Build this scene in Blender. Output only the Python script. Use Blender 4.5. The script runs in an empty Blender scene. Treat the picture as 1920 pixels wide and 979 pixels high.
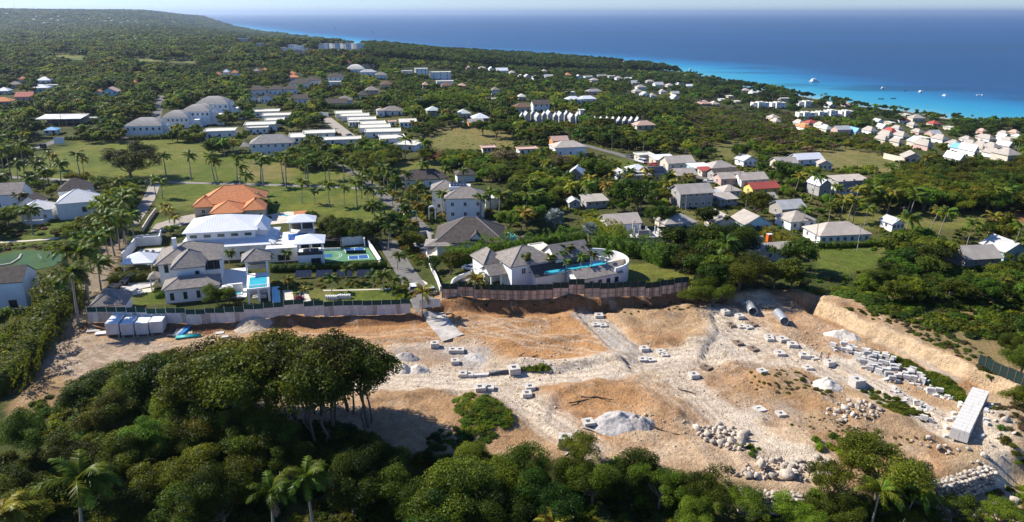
import bpy, bmesh, math, random
import numpy as np
from mathutils import Vector, Matrix
random.seed(7); RNG = np.random.default_rng(7)
SC = bpy.context.scene
COL = SC.collection
R = math.radians

# ---------------------------------------------------------------- camera, sky, sun, exposure
CAMH, FPX = 62.0, 1371.0
PITCH = math.atan((489.5 - 23.5) / FPX)
SUN_AZ, SUN_EL = 291.0, 41.0            # compass bearing of the sun (0 = +Y, clockwise), height
cam = bpy.data.cameras.new('camera'); camo = bpy.data.objects.new('camera', cam); COL.objects.link(camo)
cam.sensor_fit = 'HORIZONTAL'; cam.angle = 2 * math.atan(960 / FPX)
cam.clip_start = 1.0; cam.clip_end = 200000.0
camo.location = (0, 0, CAMH); camo.rotation_euler = (math.pi / 2 - PITCH, 0, 0)
SC.camera = camo
world = bpy.data.worlds.new('World'); SC.world = world; world.use_nodes = True
wn = world.node_tree.nodes; wl = world.node_tree.links
sky = wn.new('ShaderNodeTexSky'); sky.sky_type = 'NISHITA'; sky.sun_disc = False
sky.sun_elevation = R(SUN_EL); sky.sun_rotation = R(SUN_AZ); sky.altitude = 100
sky.air_density = 1.0; sky.dust_density = 0.0; sky.ozone_density = 6.0
bg = wn['Background']; bg.inputs['Strength'].default_value = 0.082
tn = wn.new('ShaderNodeMix'); tn.data_type = 'RGBA'; tn.blend_type = 'MULTIPLY'; tn.inputs[0].default_value = 1.0; tn.inputs[7].default_value = (0.78, 0.93, 1.22, 1)
wl.new(sky.outputs['Color'], tn.inputs[6]); wl.new(tn.outputs[2], bg.inputs['Color'])
sl = bpy.data.lights.new('sun', 'SUN'); sl.energy = 5.0; sl.angle = R(0.53); sl.color = (1.0, 0.94, 0.84)
so = bpy.data.objects.new('sun', sl); COL.objects.link(so)
_az, _el = R(SUN_AZ), R(SUN_EL)
SUNDIR = Vector((math.sin(_az) * math.cos(_el), math.cos(_az) * math.cos(_el), math.sin(_el)))
so.rotation_euler = (-SUNDIR).to_track_quat('-Z', 'Y').to_euler(); so.location = (0, 0, 300)
SC.view_settings.view_transform = 'Standard'; SC.view_settings.look = 'None'
SC.view_settings.exposure = 0.78; SC.view_settings.gamma = 1.0; SC.view_settings.use_curve_mapping = False
try:
    SC.cycles.max_bounces = 4; SC.cycles.diffuse_bounces = 2; SC.cycles.glossy_bounces = 2
    SC.cycles.transmission_bounces = 2; SC.cycles.volume_bounces = 0; SC.cycles.transparent_max_bounces = 4
except Exception: pass

# ---------------------------------------------------------------- pixels to rays and back
CP, SP = math.cos(PITCH), math.sin(PITCH)
def ray(px, py):
    dx = (px - 960.0) / FPX; dy = (py - 489.5) / FPX
    return np.array([dx, CP - dy * SP, -SP - dy * CP])
def Pz(px, py, z=0.0):
    d = ray(px, py); t = (z - CAMH) / d[2]
    return np.array([d[0] * t, d[1] * t, z])
def proj(X, Y, Z):
    X = np.asarray(X, float); Y = np.asarray(Y, float); Z = np.asarray(Z, float) - CAMH
    w = Y * CP - Z * SP; u = Y * SP + Z * CP
    w = np.maximum(w, 1.0)
    return 960 + FPX * X / w, 489.5 - FPX * u / w, w
def pl(pts, z=0.0): return [tuple(Pz(a, b, z)[:2]) for a, b in pts]

# ---------------------------------------------------------------- numeric helpers
def sm(a, b, x):
    t = np.clip((np.asarray(x, float) - a) / (b - a), 0, 1); return t * t * (3 - 2 * t)
def vnoise(x, y, s=0.0):
    xi = np.floor(x); yi = np.floor(y); fx = x - xi; fy = y - yi
    fx = fx * fx * (3 - 2 * fx); fy = fy * fy * (3 - 2 * fy)
    def h(a, b):
        v = np.sin(a * 127.1 + b * 311.7 + s * 74.7) * 43758.5453; return v - np.floor(v)
    return (h(xi, yi) * (1 - fx) + h(xi + 1, yi) * fx) * (1 - fy) + (h(xi, yi + 1) * (1 - fx) + h(xi + 1, yi + 1) * fx) * fy
def fbm(x, y, sc, n=4, s=0.0, g=0.5):
    a = 1.0; t = 0.0; r = 0.0; x = np.asarray(x, float) / sc; y = np.asarray(y, float) / sc
    for i in range(n):
        r = r + a * vnoise(x, y, s + i * 3.1); t += a; a *= g; x = x * 2.03 + 5.2; y = y * 2.03 + 1.7
    return r / t - 0.5
def pdist(pts, X, Y):
    best = np.full(np.shape(X), 1e18)
    for (ax, ay), (bx, by) in zip(pts[:-1], pts[1:]):
        vx, vy = bx - ax, by - ay; L = vx * vx + vy * vy + 1e-9
        t = np.clip(((X - ax) * vx + (Y - ay) * vy) / L, 0, 1)
        best = np.minimum(best, (X - ax - t * vx) ** 2 + (Y - ay - t * vy) ** 2)
    return np.sqrt(best)
def inpoly(pts, X, Y):
    X = np.asarray(X, float); Y = np.asarray(Y, float); c = np.zeros(X.shape, bool)
    n = len(pts)
    for i in range(n):
        (ax, ay), (bx, by) = pts[i], pts[(i + 1) % n]
        if ay == by: continue
        k = ((ay > Y) != (by > Y)) & (X < (bx - ax) * (Y - ay) / (by - ay) + ax); c ^= k
    return c
def spoly(pts, X, Y):
    d = pdist(list(pts) + [pts[0]], X, Y); return np.where(inpoly(pts, X, Y), d, -d)
def lin(r, g, b): return tuple(((c / 255 + 0.055) / 1.055) ** 2.4 if c > 10 else c / 255 / 12.92 for c in (r, g, b))

# ---------------------------------------------------------------- materials
MATS = {}
def _nt(name):
    m = bpy.data.materials.new(name); m.use_nodes = True; nt = m.node_tree
    return m, nt, nt.nodes, nt.links, nt.nodes['Principled BSDF']
def mat(name, col, rough=0.7, var=0.12, scale=1.5, bump=0.0, bscale=8.0, metal=0.0, spec=0.3, tint=None, streak=None, detail=4):
    """plain procedural surface: colour broken up by noise, optional fine relief"""
    if name in MATS: return MATS[name]
    m, nt, N, L, B = _nt(name)
    B.inputs['Roughness'].default_value = rough; B.inputs['Metallic'].default_value = metal
    B.inputs['Specular IOR Level'].default_value = spec
    tc = N.new('ShaderNodeTexCoord'); mp = N.new('ShaderNodeMapping')
    L.new(tc.outputs['Object'], mp.inputs[0])
    if streak: mp.inputs['Scale'].default_value = streak
    n = N.new('ShaderNodeTexNoise'); n.inputs['Scale'].default_value = scale; n.inputs['Detail'].default_value = detail
    L.new(mp.outputs[0], n.inputs['Vector'])
    r = N.new('ShaderNodeValToRGB'); e = r.color_ramp.elements
    t = tint or (1, 1, 1)
    e[0].position = 0.3; e[1].position = 0.7
    e[0].color = [max(0, c * (1 - var) * q) for c, q in zip(col, t)] + [1]
    e[1].color = [min(1, c * (1 + var * 0.7)) for c in col] + [1]
    L.new(n.outputs['Fac'], r.inputs['Fac']); L.new(r.outputs['Color'], B.inputs['Base Color'])
    if bump:
        n2 = N.new('ShaderNodeTexNoise'); n2.inputs['Scale'].default_value = bscale; n2.inputs['Detail'].default_value = 5
        L.new(mp.outputs[0], n2.inputs['Vector'])
        b = N.new('ShaderNodeBump'); b.inputs['Strength'].default_value = bump; b.inputs['Distance'].default_value = 0.1
        L.new(n2.outputs['Fac'], b.inputs['Height']); L.new(b.outputs['Normal'], B.inputs['Normal'])
    MATS[name] = m; return m
def leafmat(name, c0, c1, trans=0.38, rough=0.5, hue=0.045):
    """foliage: colour runs between two tones by the clump attribute t and by object"""
    m, nt, N, L, B = _nt(name)
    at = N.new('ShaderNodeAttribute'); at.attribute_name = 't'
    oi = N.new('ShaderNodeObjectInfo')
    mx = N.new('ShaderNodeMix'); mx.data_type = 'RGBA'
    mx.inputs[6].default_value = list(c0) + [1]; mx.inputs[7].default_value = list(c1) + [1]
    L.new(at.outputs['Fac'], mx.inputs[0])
    hs = N.new('ShaderNodeHueSaturation')
    mr = N.new('ShaderNodeMapRange'); mr.inputs[3].default_value = 0.5 - hue; mr.inputs[4].default_value = 0.5 + hue * 0.7
    L.new(oi.outputs['Random'], mr.inputs[0]); L.new(mr.outputs[0], hs.inputs['Hue'])
    mv = N.new('ShaderNodeMapRange'); mv.inputs[3].default_value = 0.6; mv.inputs[4].default_value = 1.4
    fr = N.new('ShaderNodeMath'); fr.operation = 'FRACT'; mu = N.new('ShaderNodeMath'); mu.operation = 'MULTIPLY'; mu.inputs[1].default_value = 7.31
    L.new(oi.outputs['Random'], mu.inputs[0]); L.new(mu.outputs[0], fr.inputs[0]); L.new(fr.outputs[0], mv.inputs[0]); ns = N.new('ShaderNodeTexNoise'); ns.inputs['Scale'].default_value = 0.012; ns.inputs['Detail'].default_value = 2; L.new(oi.outputs['Location'], ns.inputs['Vector'])
    mn = N.new('ShaderNodeMapRange'); mn.inputs[1].default_value = 0.35; mn.inputs[2].default_value = 0.65; mn.inputs[3].default_value = 0.62; mn.inputs[4].default_value = 1.3; L.new(ns.outputs['Fac'], mn.inputs[0])
    mm = N.new('ShaderNodeMath'); mm.operation = 'MULTIPLY'; L.new(mv.outputs[0], mm.inputs[0]); L.new(mn.outputs[0], mm.inputs[1]); L.new(mm.outputs[0], hs.inputs['Value'])
    L.new(mx.outputs[2], hs.inputs['Color'])
    L.new(hs.outputs['Color'], B.inputs['Base Color'])
    B.inputs['Roughness'].default_value = rough; B.inputs['Specular IOR Level'].default_value = 0.12
    tr = N.new('ShaderNodeBsdfTranslucent'); ms = N.new('ShaderNodeMixShader'); ms.inputs[0].default_value = trans
    g = N.new('ShaderNodeHueSaturation'); g.inputs['Value'].default_value = 1.7; g.inputs['Hue'].default_value = 0.475; L.new(hs.outputs['Color'], g.inputs['Color'])
    L.new(g.outputs['Color'], tr.inputs['Color'])
    L.new(B.outputs[0], ms.inputs[1]); L.new(tr.outputs[0], ms.inputs[2])
    L.new(ms.outputs[0], N['Material Output'].inputs['Surface'])
    MATS[name] = m; return m

# ---------------------------------------------------------------- objects
def tag(o, label=None, cat=None, group=None, kind=None):
    if label: o['label'] = label
    if cat: o['category'] = cat
    if group: o['group'] = group
    if kind: o['kind'] = kind
    return o
def np_mesh(name, V, F, mats=None, smooth=False, attr=None, midx=None):
    """V (n,3); F (m,k) all faces with k corners, or list of such arrays"""
    V = np.asarray(V, np.float32); Fs = [np.asarray(f, np.int32) for f in (F if isinstance(F, list) else [F]) if len(f)]
    me = bpy.data.meshes.new(name)
    me.vertices.add(len(V)); me.vertices.foreach_set('co', V.ravel())
    nl = sum(f.size for f in Fs); npol = sum(len(f) for f in Fs)
    me.loops.add(nl); me.loops.foreach_set('vertex_index', np.concatenate([f.ravel() for f in Fs]))
    st = []; o = 0
    for f in Fs:
        st.append(o + np.arange(len(f)) * f.shape[1]); o += f.size
    me.polygons.add(npol); me.polygons.foreach_set('loop_start', np.concatenate(st).astype(np.int32))
    if smooth: me.polygons.foreach_set('use_smooth', np.ones(npol, bool))
    if midx is not None: me.polygons.foreach_set('material_index', np.asarray(midx, np.int32))
    for an, (ty, data) in (attr or {}).items():
        a = me.attributes.new(an, ty, 'POINT')
        a.data.foreach_set('value' if ty == 'FLOAT' else 'color', np.asarray(data, np.float32).ravel())
    me.update(calc_edges=True)
    for mt in (mats if isinstance(mats, (list, tuple)) else [mats] if mats else []): me.materials.append(mt)
    return me
def obj(name, me, parent=None, loc=(0, 0, 0), rz=0.0, scale=None):
    o = bpy.data.objects.new(name, me); COL.objects.link(o)
    o.location = loc
    if rz: o.rotation_euler = (0, 0, rz)
    if scale is not None: o.scale = scale if hasattr(scale, '__len__') else (scale,) * 3
    if parent is not None: o.parent = parent
    return o
def empty(name, loc, rz=0.0, label=None, cat=None, group=None):
    o = obj(name, None, None, loc, rz); o.empty_display_size = 0.5; return tag(o, label, cat, group)
class MB:
    """collects boxes, prisms and tubes into one mesh"""
    def __init__(s): s.v = []; s.f = []
    def add(s, V, F):
        b = len(s.v); s.v += [tuple(p) for p in V]; s.f += [tuple(i + b for i in f) for f in F]; return s
    def box(s, x0, y0, z0, x1, y1, z1):
        return s.add([(x0, y0, z0), (x1, y0, z0), (x1, y1, z0), (x0, y1, z0), (x0, y0, z1), (x1, y0, z1), (x1, y1, z1), (x0, y1, z1)],
                     [(0, 3, 2, 1), (4, 5, 6, 7), (0, 1, 5, 4), (1, 2, 6, 5), (2, 3, 7, 6), (3, 0, 4, 7)])
    def prism(s, poly, z0, z1):
        n = len(poly); a = sum(poly[i][0] * poly[(i + 1) % n][1] - poly[(i + 1) % n][0] * poly[i][1] for i in range(n))
        if a < 0: poly = poly[::-1]
        return s.add([(x, y, z0) for x, y in poly] + [(x, y, z1) for x, y in poly],
                     [tuple(range(n))[::-1], tuple(range(n, 2 * n))] + [(i, (i + 1) % n, n + (i + 1) % n, n + i) for i in range(n)])
    def tube(s, p, q, r0, r1=None, n=8, cap=True):
        r1 = r0 if r1 is None else r1; p, q = Vector(p), Vector(q); d = (q - p).normalized()
        u = d.orthogonal().normalized(); w = d.cross(u)
        ring = lambda c, r: [tuple(c + (u * math.cos(a) + w * math.sin(a)) * r) for a in [2 * math.pi * i / n for i in range(n)]]
        F = [(i, (i + 1) % n, n + (i + 1) % n, n + i) for i in range(n)]
        if cap: F += [tuple(range(n))[::-1], tuple(range(n, 2 * n))]
        return s.add(ring(p, r0) + ring(q, r1), F)
    def hip(s, x0, y0, x1, y1, z, rise, t=0.18, ridge=None):
        """hip roof with a thin eave edge; ridge runs along the longer side"""
        w, d = x1 - x0, y1 - y0
        k = min(w, d) / 2 * (1.0 if ridge is None else ridge)
        if w >= d: a, b = (x0 + k, (y0 + y1) / 2), (x1 - k, (y0 + y1) / 2)
        else: a, b = ((x0 + x1) / 2, y0 + k), ((x0 + x1) / 2, y1 - k)
        V = [(x0, y0, z), (x1, y0, z), (x1, y1, z), (x0, y1, z), (x0, y0, z + t), (x1, y0, z + t), (x1, y1, z + t), (x0, y1, z + t), (*a, z + rise), (*b, z + rise)]
        F = [(0, 3, 2, 1), (0, 1, 5, 4), (1, 2, 6, 5), (2, 3, 7, 6), (3, 0, 4, 7)]
        if w >= d: F += [(4, 5, 9, 8), (5, 6, 9), (6, 7, 8, 9), (7, 4, 8)]
        else: F += [(4, 5, 8), (5, 6, 9, 8), (6, 7, 9), (7, 4, 8, 9)]
        return s.add(V, F)
    def gable(s, x0, y0, x1, y1, z, rise, t=0.15, axis='x'):
        if axis == 'x':
            ym = (y0 + y1) / 2
            P = [(y0, z), (ym, z + rise), (y1, z), (y1, z + t), (ym, z + rise + t), (y0, z + t)]
            V = [(x0, a, b) for a, b in P] + [(x1, a, b) for a, b in P]
        else:
            xm = (x0 + x1) / 2
            P = [(x0, z), (xm, z + rise), (x1, z), (x1, z + t), (xm, z + rise + t), (x0, z + t)]
            V = [(a, y1, b) for a, b in P] + [(a, y0, b) for a, b in P]
        F = [(0, 1, 4, 5), (1, 2, 3, 4), (11, 10, 7, 6), (10, 9, 8, 7)] + [(i, i + 6, (i + 1) % 6 + 6, (i + 1) % 6) for i in range(6)]
        return s.add(V, F)
    def shed(s, x0, y0, x1, y1, z0, z1, t=0.12):
        return s.add([(x0, y0, z0), (x1, y0, z0), (x1, y1, z1), (x0, y1, z1), (x0, y0, z0 + t), (x1, y0, z0 + t), (x1, y1, z1 + t), (x0, y1, z1 + t)],
                     [(0, 3, 2, 1), (4, 5, 6, 7), (0, 1, 5, 4), (1, 2, 6, 5), (2, 3, 7, 6), (3, 0, 4, 7)])
    def mesh(s, name, m, smooth=False):
        me = bpy.data.meshes.new(name); me.from_pydata(s.v, [], s.f); me.update()
        if smooth: me.polygons.foreach_set('use_smooth', np.ones(len(me.polygons), bool))
        for q in (m if isinstance(m, (list, tuple)) else [m]): me.materials.append(q)
        return me
    def build(s, name, m, parent=None, loc=(0, 0, 0), rz=0.0, smooth=False):
        return obj(name, s.mesh(name, m, smooth), parent, loc, rz)
# ================================================================ terrain
SEA = -45.0
COAST = [(3000, 100), (1500, 480)] + pl([(1920, 234), (1870, 229), (1790, 224), (1700, 208), (1640, 203), (1560, 190), (1480, 176), (1400, 163), (1330, 150), (1288, 140), (1240, 130), (1150, 121), (1000, 107), (850, 98), (760, 95), (700, 94), (688, 90), (650, 80), (560, 70), (450, 55), (385, 45)], SEA)
LAND = COAST + [(-14000, 9500), (-14000, -3000), (3000, -3000)]
def lw(pts, z=0.0): return sorted(pl(pts, z))
TERR = lw([(-250, 640), (60, 612), (165, 607), (480, 601), (790, 588)], 1.0) + lw([(830, 563), (1000, 563), (1150, 558), (1290, 546)], 2.2) + lw([(1420, 556), (1500, 551), (1600, 548), (1750, 545), (2100, 540)], 0.5)
TERR = np.array(sorted(TERR))
BANK = pl([(1525, 560), (1516, 585), (1563, 606), (1629, 635), (1694, 661), (1760, 694), (1809, 716), (1871, 742), (2000, 810), (2100, 900)], 0.0)
BANKP = BANK + pl([(2300, 900), (2400, 560)], 0.0)
DROP = np.array(sorted(pl([(-300, 900), (0, 880), (350, 870), (700, 850), (1000, 856), (1180, 868), (1300, 892), (1400, 906), (1500, 912), (1620, 916), (1735, 897), (1835, 866), (1920, 845), (2150, 830)], 0.0)))
PIT = pl([(1490, 566), (1528, 563), (1545, 580), (1520, 590)], 0.0)
MOUNDS = [  # px, py, radius x, radius y, height
    (897, 772, 5.2, 4.0, 2.6), (945, 795, 3.5, 2.6, 1.2), (875, 800, 5, 3, 1.0), (540, 612, 5, 2.5, 1.3), (470, 615, 3.5, 2.0, 1.0),
    (1110, 745, 6, 4, 0.9), (1075, 790, 4, 3, 0.9), (1240, 780, 7, 4, 0.8), (1075, 582, 2.6, 1.6, 1.2), (1180, 655, 2, 2.4, 0.9),
    (990, 690, 5, 2.0, 0.9), (1090, 690, 5, 1.6, 0.6), (1270, 640, 5, 2.2, 0.9), (1330, 625, 4, 3, 0.7), (1240, 600, 9, 4, 0.8), (1300, 585, 7, 4, 0.9),
    (1380, 690, 4, 2, 0.7), (1440, 720, 9, 4, 0.6), (1240, 710, 5, 2, 0.3), (1480, 655, 4, 1.4, 0.2), (900, 655, 3.5, 2, 0.5),
    (680, 790, 12, 6, 0.9), (1700, 790, 10, 4, 0.7), (1890, 810, 8, 9, 2.2), (60, 760, 9, 6, 1.2), (860, 590, 3, 6, 0.9), (1050, 575, 5, 2, 0.9)]
MOUNDS = [(*Pz(a, b, 0)[:2], c, d, e) for a, b, c, d, e in MOUNDS]
SITE = pl([(20, 800), (70, 690), (105, 620), (150, 592), (165, 607), (480, 601), (790, 588), (830, 563), (1290, 546), (1330, 572), (1420, 556), (1500, 551), (1640, 562), (1640, 600), (1740, 640), (1800, 670), (1880, 700), (1990, 760), (1990, 979), (1850, 979), (1760, 905), (1480, 920), (1300, 890), (1180, 862), (1000, 850), (860, 845), (700, 840), (520, 800), (380, 745), (200, 700), (140, 745)], 0.0)
TRACKS = [pl(p) for p in ([(600, 705), (740, 712), (860, 718), (1000, 704), (1130, 694), (1200, 680), (1330, 668), (1450, 645), (1560, 700)], [(1560, 690), (1640, 730), (1730, 780), (1790, 815)], [(940, 735), (1020, 790), (1100, 840)], [(1250, 690), (1330, 760), (1420, 830), (1530, 870)])]
def side(pts, X, Y):
    best = np.full(np.shape(X), 1e18); sg = np.ones(np.shape(X))
    for (ax, ay), (bx, by) in zip(pts[:-1], pts[1:]):
        vx, vy = bx - ax, by - ay; t = np.clip(((X - ax) * vx + (Y - ay) * vy) / (vx * vx + vy * vy), 0, 1); d = (X - ax - t * vx) ** 2 + (Y - ay - t * vy) ** 2
        k = d < best; best = np.where(k, d, best); sg = np.where(k, np.sign(vx * (Y - ay) - vy * (X - ax)), sg)
    return sg * np.sqrt(best)
# small eroded steps in the earth: pixels (raised side is on the left of the run), height, reach
SCARPS = [(pl(p), a, c) for p, a, c in (([(1168, 684), (1122, 632), (1088, 600)], .9, 7), ([(1152, 604), (1200, 652), (1262, 650), (1330, 660)], .8, 6), ([(965, 692), (1040, 702), (1112, 688), (1160, 684)], .9, 6), ([(860, 642), (930, 652), (1000, 650), (1065, 640)], .7, 5), ([(1035, 775), (1045, 752), (1080, 740), (1130, 736), (1190, 748)], .7, 5), ([(1385, 705), (1440, 735), (1540, 765), (1650, 800), (1720, 830)], .7, 6), ([(1215, 772), (1250, 800), (1300, 850)], .6, 5), ([(1320, 665), (1345, 630), (1335, 600)], .8, 7), ([(480, 640), (640, 650), (780, 642)], .5, 4), ([(720, 760), (800, 748), (870, 742)], .6, 5), ([(1560, 690), (1640, 735), (1740, 790)], .4, 4), ([(1150, 585), (1220, 600), (1300, 602)], .7, 5), ([(1420, 860), (1530, 850), (1620, 830)], .5, 5), ([(880, 600), (960, 612), (1050, 605)], .45, 5), ([(100, 660), (200, 672), (300, 668)], .3, 3), ([(1010, 800), (1090, 850)], .6, 4))]
def hfun(X, Y):
    d = spoly(LAND, X, Y)
    h = np.where(d > 0, -44.6 + 1.6 * sm(0, 40, d) + 43.0 * sm(60, 640, d), -46 - 10 * sm(0, 300, -d))
    h = h + 75 * sm(-1500, -3300, X) * sm(1800, 4600, Y) * (d > 0)
    far = sm(260, 700, np.hypot(X, Y)) * (d > 30)
    h = h + far * fbm(X, Y, 240, 3, 5) * 7 * sm(0, 300, d)
    s = Y - np.interp(X, TERR[:, 0], TERR[:, 1]) + 2.2 * fbm(X, Y, 5, 3, 81) * (Y < 230)
    A = np.interp(X, [-400, -100, -24, -19, -13, 45, 62, 90, 400], [1.0, 1.0, 1.0, 1.6, 2.4, 2.4, 1.0, 0.5, 0.5])
    near = (Y < 700) & (np.abs(X) < 900)
    h = h + near * A * sm(-3.2, -0.6, s) * (1 - sm(50, 160, s))
    bd = spoly(BANKP, X, Y) + 1.8 * fbm(X, Y, 4, 4, 9)
    h = h + 2.5 * sm(0.0, 1.3, bd) * (1 - sm(40, 130, bd)) * sm(0, 14, -s + 3)
    h = h - 0.7 * sm(3.4, 2.4, np.abs(bd + 3.2)) * (bd < 0) * inpoly(BANKP + [], X - 4, Y + 4) * 0.6
    h = h - 2.8 * sm(-0.3, 0.6, spoly(PIT, X, Y))
    g = np.interp(X, DROP[:, 0], DROP[:, 1]) - Y
    h = h - 3.3 * sm(0.0, 3.8, g) - 3.0 * sm(5, 40, g)
    site = inpoly(SITE, X, Y)
    for mx, my, rx, ry, hh in MOUNDS:
        k = ((X - mx) / rx) ** 2 + ((Y - my) / ry) ** 2
        h = h + hh * np.exp(-k * 1.3) * (1 + 0.5 * fbm(X, Y, 1.6, 3, 2))
    rough = 0.35 + 0.65 * sm(-0.1, 0.15, fbm(X, Y, 22, 2, 31))
    trk = np.minimum(np.minimum(pdist(TRACKS[0], X, Y), pdist(TRACKS[1], X, Y)), np.minimum(pdist(TRACKS[2], X, Y), pdist(TRACKS[3], X, Y))); rough = rough * (.2 + .8 * sm(2, 5, trk))
    rid = 1 - np.abs(2 * fbm(X, Y, 6, 4, 51)) * 2
    h = h + site * (0.55 * fbm(X, Y, 9, 4, 1) + rough * (0.95 * fbm(X, Y, 2.2, 3, 4) + 0.45 * rid))
    for pts, hh, wd in SCARPS:
        sd = side(pts, X, Y) + .5 * fbm(X, Y, 2.5, 3, 61); h = h + site * hh * sm(-.2, .7, sd) * (1 - sm(1.2, wd, sd)) * (1 - sm(wd * .8, wd, np.abs(sd)))
    h = h + (~site) * (np.hypot(X, Y) < 400) * 0.25 * fbm(X, Y, 14, 3, 8)
    return h
def axis(segs):
    out = [segs[0][0]]
    for a, b, st in segs: out += list(np.linspace(a, b, max(2, int(round((b - a) / st)) + 1))[1:])
    return np.array(out)
def grow(a, b, st, k):
    o = [a]; 
    while o[-1] < b: o.append(o[-1] + st); st *= k
    return o[1:]
gx = axis([(-170, -72, 1.4), (-72, 160, 0.58), (160, 260, 1.8)])
gx = np.array([-v + 0 for v in grow(170, 13000, 2.2, 1.055)][::-1] + list(gx) + list(grow(260, 2600, 2.6, 1.055)))
gy = np.array(list(axis([(25, 92, 1.1), (92, 190, 0.58), (190, 300, 1.6)])) + grow(300, 9400, 2.0, 1.028))
GX, GY = np.meshgrid(gx, gy)
GZ = hfun(GX, GY)
def H(x, y):
    """ground height, read from the terrain grid itself"""
    x = np.asarray(x, float); y = np.asarray(y, float)
    i = np.clip(np.searchsorted(gx, x) - 1, 0, len(gx) - 2); j = np.clip(np.searchsorted(gy, y) - 1, 0, len(gy) - 2)
    u = np.clip((x - gx[i]) / (gx[i + 1] - gx[i]), 0, 1); v = np.clip((y - gy[j]) / (gy[j + 1] - gy[j]), 0, 1)
    a, b, c, e = GZ[j, i], GZ[j, i + 1], GZ[j + 1, i], GZ[j + 1, i + 1]
    return np.where(u + v <= 1, a + (b - a) * u + (c - a) * v, e + (c - e) * (1 - u) + (b - e) * (1 - v))
_T = np.geomspace(45, 12000, 900)
def P(px, py, dz=0.0):
    """point of the ground (raised by dz) seen at a pixel"""
    d = ray(px, py); z = CAMH + d[2] * _T - H(d[0] * _T, d[1] * _T) - dz
    k = np.nonzero(z <= 0)[0]
    if not len(k): t = _T[-1]
    elif k[0] == 0: t = _T[0]
    else:
        i = k[0]; t0, t1 = _T[i - 1], _T[i]
        for _ in range(12):
            t = 0.5 * (t0 + t1)
            if CAMH + d[2] * t - float(H(d[0] * t, d[1] * t)) - dz > 0: t0 = t
            else: t1 = t
        t = 0.5 * (t0 + t1)
    x, y = d[0] * t, d[1] * t
    return Vector((x, y, float(H(x, y))))
def PP(pts): return [tuple(P(a, b)[:2]) for a, b in pts]
def ppm(p):
    return FPX / (p[1] * CP - (p[2] - CAMH) * SP)

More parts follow.
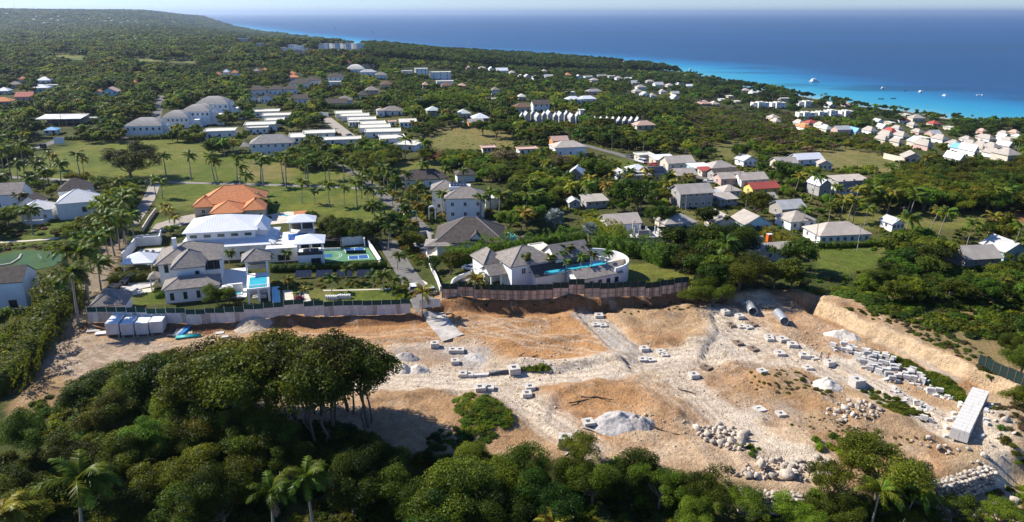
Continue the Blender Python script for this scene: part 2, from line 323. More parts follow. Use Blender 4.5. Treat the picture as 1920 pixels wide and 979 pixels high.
# ---------------------------------------------------------------- what the ground is made of
FIELDPX = []
def ground_colours():
    X, Y = GX, GY
    n1 = fbm(X, Y, 30, 4, 11); n2 = fbm(X, Y, 5, 4, 12); n3 = fbm(X, Y, 1.7, 3, 13)
    C = np.zeros(X.shape + (3,))
    def put(w, col):
        w = np.clip(w, 0, 1)[..., None]; C[:] = C * (1 - w) + np.array(col) * w
    put(np.ones(X.shape), (0.068, 0.082, 0.020))
    put(sm(-0.1, 0.25, n1), (0.120, 0.115, 0.034))
    put(sm(0.1, 0.3, n2) * 0.5, (0.16, 0.12, 0.06))
    site = sm(-1.5, 0.6, spoly(SITE, X, Y) + 2.5 * n2)
    put(site, (0.50, 0.325, 0.18))
    put(site * sm(-0.12, 0.2, n1 + 0.3 * n2), (0.61, 0.44, 0.28))
    def zone(pts, col, k=1.0, soft=3.0, nz=4.0):
        p = pl(pts); put(k * sm(-soft, soft * 0.4, spoly(p, X, Y) + nz * n2 + 1.5 * n3), col)
    def path(pts, col, w, k=1.0, nz=2.0):
        put(k * sm(w * 0.5 + 1.0, w * 0.5 - 1.0, pdist(pl(pts), X, Y) + nz * n2), col)
    OR = (0.52, 0.265, 0.105); RED = (0.36, 0.17, 0.075); PALE = (0.78, 0.655, 0.50); CREAM = (0.65, 0.475, 0.30); GREY = (0.50, 0.45, 0.385); LIME = (0.72, 0.66, 0.57)
    zone([(840, 572), (1080, 575), (1160, 640), (1150, 690), (980, 690), (860, 655), (830, 610)], OR, 0.85)
    zone([(430, 605), (790, 595), (840, 640), (760, 650), (560, 640)], OR, 0.8)
    zone([(1150, 565), (1330, 575), (1340, 640), (1250, 660), (1150, 600)], (0.46, 0.29, 0.15), 0.8)
    zone([(700, 720), (960, 745), (1010, 800), (980, 840), (700, 840)], (0.42, 0.25, 0.125), 0.85)
    zone([(1040, 735), (1190, 730), (1210, 790), (1100, 830), (1040, 800)], OR, 0.8)
    zone([(1180, 790), (1290, 770), (1320, 850), (1200, 860)], CREAM, 0.9)
    zone([(1330, 580), (1430, 562), (1520, 600), (1640, 670), (1600, 690), (1400, 690), (1330, 660)], PALE, 0.95)
    zone([(1180, 690), (1400, 690), (1560, 810), (1520, 880), (1330, 830), (1230, 760)], CREAM, 0.85)
    zone([(1390, 700), (1480, 690), (1640, 745), (1740, 800), (1700, 850), (1560, 830), (1420, 760)], (0.44, 0.28, 0.14), 0.85)
    zone([(1530, 790), (1700, 800), (1760, 850), (1560, 850)], (0.40, 0.28, 0.17), 0.6)
    zone([(745, 650), (890, 640), (960, 700), (760, 710)], (0.60, 0.50, 0.38), 0.7)
    zone([(740, 655), (830, 650), (910, 660), (900, 690), (860, 685), (800, 665), (745, 668)], GREY, 0.75, 1.5)
    zone([(1290, 690), (1380, 680), (1420, 700), (1330, 720)], GREY, 0.5)
    zone([(1380, 765), (1480, 760), (1490, 790), (1390, 790)], GREY, 0.6)
    zone([(960, 735), (1010, 735), (1060, 790), (1030, 800)], GREY, 0.5)
    put(site * .75 * sm(.04, .17, fbm(X, Y, 13, 4, 33)), (0.45, 0.25, 0.115)); put(site * .5 * sm(.1, .2, fbm(X, Y, 6, 4, 34)), (0.37, 0.20, 0.095))
    zone([(60, 640), (250, 640), (330, 650), (220, 700), (80, 720)], (0.44, 0.33, 0.23), 0.9)
    zone([(20, 730), (90, 700), (140, 740), (60, 800)], (0.36, 0.23, 0.11), 0.9)
    zone([(1640, 600), (1790, 640), (1880, 700), (1860, 720), (1740, 660)], (0.50, 0.34, 0.19), 0.8)
    zone([(1820, 750), (1990, 740), (1990, 979), (1850, 979), (1800, 880)], (0.50, 0.37, 0.22), 0.8)
    path([(600, 705), (740, 712), (860, 718), (1000, 704), (1130, 694), (1200, 680), (1330, 668), (1450, 645), (1560, 700)], PALE, 8.5, 0.97)
    path([(1560, 690), (1640, 730), (1730, 780), (1790, 815)], PALE, 7, 0.95)
    path([(930, 728), (1020, 790), (1100, 840)], PALE, 5.5, 0.8)
    path([(1250, 690), (1330, 760), (1420, 830), (1530, 870)], PALE, 6.5, 0.75)
    path([(1790, 815), (1850, 770), (1880, 900)], PALE, 4, 0.7)
    path([(1600, 620), (1690, 660), (1790, 715)], (0.55, 0.48, 0.38), 1.6, 0.9)
    bd = spoly(BANKP, X, Y)
    put(sm(-0.4, 0.2, bd) * sm(2.6, 1.6, bd) * (Y < 185), (0.66, 0.47, 0.28))
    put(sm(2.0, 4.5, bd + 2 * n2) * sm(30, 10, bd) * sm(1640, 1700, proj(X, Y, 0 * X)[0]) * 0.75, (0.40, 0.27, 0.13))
    s = Y - np.interp(X, TERR[:, 0], TERR[:, 1])
    put(site * sm(-4.0, -3.0, s) * sm(0.2, -0.8, s) * (X < 50), (0.26, 0.13, 0.06))
    path([(100, 650), (140, 588), (172, 552), (196, 502), (215, 462)], (0.34, 0.26, 0.175), 6.5, 0.95, 2.0)
    path([(1098, 598), (1125, 612), (1150, 638), (1190, 676)], (0.52, 0.48, 0.42), 6.0, 0.95, 1.0)
    # tyre tracks and scuffs
    for pts in ([(600, 703), (740, 710), (860, 716), (1000, 702), (1130, 692), (1200, 678), (1330, 666), (1450, 643), (1560, 698)], [(1120, 612), (1150, 640), (1190, 680), (1260, 720), (1330, 790), (1420, 850)], [(945, 735), (1020, 788), (1100, 838)], [(1560, 692), (1640, 730), (1730, 780), (1790, 812)], [(900, 610), (1000, 640), (1100, 650), (1180, 690)], [(1340, 600), (1400, 640), (1450, 650), (1500, 700), (1600, 760)], [(560, 640), (700, 640), (850, 625), (1000, 610)], [(150, 600), (130, 650), (180, 690), (300, 660), (420, 640)], [(1230, 700), (1300, 690), (1400, 680), (1470, 640), (1450, 600)]):
        dd = pdist(pl(pts), X, Y) + .8 * fbm(X, Y, 9, 2, 71)
        for o in (.9, 2.6): put(site * .5 * sm(.42, .15, np.abs(dd - o)), (0.40, 0.28, 0.17)); put(site * .45 * sm(.4, .15, np.abs(dd - o - .65)), (0.72, 0.60, 0.46))
    tr = np.abs(np.sin(Y * 1.5 + 6 * fbm(X, Y, 16, 3, 21)) ) ** 6
    put(site * tr * 0.35 * sm(-0.05, 0.2, fbm(X, Y, 18, 2, 22)), (0.36, 0.24, 0.14))
    put(site * sm(0.12, 0.3, n3) * 0.35, (0.34, 0.22, 0.12))
    put(site * sm(0.12, 0.3, -n3) * 0.3, (0.64, 0.52, 0.38))
    # grass and dry fields farther out
    def field(pts, col, k=0.95, soft=2.0, col2=None, clear=True):
        if clear: FIELDPX.append(pts)
        p = PP(pts); w = k * sm(-soft, soft * 0.5, spoly(p, X, Y) + soft * n2); put(w, col)
        if col2: put(w * sm(-0.1, 0.16, .7 * n1 + 0.8 * n2), col2)
        put(w * .5 * sm(.06, .25, fbm(X, Y, 11, 4, 91)), (.22, .19, .07)); put(w * .4 * sm(.06, .25, fbm(X, Y, 7, 4, 92)), (.07, .10, .02))
    LAWN = (0.125, 0.160, 0.026); LAWN2 = (0.185, 0.195, 0.035); DRY = (0.26, 0.21, 0.075); DRYG = (0.19, 0.18, 0.05)
    field([(0, 300), (60, 295), (130, 272), (220, 262), (350, 262), (400, 285), (480, 300), (560, 312), (660, 316), (700, 345), (740, 395), (700, 420), (600, 400), (480, 395), (300, 392), (300, 345), (180, 340), (40, 335), (0, 330)], LAWN, 0.97, 2.5, LAWN2)
    field([(140, 264), (340, 264), (370, 290), (300, 300), (150, 290)], LAWN2, 0.7, 3, DRYG)
    field([(455, 300), (540, 308), (545, 340), (470, 340), (440, 325)], DRYG, 0.8, 3, DRY)
    field([(780, 258), (850, 235), (960, 245), (965, 275), (880, 280), (800, 275)], DRY, 0.9, 5, DRYG)
    field([(850, 380), (1280, 390), (1290, 520), (850, 520)], (0.08, 0.085, 0.028), 0.8, clear=False)
    field([(960, 316), (1060, 310), (1080, 330), (990, 332)], LAWN, 0.9, 3, LAWN2, clear=False)
    field([(720, 305), (830, 300), (840, 322), (730, 322)], LAWN2, 0.8, 3, DRYG)
    field([(1100, 290), (1180, 300), (1260, 330), (1140, 330)], LAWN, 0.8, 3, DRYG, clear=False)
    field([(1240, 375), (1340, 372), (1420, 410), (1260, 412)], DRYG, 0.9, 3, DRY)
    field([(1530, 468), (1600, 462), (1665, 466), (1640, 500), (1580, 516), (1535, 508)], LAWN, 0.97, 1.5, DRYG)
    field([(1560, 395), (1720, 385), (1860, 400), (1860, 420), (1620, 430)], DRYG, 0.9, 4, LAWN2)
    field([(1500, 290), (1580, 275), (1700, 300), (1690, 325), (1560, 318)], DRYG, 0.95, 4, DRY)
    field([(1330, 275), (1380, 262), (1420, 290), (1360, 300)], DRYG, 0.8, 4)
    field([(1620, 405), (1900, 385), (1960, 430), (1700, 425)], DRYG, 0.6, 4, clear=False)
    field([(1850, 395), (1990, 395), (1990, 425), (1860, 412)], (0.34, 0.15, 0.06), 0.95, 2)
    field([(1100, 492), (1300, 500), (1290, 535), (1180, 530)], LAWN2, 0.95, 1.5, DRYG)
    field([(830, 540), (870, 505), (920, 500), (1000, 535), (840, 552)], LAWN, 0.9, 1.5)
    field([(510, 540), (730, 540), (740, 565), (510, 565)], LAWN, 0.97, 1.0, LAWN2)
    field([(230, 550), (300, 540), (302, 570), (230, 572)], LAWN, 0.97, 0.8)
    field([(280, 412), (330, 405), (335, 428), (270, 430)], LAWN, 0.97, 0.8)
    field([(0, 430), (180, 395), (185, 440), (120, 450), (0, 470)], LAWN, 0.9, 1.5, LAWN2)
    field([(90, 95), (170, 105), (165, 113), (100, 106)], (0.20, 0.21, 0.06), 0.95, 8)
    field([(240, 107), (370, 110), (370, 118), (250, 114)], (0.20, 0.21, 0.07), 0.95, 8)
    field([(0, 132), (120, 125), (260, 140), (240, 150), (60, 145)], (0.17, 0.18, 0.05), 0.7, 10, DRYG, clear=False)
    field([(1640, 570), (1760, 590), (1900, 640), (1880, 690), (1760, 640)], (0.20, 0.16, 0.06), 0.5, 4, clear=False)
    d = spoly(LAND, X, Y)
    put(.85 * sm(650, 1100, np.hypot(X, Y)) * (C[..., 1] < .15), (.028, .044, .011))
    put(sm(16, 4, d) , (0.55, 0.47, 0.36))
    return C
GC = ground_colours()
def ground_material():
    m, nt, N, L, B = _nt('ground_soil_and_grass')
    at = N.new('ShaderNodeAttribute'); at.attribute_name = 'gc'
    tc = N.new('ShaderNodeTexCoord')
    def noise(sc, det=5):
        n = N.new('ShaderNodeTexNoise'); n.inputs['Scale'].default_value = sc; n.inputs['Detail'].default_value = det
        n.inputs['Roughness'].default_value = 0.65; L.new(tc.outputs['Object'], n.inputs['Vector']); return n
    a, b, c = noise(0.35), noise(1.6), noise(7.0, 3)
    def mul(col, n, lo, hi, p0=0.3, p1=0.7):
        mr = N.new('ShaderNodeMapRange'); mr.inputs[1].default_value = p0; mr.inputs[2].default_value = p1
        mr.inputs[3].default_value = lo; mr.inputs[4].default_value = hi; L.new(n.outputs['Fac'], mr.inputs[0])
        v = N.new('ShaderNodeVectorMath'); v.operation = 'SCALE'; L.new(col, v.inputs[0]); L.new(mr.outputs[0], v.inputs['Scale']); return v.outputs[0]
    col = mul(mul(mul(at.outputs['Color'], a, 0.78, 1.18), b, 0.74, 1.20), c, 0.66, 1.26)
    L.new(col, B.inputs['Base Color']); B.inputs['Roughness'].default_value = 0.95; B.inputs['Specular IOR Level'].default_value = 0.1
    ad = N.new('ShaderNodeMath'); ad.operation = 'ADD'; L.new(b.outputs['Fac'], ad.inputs[0])
    m3 = N.new('ShaderNodeMath'); m3.operation = 'MULTIPLY'; m3.inputs[1].default_value = 0.45; L.new(c.outputs['Fac'], m3.inputs[0]); L.new(m3.outputs[0], ad.inputs[1])
    bp = N.new('ShaderNodeBump'); bp.inputs['Strength'].default_value = 0.9; bp.inputs['Distance'].default_value = 0.75
    L.new(ad.outputs[0], bp.inputs['Height']); L.new(bp.outputs[0], B.inputs['Normal'])
    return m
def grid_faces(nx, ny):
    i = np.arange(nx - 1); j = np.arange(ny - 1); I, J = np.meshgrid(i, j)
    a = (J * nx + I).ravel(); b = a + 1; c = a + nx; d = c + 1
    return np.concatenate([np.stack([a, b, c], 1), np.stack([b, d, c], 1)])
_d = spoly(LAND, GX, GY).ravel() > -250
_V = np.stack([GX.ravel(), GY.ravel(), GZ.ravel()], 1); _F = grid_faces(len(gx), len(gy))
_F = _F[_d[_F].any(axis=1)]
GC4 = np.concatenate([GC.reshape(-1, 3), np.ones((GC.size // 3, 1))], 1)
ground = obj('ground', np_mesh('ground', _V, _F, ground_material(), True, {'gc': ('FLOAT_COLOR', GC4)})); tag(ground, kind='structure')

# ---------------------------------------------------------------- sea
def sea():
    xs = np.array([-v for v in grow(0, 90000, 40, 1.16)][::-1] + list(np.arange(-1400, 1700, 25.)) + grow(1700, 90000, 30, 1.16))
    xs = np.unique(np.round(xs, 1)); ys = np.array(list(np.arange(-200, 2600, 20.)) + grow(2600, 70000, 25, 1.09))
    X, Y = np.meshgrid(xs, ys)
    X0 = np.where((X > -9000) & (X < 3000), X, 0); d = -spoly(LAND, X, Y)
    w = d * 1.25 + 60 * fbm(X, Y, 220, 3, 41) * sm(0, 120, d) + 25 * fbm(X, Y * 3, 60, 3, 42) * sm(10, 80, d)
    # sand shallows to deep water: the colour of the water body itself
    stops = [(-50, (0.19, 0.34, 0.36)), (0, (0.16, 0.36, 0.40)), (50, (0.035, 0.27, 0.36)), (150, (0.010, 0.20, 0.34)), (240, (0.006, 0.110, 0.24)), (380, (0.005, 0.048, 0.13)), (900, (0.004, 0.040, 0.115)), (2500, (0.003, 0.042, 0.13)), (9000, (0.003, 0.046, 0.145))]
    dd = [s[0] for s in stops]; C = np.stack([np.interp(w, dd, [s[1][k] for s in stops]) for k in range(3)] + [np.ones_like(w)], -1)
    v = np.clip(.45 + 2.6 * fbm(X * .35, Y, 420, 4, 47), 0, 1)[..., None] * sm(250, 500, d)[..., None]; C[..., :3] = C[..., :3] * (1 - v) + np.array([.004, .032, .085]) * v  # dark mottles offshore: varied water tone with cloud shadow mixed into the colour
    p = fbm(X, Y * 2.5, 160, 4, 43); reef = sm(0.08, 0.2, p) * sm(40, 90, d) * sm(420, 200, d)
    C[..., :3] *= (1 - 0.5 * reef)[..., None]
    m, nt, N, L, B = _nt('sea_water')
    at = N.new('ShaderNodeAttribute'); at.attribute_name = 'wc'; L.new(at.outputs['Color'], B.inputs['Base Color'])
    B.inputs['Roughness'].default_value = 0.35; B.inputs['Specular IOR Level'].default_value = 0.12
    tc = N.new('ShaderNodeTexCoord'); mp = N.new('ShaderNodeMapping'); mp.inputs['Scale'].default_value = (0.05, 0.12, 0.1); mp.inputs['Rotation'].default_value = (0, 0, 0.5); L.new(tc.outputs['Object'], mp.inputs[0])
    n = N.new('ShaderNodeTexNoise'); n.inputs['Scale'].default_value = 1.0; n.inputs['Detail'].default_value = 6; n.inputs['Roughness'].default_value = 0.7; L.new(mp.outputs[0], n.inputs['Vector'])
    bp = N.new('ShaderNodeBump'); bp.inputs['Strength'].default_value = 0.5; bp.inputs['Distance'].default_value = 1.5; L.new(n.outputs['Fac'], bp.inputs['Height']); L.new(bp.outputs[0], B.inputs['Normal'])
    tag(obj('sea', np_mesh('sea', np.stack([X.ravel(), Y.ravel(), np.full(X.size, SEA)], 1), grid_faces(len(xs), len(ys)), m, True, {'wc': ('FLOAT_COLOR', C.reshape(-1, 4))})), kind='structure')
sea()

# ---------------------------------------------------------------- draped sheets: roads, paths, lawns, paving
def drape(name, poly, m, dz=0.05, step=2.0, kind='structure', parent=None, world=True):
    bm = bmesh.new(); vs = [bm.verts.new((x, y, 0)) for x, y in poly]
    try: bm.faces.new(vs)
    except ValueError: return None
    xs = [p[0] for p in poly]; ys = [p[1] for p in poly]
    for ax, lo, hi in ((0, min(xs), max(xs)), (1, min(ys), max(ys))):
        k = np.ceil(lo / step) * step
        while k < hi:
            co = [0, 0, 0]; no = [0, 0, 0]; co[ax] = k; no[ax] = 1
            bmesh.ops.bisect_plane(bm, geom=bm.verts[:] + bm.edges[:] + bm.faces[:], plane_co=co, plane_no=no); k += step
    bmesh.ops.triangulate(bm, faces=bm.faces[:])
    for v in bm.verts: v.co.z = float(H(v.co.x, v.co.y)) + dz
    bm.normal_update()
    if sum(f.normal.z for f in bm.faces) < 0: bmesh.ops.reverse_faces(bm, faces=bm.faces[:])
    me = bpy.data.meshes.new(name); bm.to_mesh(me); bm.free(); me.materials.append(m)
    o = obj(name, me, parent)
    if kind: o['kind'] = kind
    return o
def ribbon(pts, w):
    pts = [Vector(p[:2]) for p in pts]; Lf, Rt = [], []
    ws = w if hasattr(w, '__len__') else [w] * len(pts)
    for i, p in enumerate(pts):
        d = (pts[min(i + 1, len(pts) - 1)] - pts[max(i - 1, 0)]).normalized(); n = Vector((-d.y, d.x)) * ws[i] / 2
        Lf.append(tuple(p + n)); Rt.append(tuple(p - n))
    return Lf + Rt[::-1]
ROADM = mat('worn_asphalt', (0.145, 0.135, 0.122), 0.9, 0.25, 0.6, 0.2, 12)
PALEROAD = mat('pale_lane_paving', (0.31, 0.27, 0.225), 0.9, 0.18, 0.8, 0.2, 10)
CONC = mat('concrete', (0.52, 0.50, 0.46), 0.85, 0.15, 1.2, 0.15, 14)
CONCD = mat('weathered_concrete', (0.40, 0.37, 0.33), 0.9, 0.25, 0.7, 0.2, 8)
PAVE = mat('pale_stone_paving', (0.55, 0.49, 0.40), 0.8, 0.12, 1.5, 0.1, 10)
DIRTLANE = mat('packed_dirt', (0.40, 0.31, 0.21), 0.95, 0.22, 0.5, 0.4, 6)
ROADS = {}
def road(name, px, w, m=None, dz=0.06, z=None):
    pts = [P(a, b) for a, b in px]; ROADS[name + str(len(ROADS))] = ([tuple(p[:2]) for p in pts], w)
    return drape(name, ribbon(pts, w), m or ROADM, dz, 2.0 if pts[0].y < 400 else 6.0)
road('entrance_road', [(800, 588), (783, 545), (757, 505), (737, 474), (726, 452)], 5.0)
road('villa_lane', [(800, 442), (788, 425), (766, 405), (744, 387), (704, 354), (667, 327), (640, 308)], 4.6)
road('palm_avenue', [(0, 331), (130, 338), (300, 341), (480, 346), (640, 351), (705, 356)], 3.2, mat('grey_lane', (.22, .20, .175), .9, .2, .8))
road('left_lane', [(243, 425), (262, 400), (280, 372), (290, 346)], 4.0, PALEROAD)
ROADS['lane'] = ([tuple(P(a, c)[:2]) for a, c in [(100, 650), (140, 585), (172, 550), (196, 500), (215, 460)]], 6.0)
road('far_road', [(292, 222), (298, 200), (304, 180)], 5.5)
road('gate_road', [(50, 284), (90, 270), (125, 257), (165, 250)], 5.0)
road('estate_road', [(658, 258), (632, 238), (608, 219)], 6.5, PALEROAD)
road('village_road', [(1090, 271), (1159, 289), (1200, 302), (1246, 316), (1300, 330), (1370, 345)], 4.5)
road('concrete_ramp', [(812, 588), (822, 605), (850, 634)], 4.6, CONCD, 0.24)
# ================================================================ plant meshes
BARK = mat('bark', (0.16, 0.12, 0.085), 0.9, 0.3, 3.0, 0.4, 10)
PALMBARK = mat('palm_trunk', (0.30, 0.26, 0.21), 0.85, 0.25, 2.0, 0.3, 9, streak=(1, 1, 6))
L_DARK = leafmat('dark_foliage', (0.024, 0.046, 0.004), (0.08, 0.13, 0.01))
L_MID = leafmat('green_foliage', (0.048, 0.085, 0.007), (0.14, 0.215, 0.017))
L_OLIVE = leafmat('olive_foliage', (0.05, 0.066, 0.005), (0.16, 0.182, 0.013))
L_LIME = leafmat('bright_foliage', (0.085, 0.13, 0.008), (0.26, 0.31, 0.022))
L_GOLD = leafmat('golden_foliage', (0.12, 0.11, 0.012), (0.34, 0.27, 0.025))
L_DRY = leafmat('dry_foliage', (0.075, 0.055, 0.025), (0.19, 0.145, 0.065), 0.2)
L_SILVER = leafmat('silver_foliage', (0.17, 0.21, 0.19), (0.36, 0.41, 0.38), 0.15)
L_RED = leafmat('red_foliage', (0.12, 0.02, 0.02), (0.30, 0.05, 0.06), 0.3)
L_PALM = leafmat('palm_foliage', (0.04, 0.072, 0.007), (0.14, 0.205, 0.018), 0.35, 0.4)
L_PALMY = leafmat('yellow_palm_foliage', (0.10, 0.105, 0.012), (0.30, 0.27, 0.03), 0.35, 0.4)
L_FRONDDRY = leafmat('dead_frond', (0.16, 0.11, 0.05), (0.30, 0.22, 0.11), 0.2, 0.7)
def unit(v): return v / np.maximum(np.linalg.norm(v, axis=-1, keepdims=True), 1e-9)
ICO_V = None
def ico(sub=1):
    bm = bmesh.new(); bmesh.ops.create_icosphere(bm, subdivisions=sub, radius=1)
    V = np.array([v.co[:] for v in bm.verts]); F = np.array([[v.index for v in f.verts] for f in bm.faces]); bm.free(); return V, F
ICO1, ICO2 = ico(1), ico(2)
class Leaves:
    def __init__(s, seed): s.g = np.random.default_rng(seed); s.V = []; s.F4 = []; s.F3 = []; s.T = []; s.n = 0
    def quads(s, c, nrm, size, t, asp=0.6):
        g = s.g; k = len(c); a = unit(np.cross(nrm, unit(g.normal(size=(k, 3))))); b = np.cross(nrm, a)
        z = (size * g.uniform(0.65, 1.35, k))[:, None] * 0.5
        q = np.stack([c - a * z, c - b * z * asp, c + a * z, c + b * z * asp], 1).reshape(-1, 3)
        s.F4.append(s.n + np.arange(4 * k).reshape(k, 4)); s.V.append(q); s.T.append(np.repeat(t, 4)); s.n += 4 * k
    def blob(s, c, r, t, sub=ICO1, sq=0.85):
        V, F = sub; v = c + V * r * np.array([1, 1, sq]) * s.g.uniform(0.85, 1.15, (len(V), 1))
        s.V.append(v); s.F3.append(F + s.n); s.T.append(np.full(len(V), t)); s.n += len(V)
    def clumps(s, C, Rr, per, size, core=0.0, up=0.25, sq=0.85):
        g = s.g
        for c, r in zip(C, Rr):
            n = max(4, int(per * (r ** 2))); u = unit(g.normal(size=(n, 3)) + np.array([0, 0, up])); tc = g.uniform(0, 0.75)
            p = c + u * (r * g.uniform(0.62, 1.08, n))[:, None] * np.array([1, 1, sq])
            s.quads(p, unit(u * 0.9 + g.normal(size=(n, 3)) * 0.55), np.full(n, size), np.clip(tc + g.uniform(-0.2, 0.3, n), 0, 1))
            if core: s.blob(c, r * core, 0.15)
    def mesh(s, name, m):
        F = []
        if s.F4: F.append(np.concatenate(s.F4))
        if s.F3: F.append(np.concatenate(s.F3))
        return np_mesh(name, np.concatenate(s.V), F, m, False, {'t': ('FLOAT', np.concatenate(s.T))})
def crown_pts(g, n, rx, rz, zc, low=-0.35, inner=0.3, lk=1.0):
    u = unit(g.normal(size=(n * 4, 3))); u = u[u[:, 2] > low][:n]
    k = np.where(g.random(len(u)) < inner, g.uniform(0.2, 0.6, len(u)), g.uniform(0.66, 0.9, len(u)))
    lo = g.normal(size=(4, 3)) * np.array([.42, .42, .26]) * lk; lo[:, 2] -= .08; p = (u * k[:, None] * (1 - .26 * lk) + lo[g.integers(0, 4, len(u))]) * np.array([rx, rx, rz]); p[:, 2] = np.minimum(p[:, 2], rz * .95) + zc
    return p * (1 + g.uniform(-0.12, 0.12, (len(p), 1)) * np.array([1, 1, 0.3]))
def limb(mb, p, q, r0, r1, g, seg=3, n=6, bend=0.12):
    p, q = Vector(p), Vector(q); L = (q - p).length; pts = [p]
    for i in range(1, seg): pts.append(p.lerp(q, i / seg) + Vector(g.normal(size=3)) * L * bend * 0.4)
    pts.append(q)
    for i in range(seg): mb.tube(pts[i], pts[i + 1], r0 + (r1 - r0) * i / seg, r0 + (r1 - r0) * (i + 1) / seg, n, False)
def make_tree(seed, kind, lod):
    """returns trunk mesh, list of crown meshes is one; nominal height 10 m"""
    g = np.random.default_rng(seed); L = Leaves(seed + 100)
    sh = dict(round=(4.3, 3.6, 6.2, 2.2, 1.35, -0.45), grove=(3.1, 3.1, 6.9, 3.4, 0.92, -0.6), open=(4.2, 2.6, 7.0, 2.8, 1.05, -0.3), tall=(2.6, 4.6, 5.6, 1.4, 1.1, -0.7))[kind]
    rx, rz, zc, fork, cr, low = sh
    n, per, size, core = {'near': (46, 300, 0.235, 0.30), 'mid': (34, 62, 0.52, 0.55), 'far': (20, 17, 0.95, 0.7), 'ultra': (9, 7, 1.7, 0.85)}[lod]
    if kind == 'grove' and lod == 'near': n, per, core = 58, 300, 0.2
    if kind == 'open': core *= 0.6; per *= 0.8
    if lod == 'ultra': cr *= 1.35
    if lod == 'far': cr *= 1.12
    C = crown_pts(g, n, rx, rz, zc, low, lk=.45 if kind == 'grove' else .85); Rr = g.uniform(0.7, 1.25, len(C)) * cr
    L.clumps(C, Rr, per, size, core)
    mb = MB(); top = (g.normal() * 0.3, g.normal() * 0.3, fork)
    if lod in ('near', 'mid'):
        tr = .17 if kind == 'grove' else .3; limb(mb, (0, 0, -0.6), top, tr, tr * .7, g, 3, 8, 0.05)
        for c in C[g.permutation(len(C))[:(16 if lod == 'near' else 7)]]:
            limb(mb, top, tuple(c), tr * .45, 0.03, g, 4, 5)
        if kind == 'grove':
            limb(mb, (0.5, 0.3, -0.6), (1.0, 0.6, fork + 1.6), 0.13, 0.07, g, 4, 6, 0.1); limb(mb, (-0.4, 0.2, -0.6), (-0.9, -.3, fork + 1.4), 0.11, 0.06, g, 4, 6, 0.1)
    else: mb.tube((0, 0, -0.6), (0, 0, fork + 1.5), 0.3, 0.2, 5, False)
    return mb, L
def make_bush(seed, lod):
    g = np.random.default_rng(seed); L = Leaves(seed + 300)
    n, per, size, core = {'near': (20, 190, 0.15, 0.5), 'mid': (16, 75, 0.24, 0.7), 'far': (9, 26, 0.42, 0.8)}[lod]
    u = unit(g.normal(size=(n, 3))); u[:, 2] = np.abs(u[:, 2]); C = u * g.uniform(0.4, 0.72, (n, 1)) * np.array([1, 1, 0.8]); C[:, 2] += 0.12
    L.clumps(C, g.uniform(0.3, 0.48, n), per, size, core); return L
TREES = {}
def tree_set(key, kind, lod, m, seeds):
    out = []
    for sd in seeds:
        mb, L = make_tree(sd, kind, lod); out.append((mb.mesh('trunk', BARK, True), L.mesh('crown', m)))
    TREES[key] = out
def recolour(src, key, m):
    out = []
    for t, c in TREES[src]:
        c2 = c.copy(); c2.materials.clear(); c2.materials.append(m); out.append((t, c2))
    TREES[key] = out
L_FORE = leafmat('grove_foliage', (.026, .040, .004), (.118, .148, .010), .3); L_FOREST = leafmat('deep_green_foliage', (.014, .030, .003), (.062, .108, .008), .3)  # near-tree leaves: olive for the grove, a deeper green for the dark trees
tree_set('grove', 'grove', 'near', L_FORE, [11, 12, 13, 14]); tree_set('near_dark', 'round', 'near', L_FOREST, [21, 22, 23]); recolour('near_dark', 'near_mid', L_MID); recolour('near_dark', 'near_olive', L_FORE)
tree_set('near_open', 'open', 'near', L_MID, [26, 27]); recolour('near_open', 'near_open_olive', L_FORE)
tree_set('mid_dark', 'round', 'mid', L_DARK, [31, 32, 33, 34]); recolour('mid_dark', 'mid_mid', L_MID); recolour('mid_dark', 'mid_olive', L_OLIVE); recolour('mid_dark', 'mid_lime', L_LIME)
tree_set('mid_open', 'open', 'mid', L_OLIVE, [36, 37, 38]); recolour('mid_open', 'mid_dry', L_DRY); tree_set('mid_tall', 'tall', 'mid', L_OLIVE, [39, 40])
tree_set('far_dark', 'round', 'far', L_DARK, [41, 42, 43, 44]); recolour('far_dark', 'far_mid', L_MID); recolour('far_dark', 'far_olive', L_OLIVE); recolour('far_dark', 'far_lime', L_LIME); recolour('far_dark', 'far_dry', L_DRY); tree_set('far_tall', 'tall', 'far', L_DARK, [46, 47])
tree_set('ultra_dark', 'round', 'ultra', L_DARK, [51, 52, 53]); recolour('ultra_dark', 'ultra_mid', L_MID); recolour('ultra_dark', 'ultra_olive', L_OLIVE)
BUSH = {}
for lod, seeds in (('near', (61, 62, 63)), ('mid', (64, 65, 66)), ('far', (67, 68))):
    base = [make_bush(s, lod) for s in seeds]
    for nm, m in (('dark', L_DARK), ('mid', L_MID), ('olive', L_OLIVE), ('lime', L_LIME), ('gold', L_GOLD), ('dry', L_DRY), ('red', L_RED)):
        BUSH[lod + '_' + nm] = [b.mesh('foliage', m) for b in base]

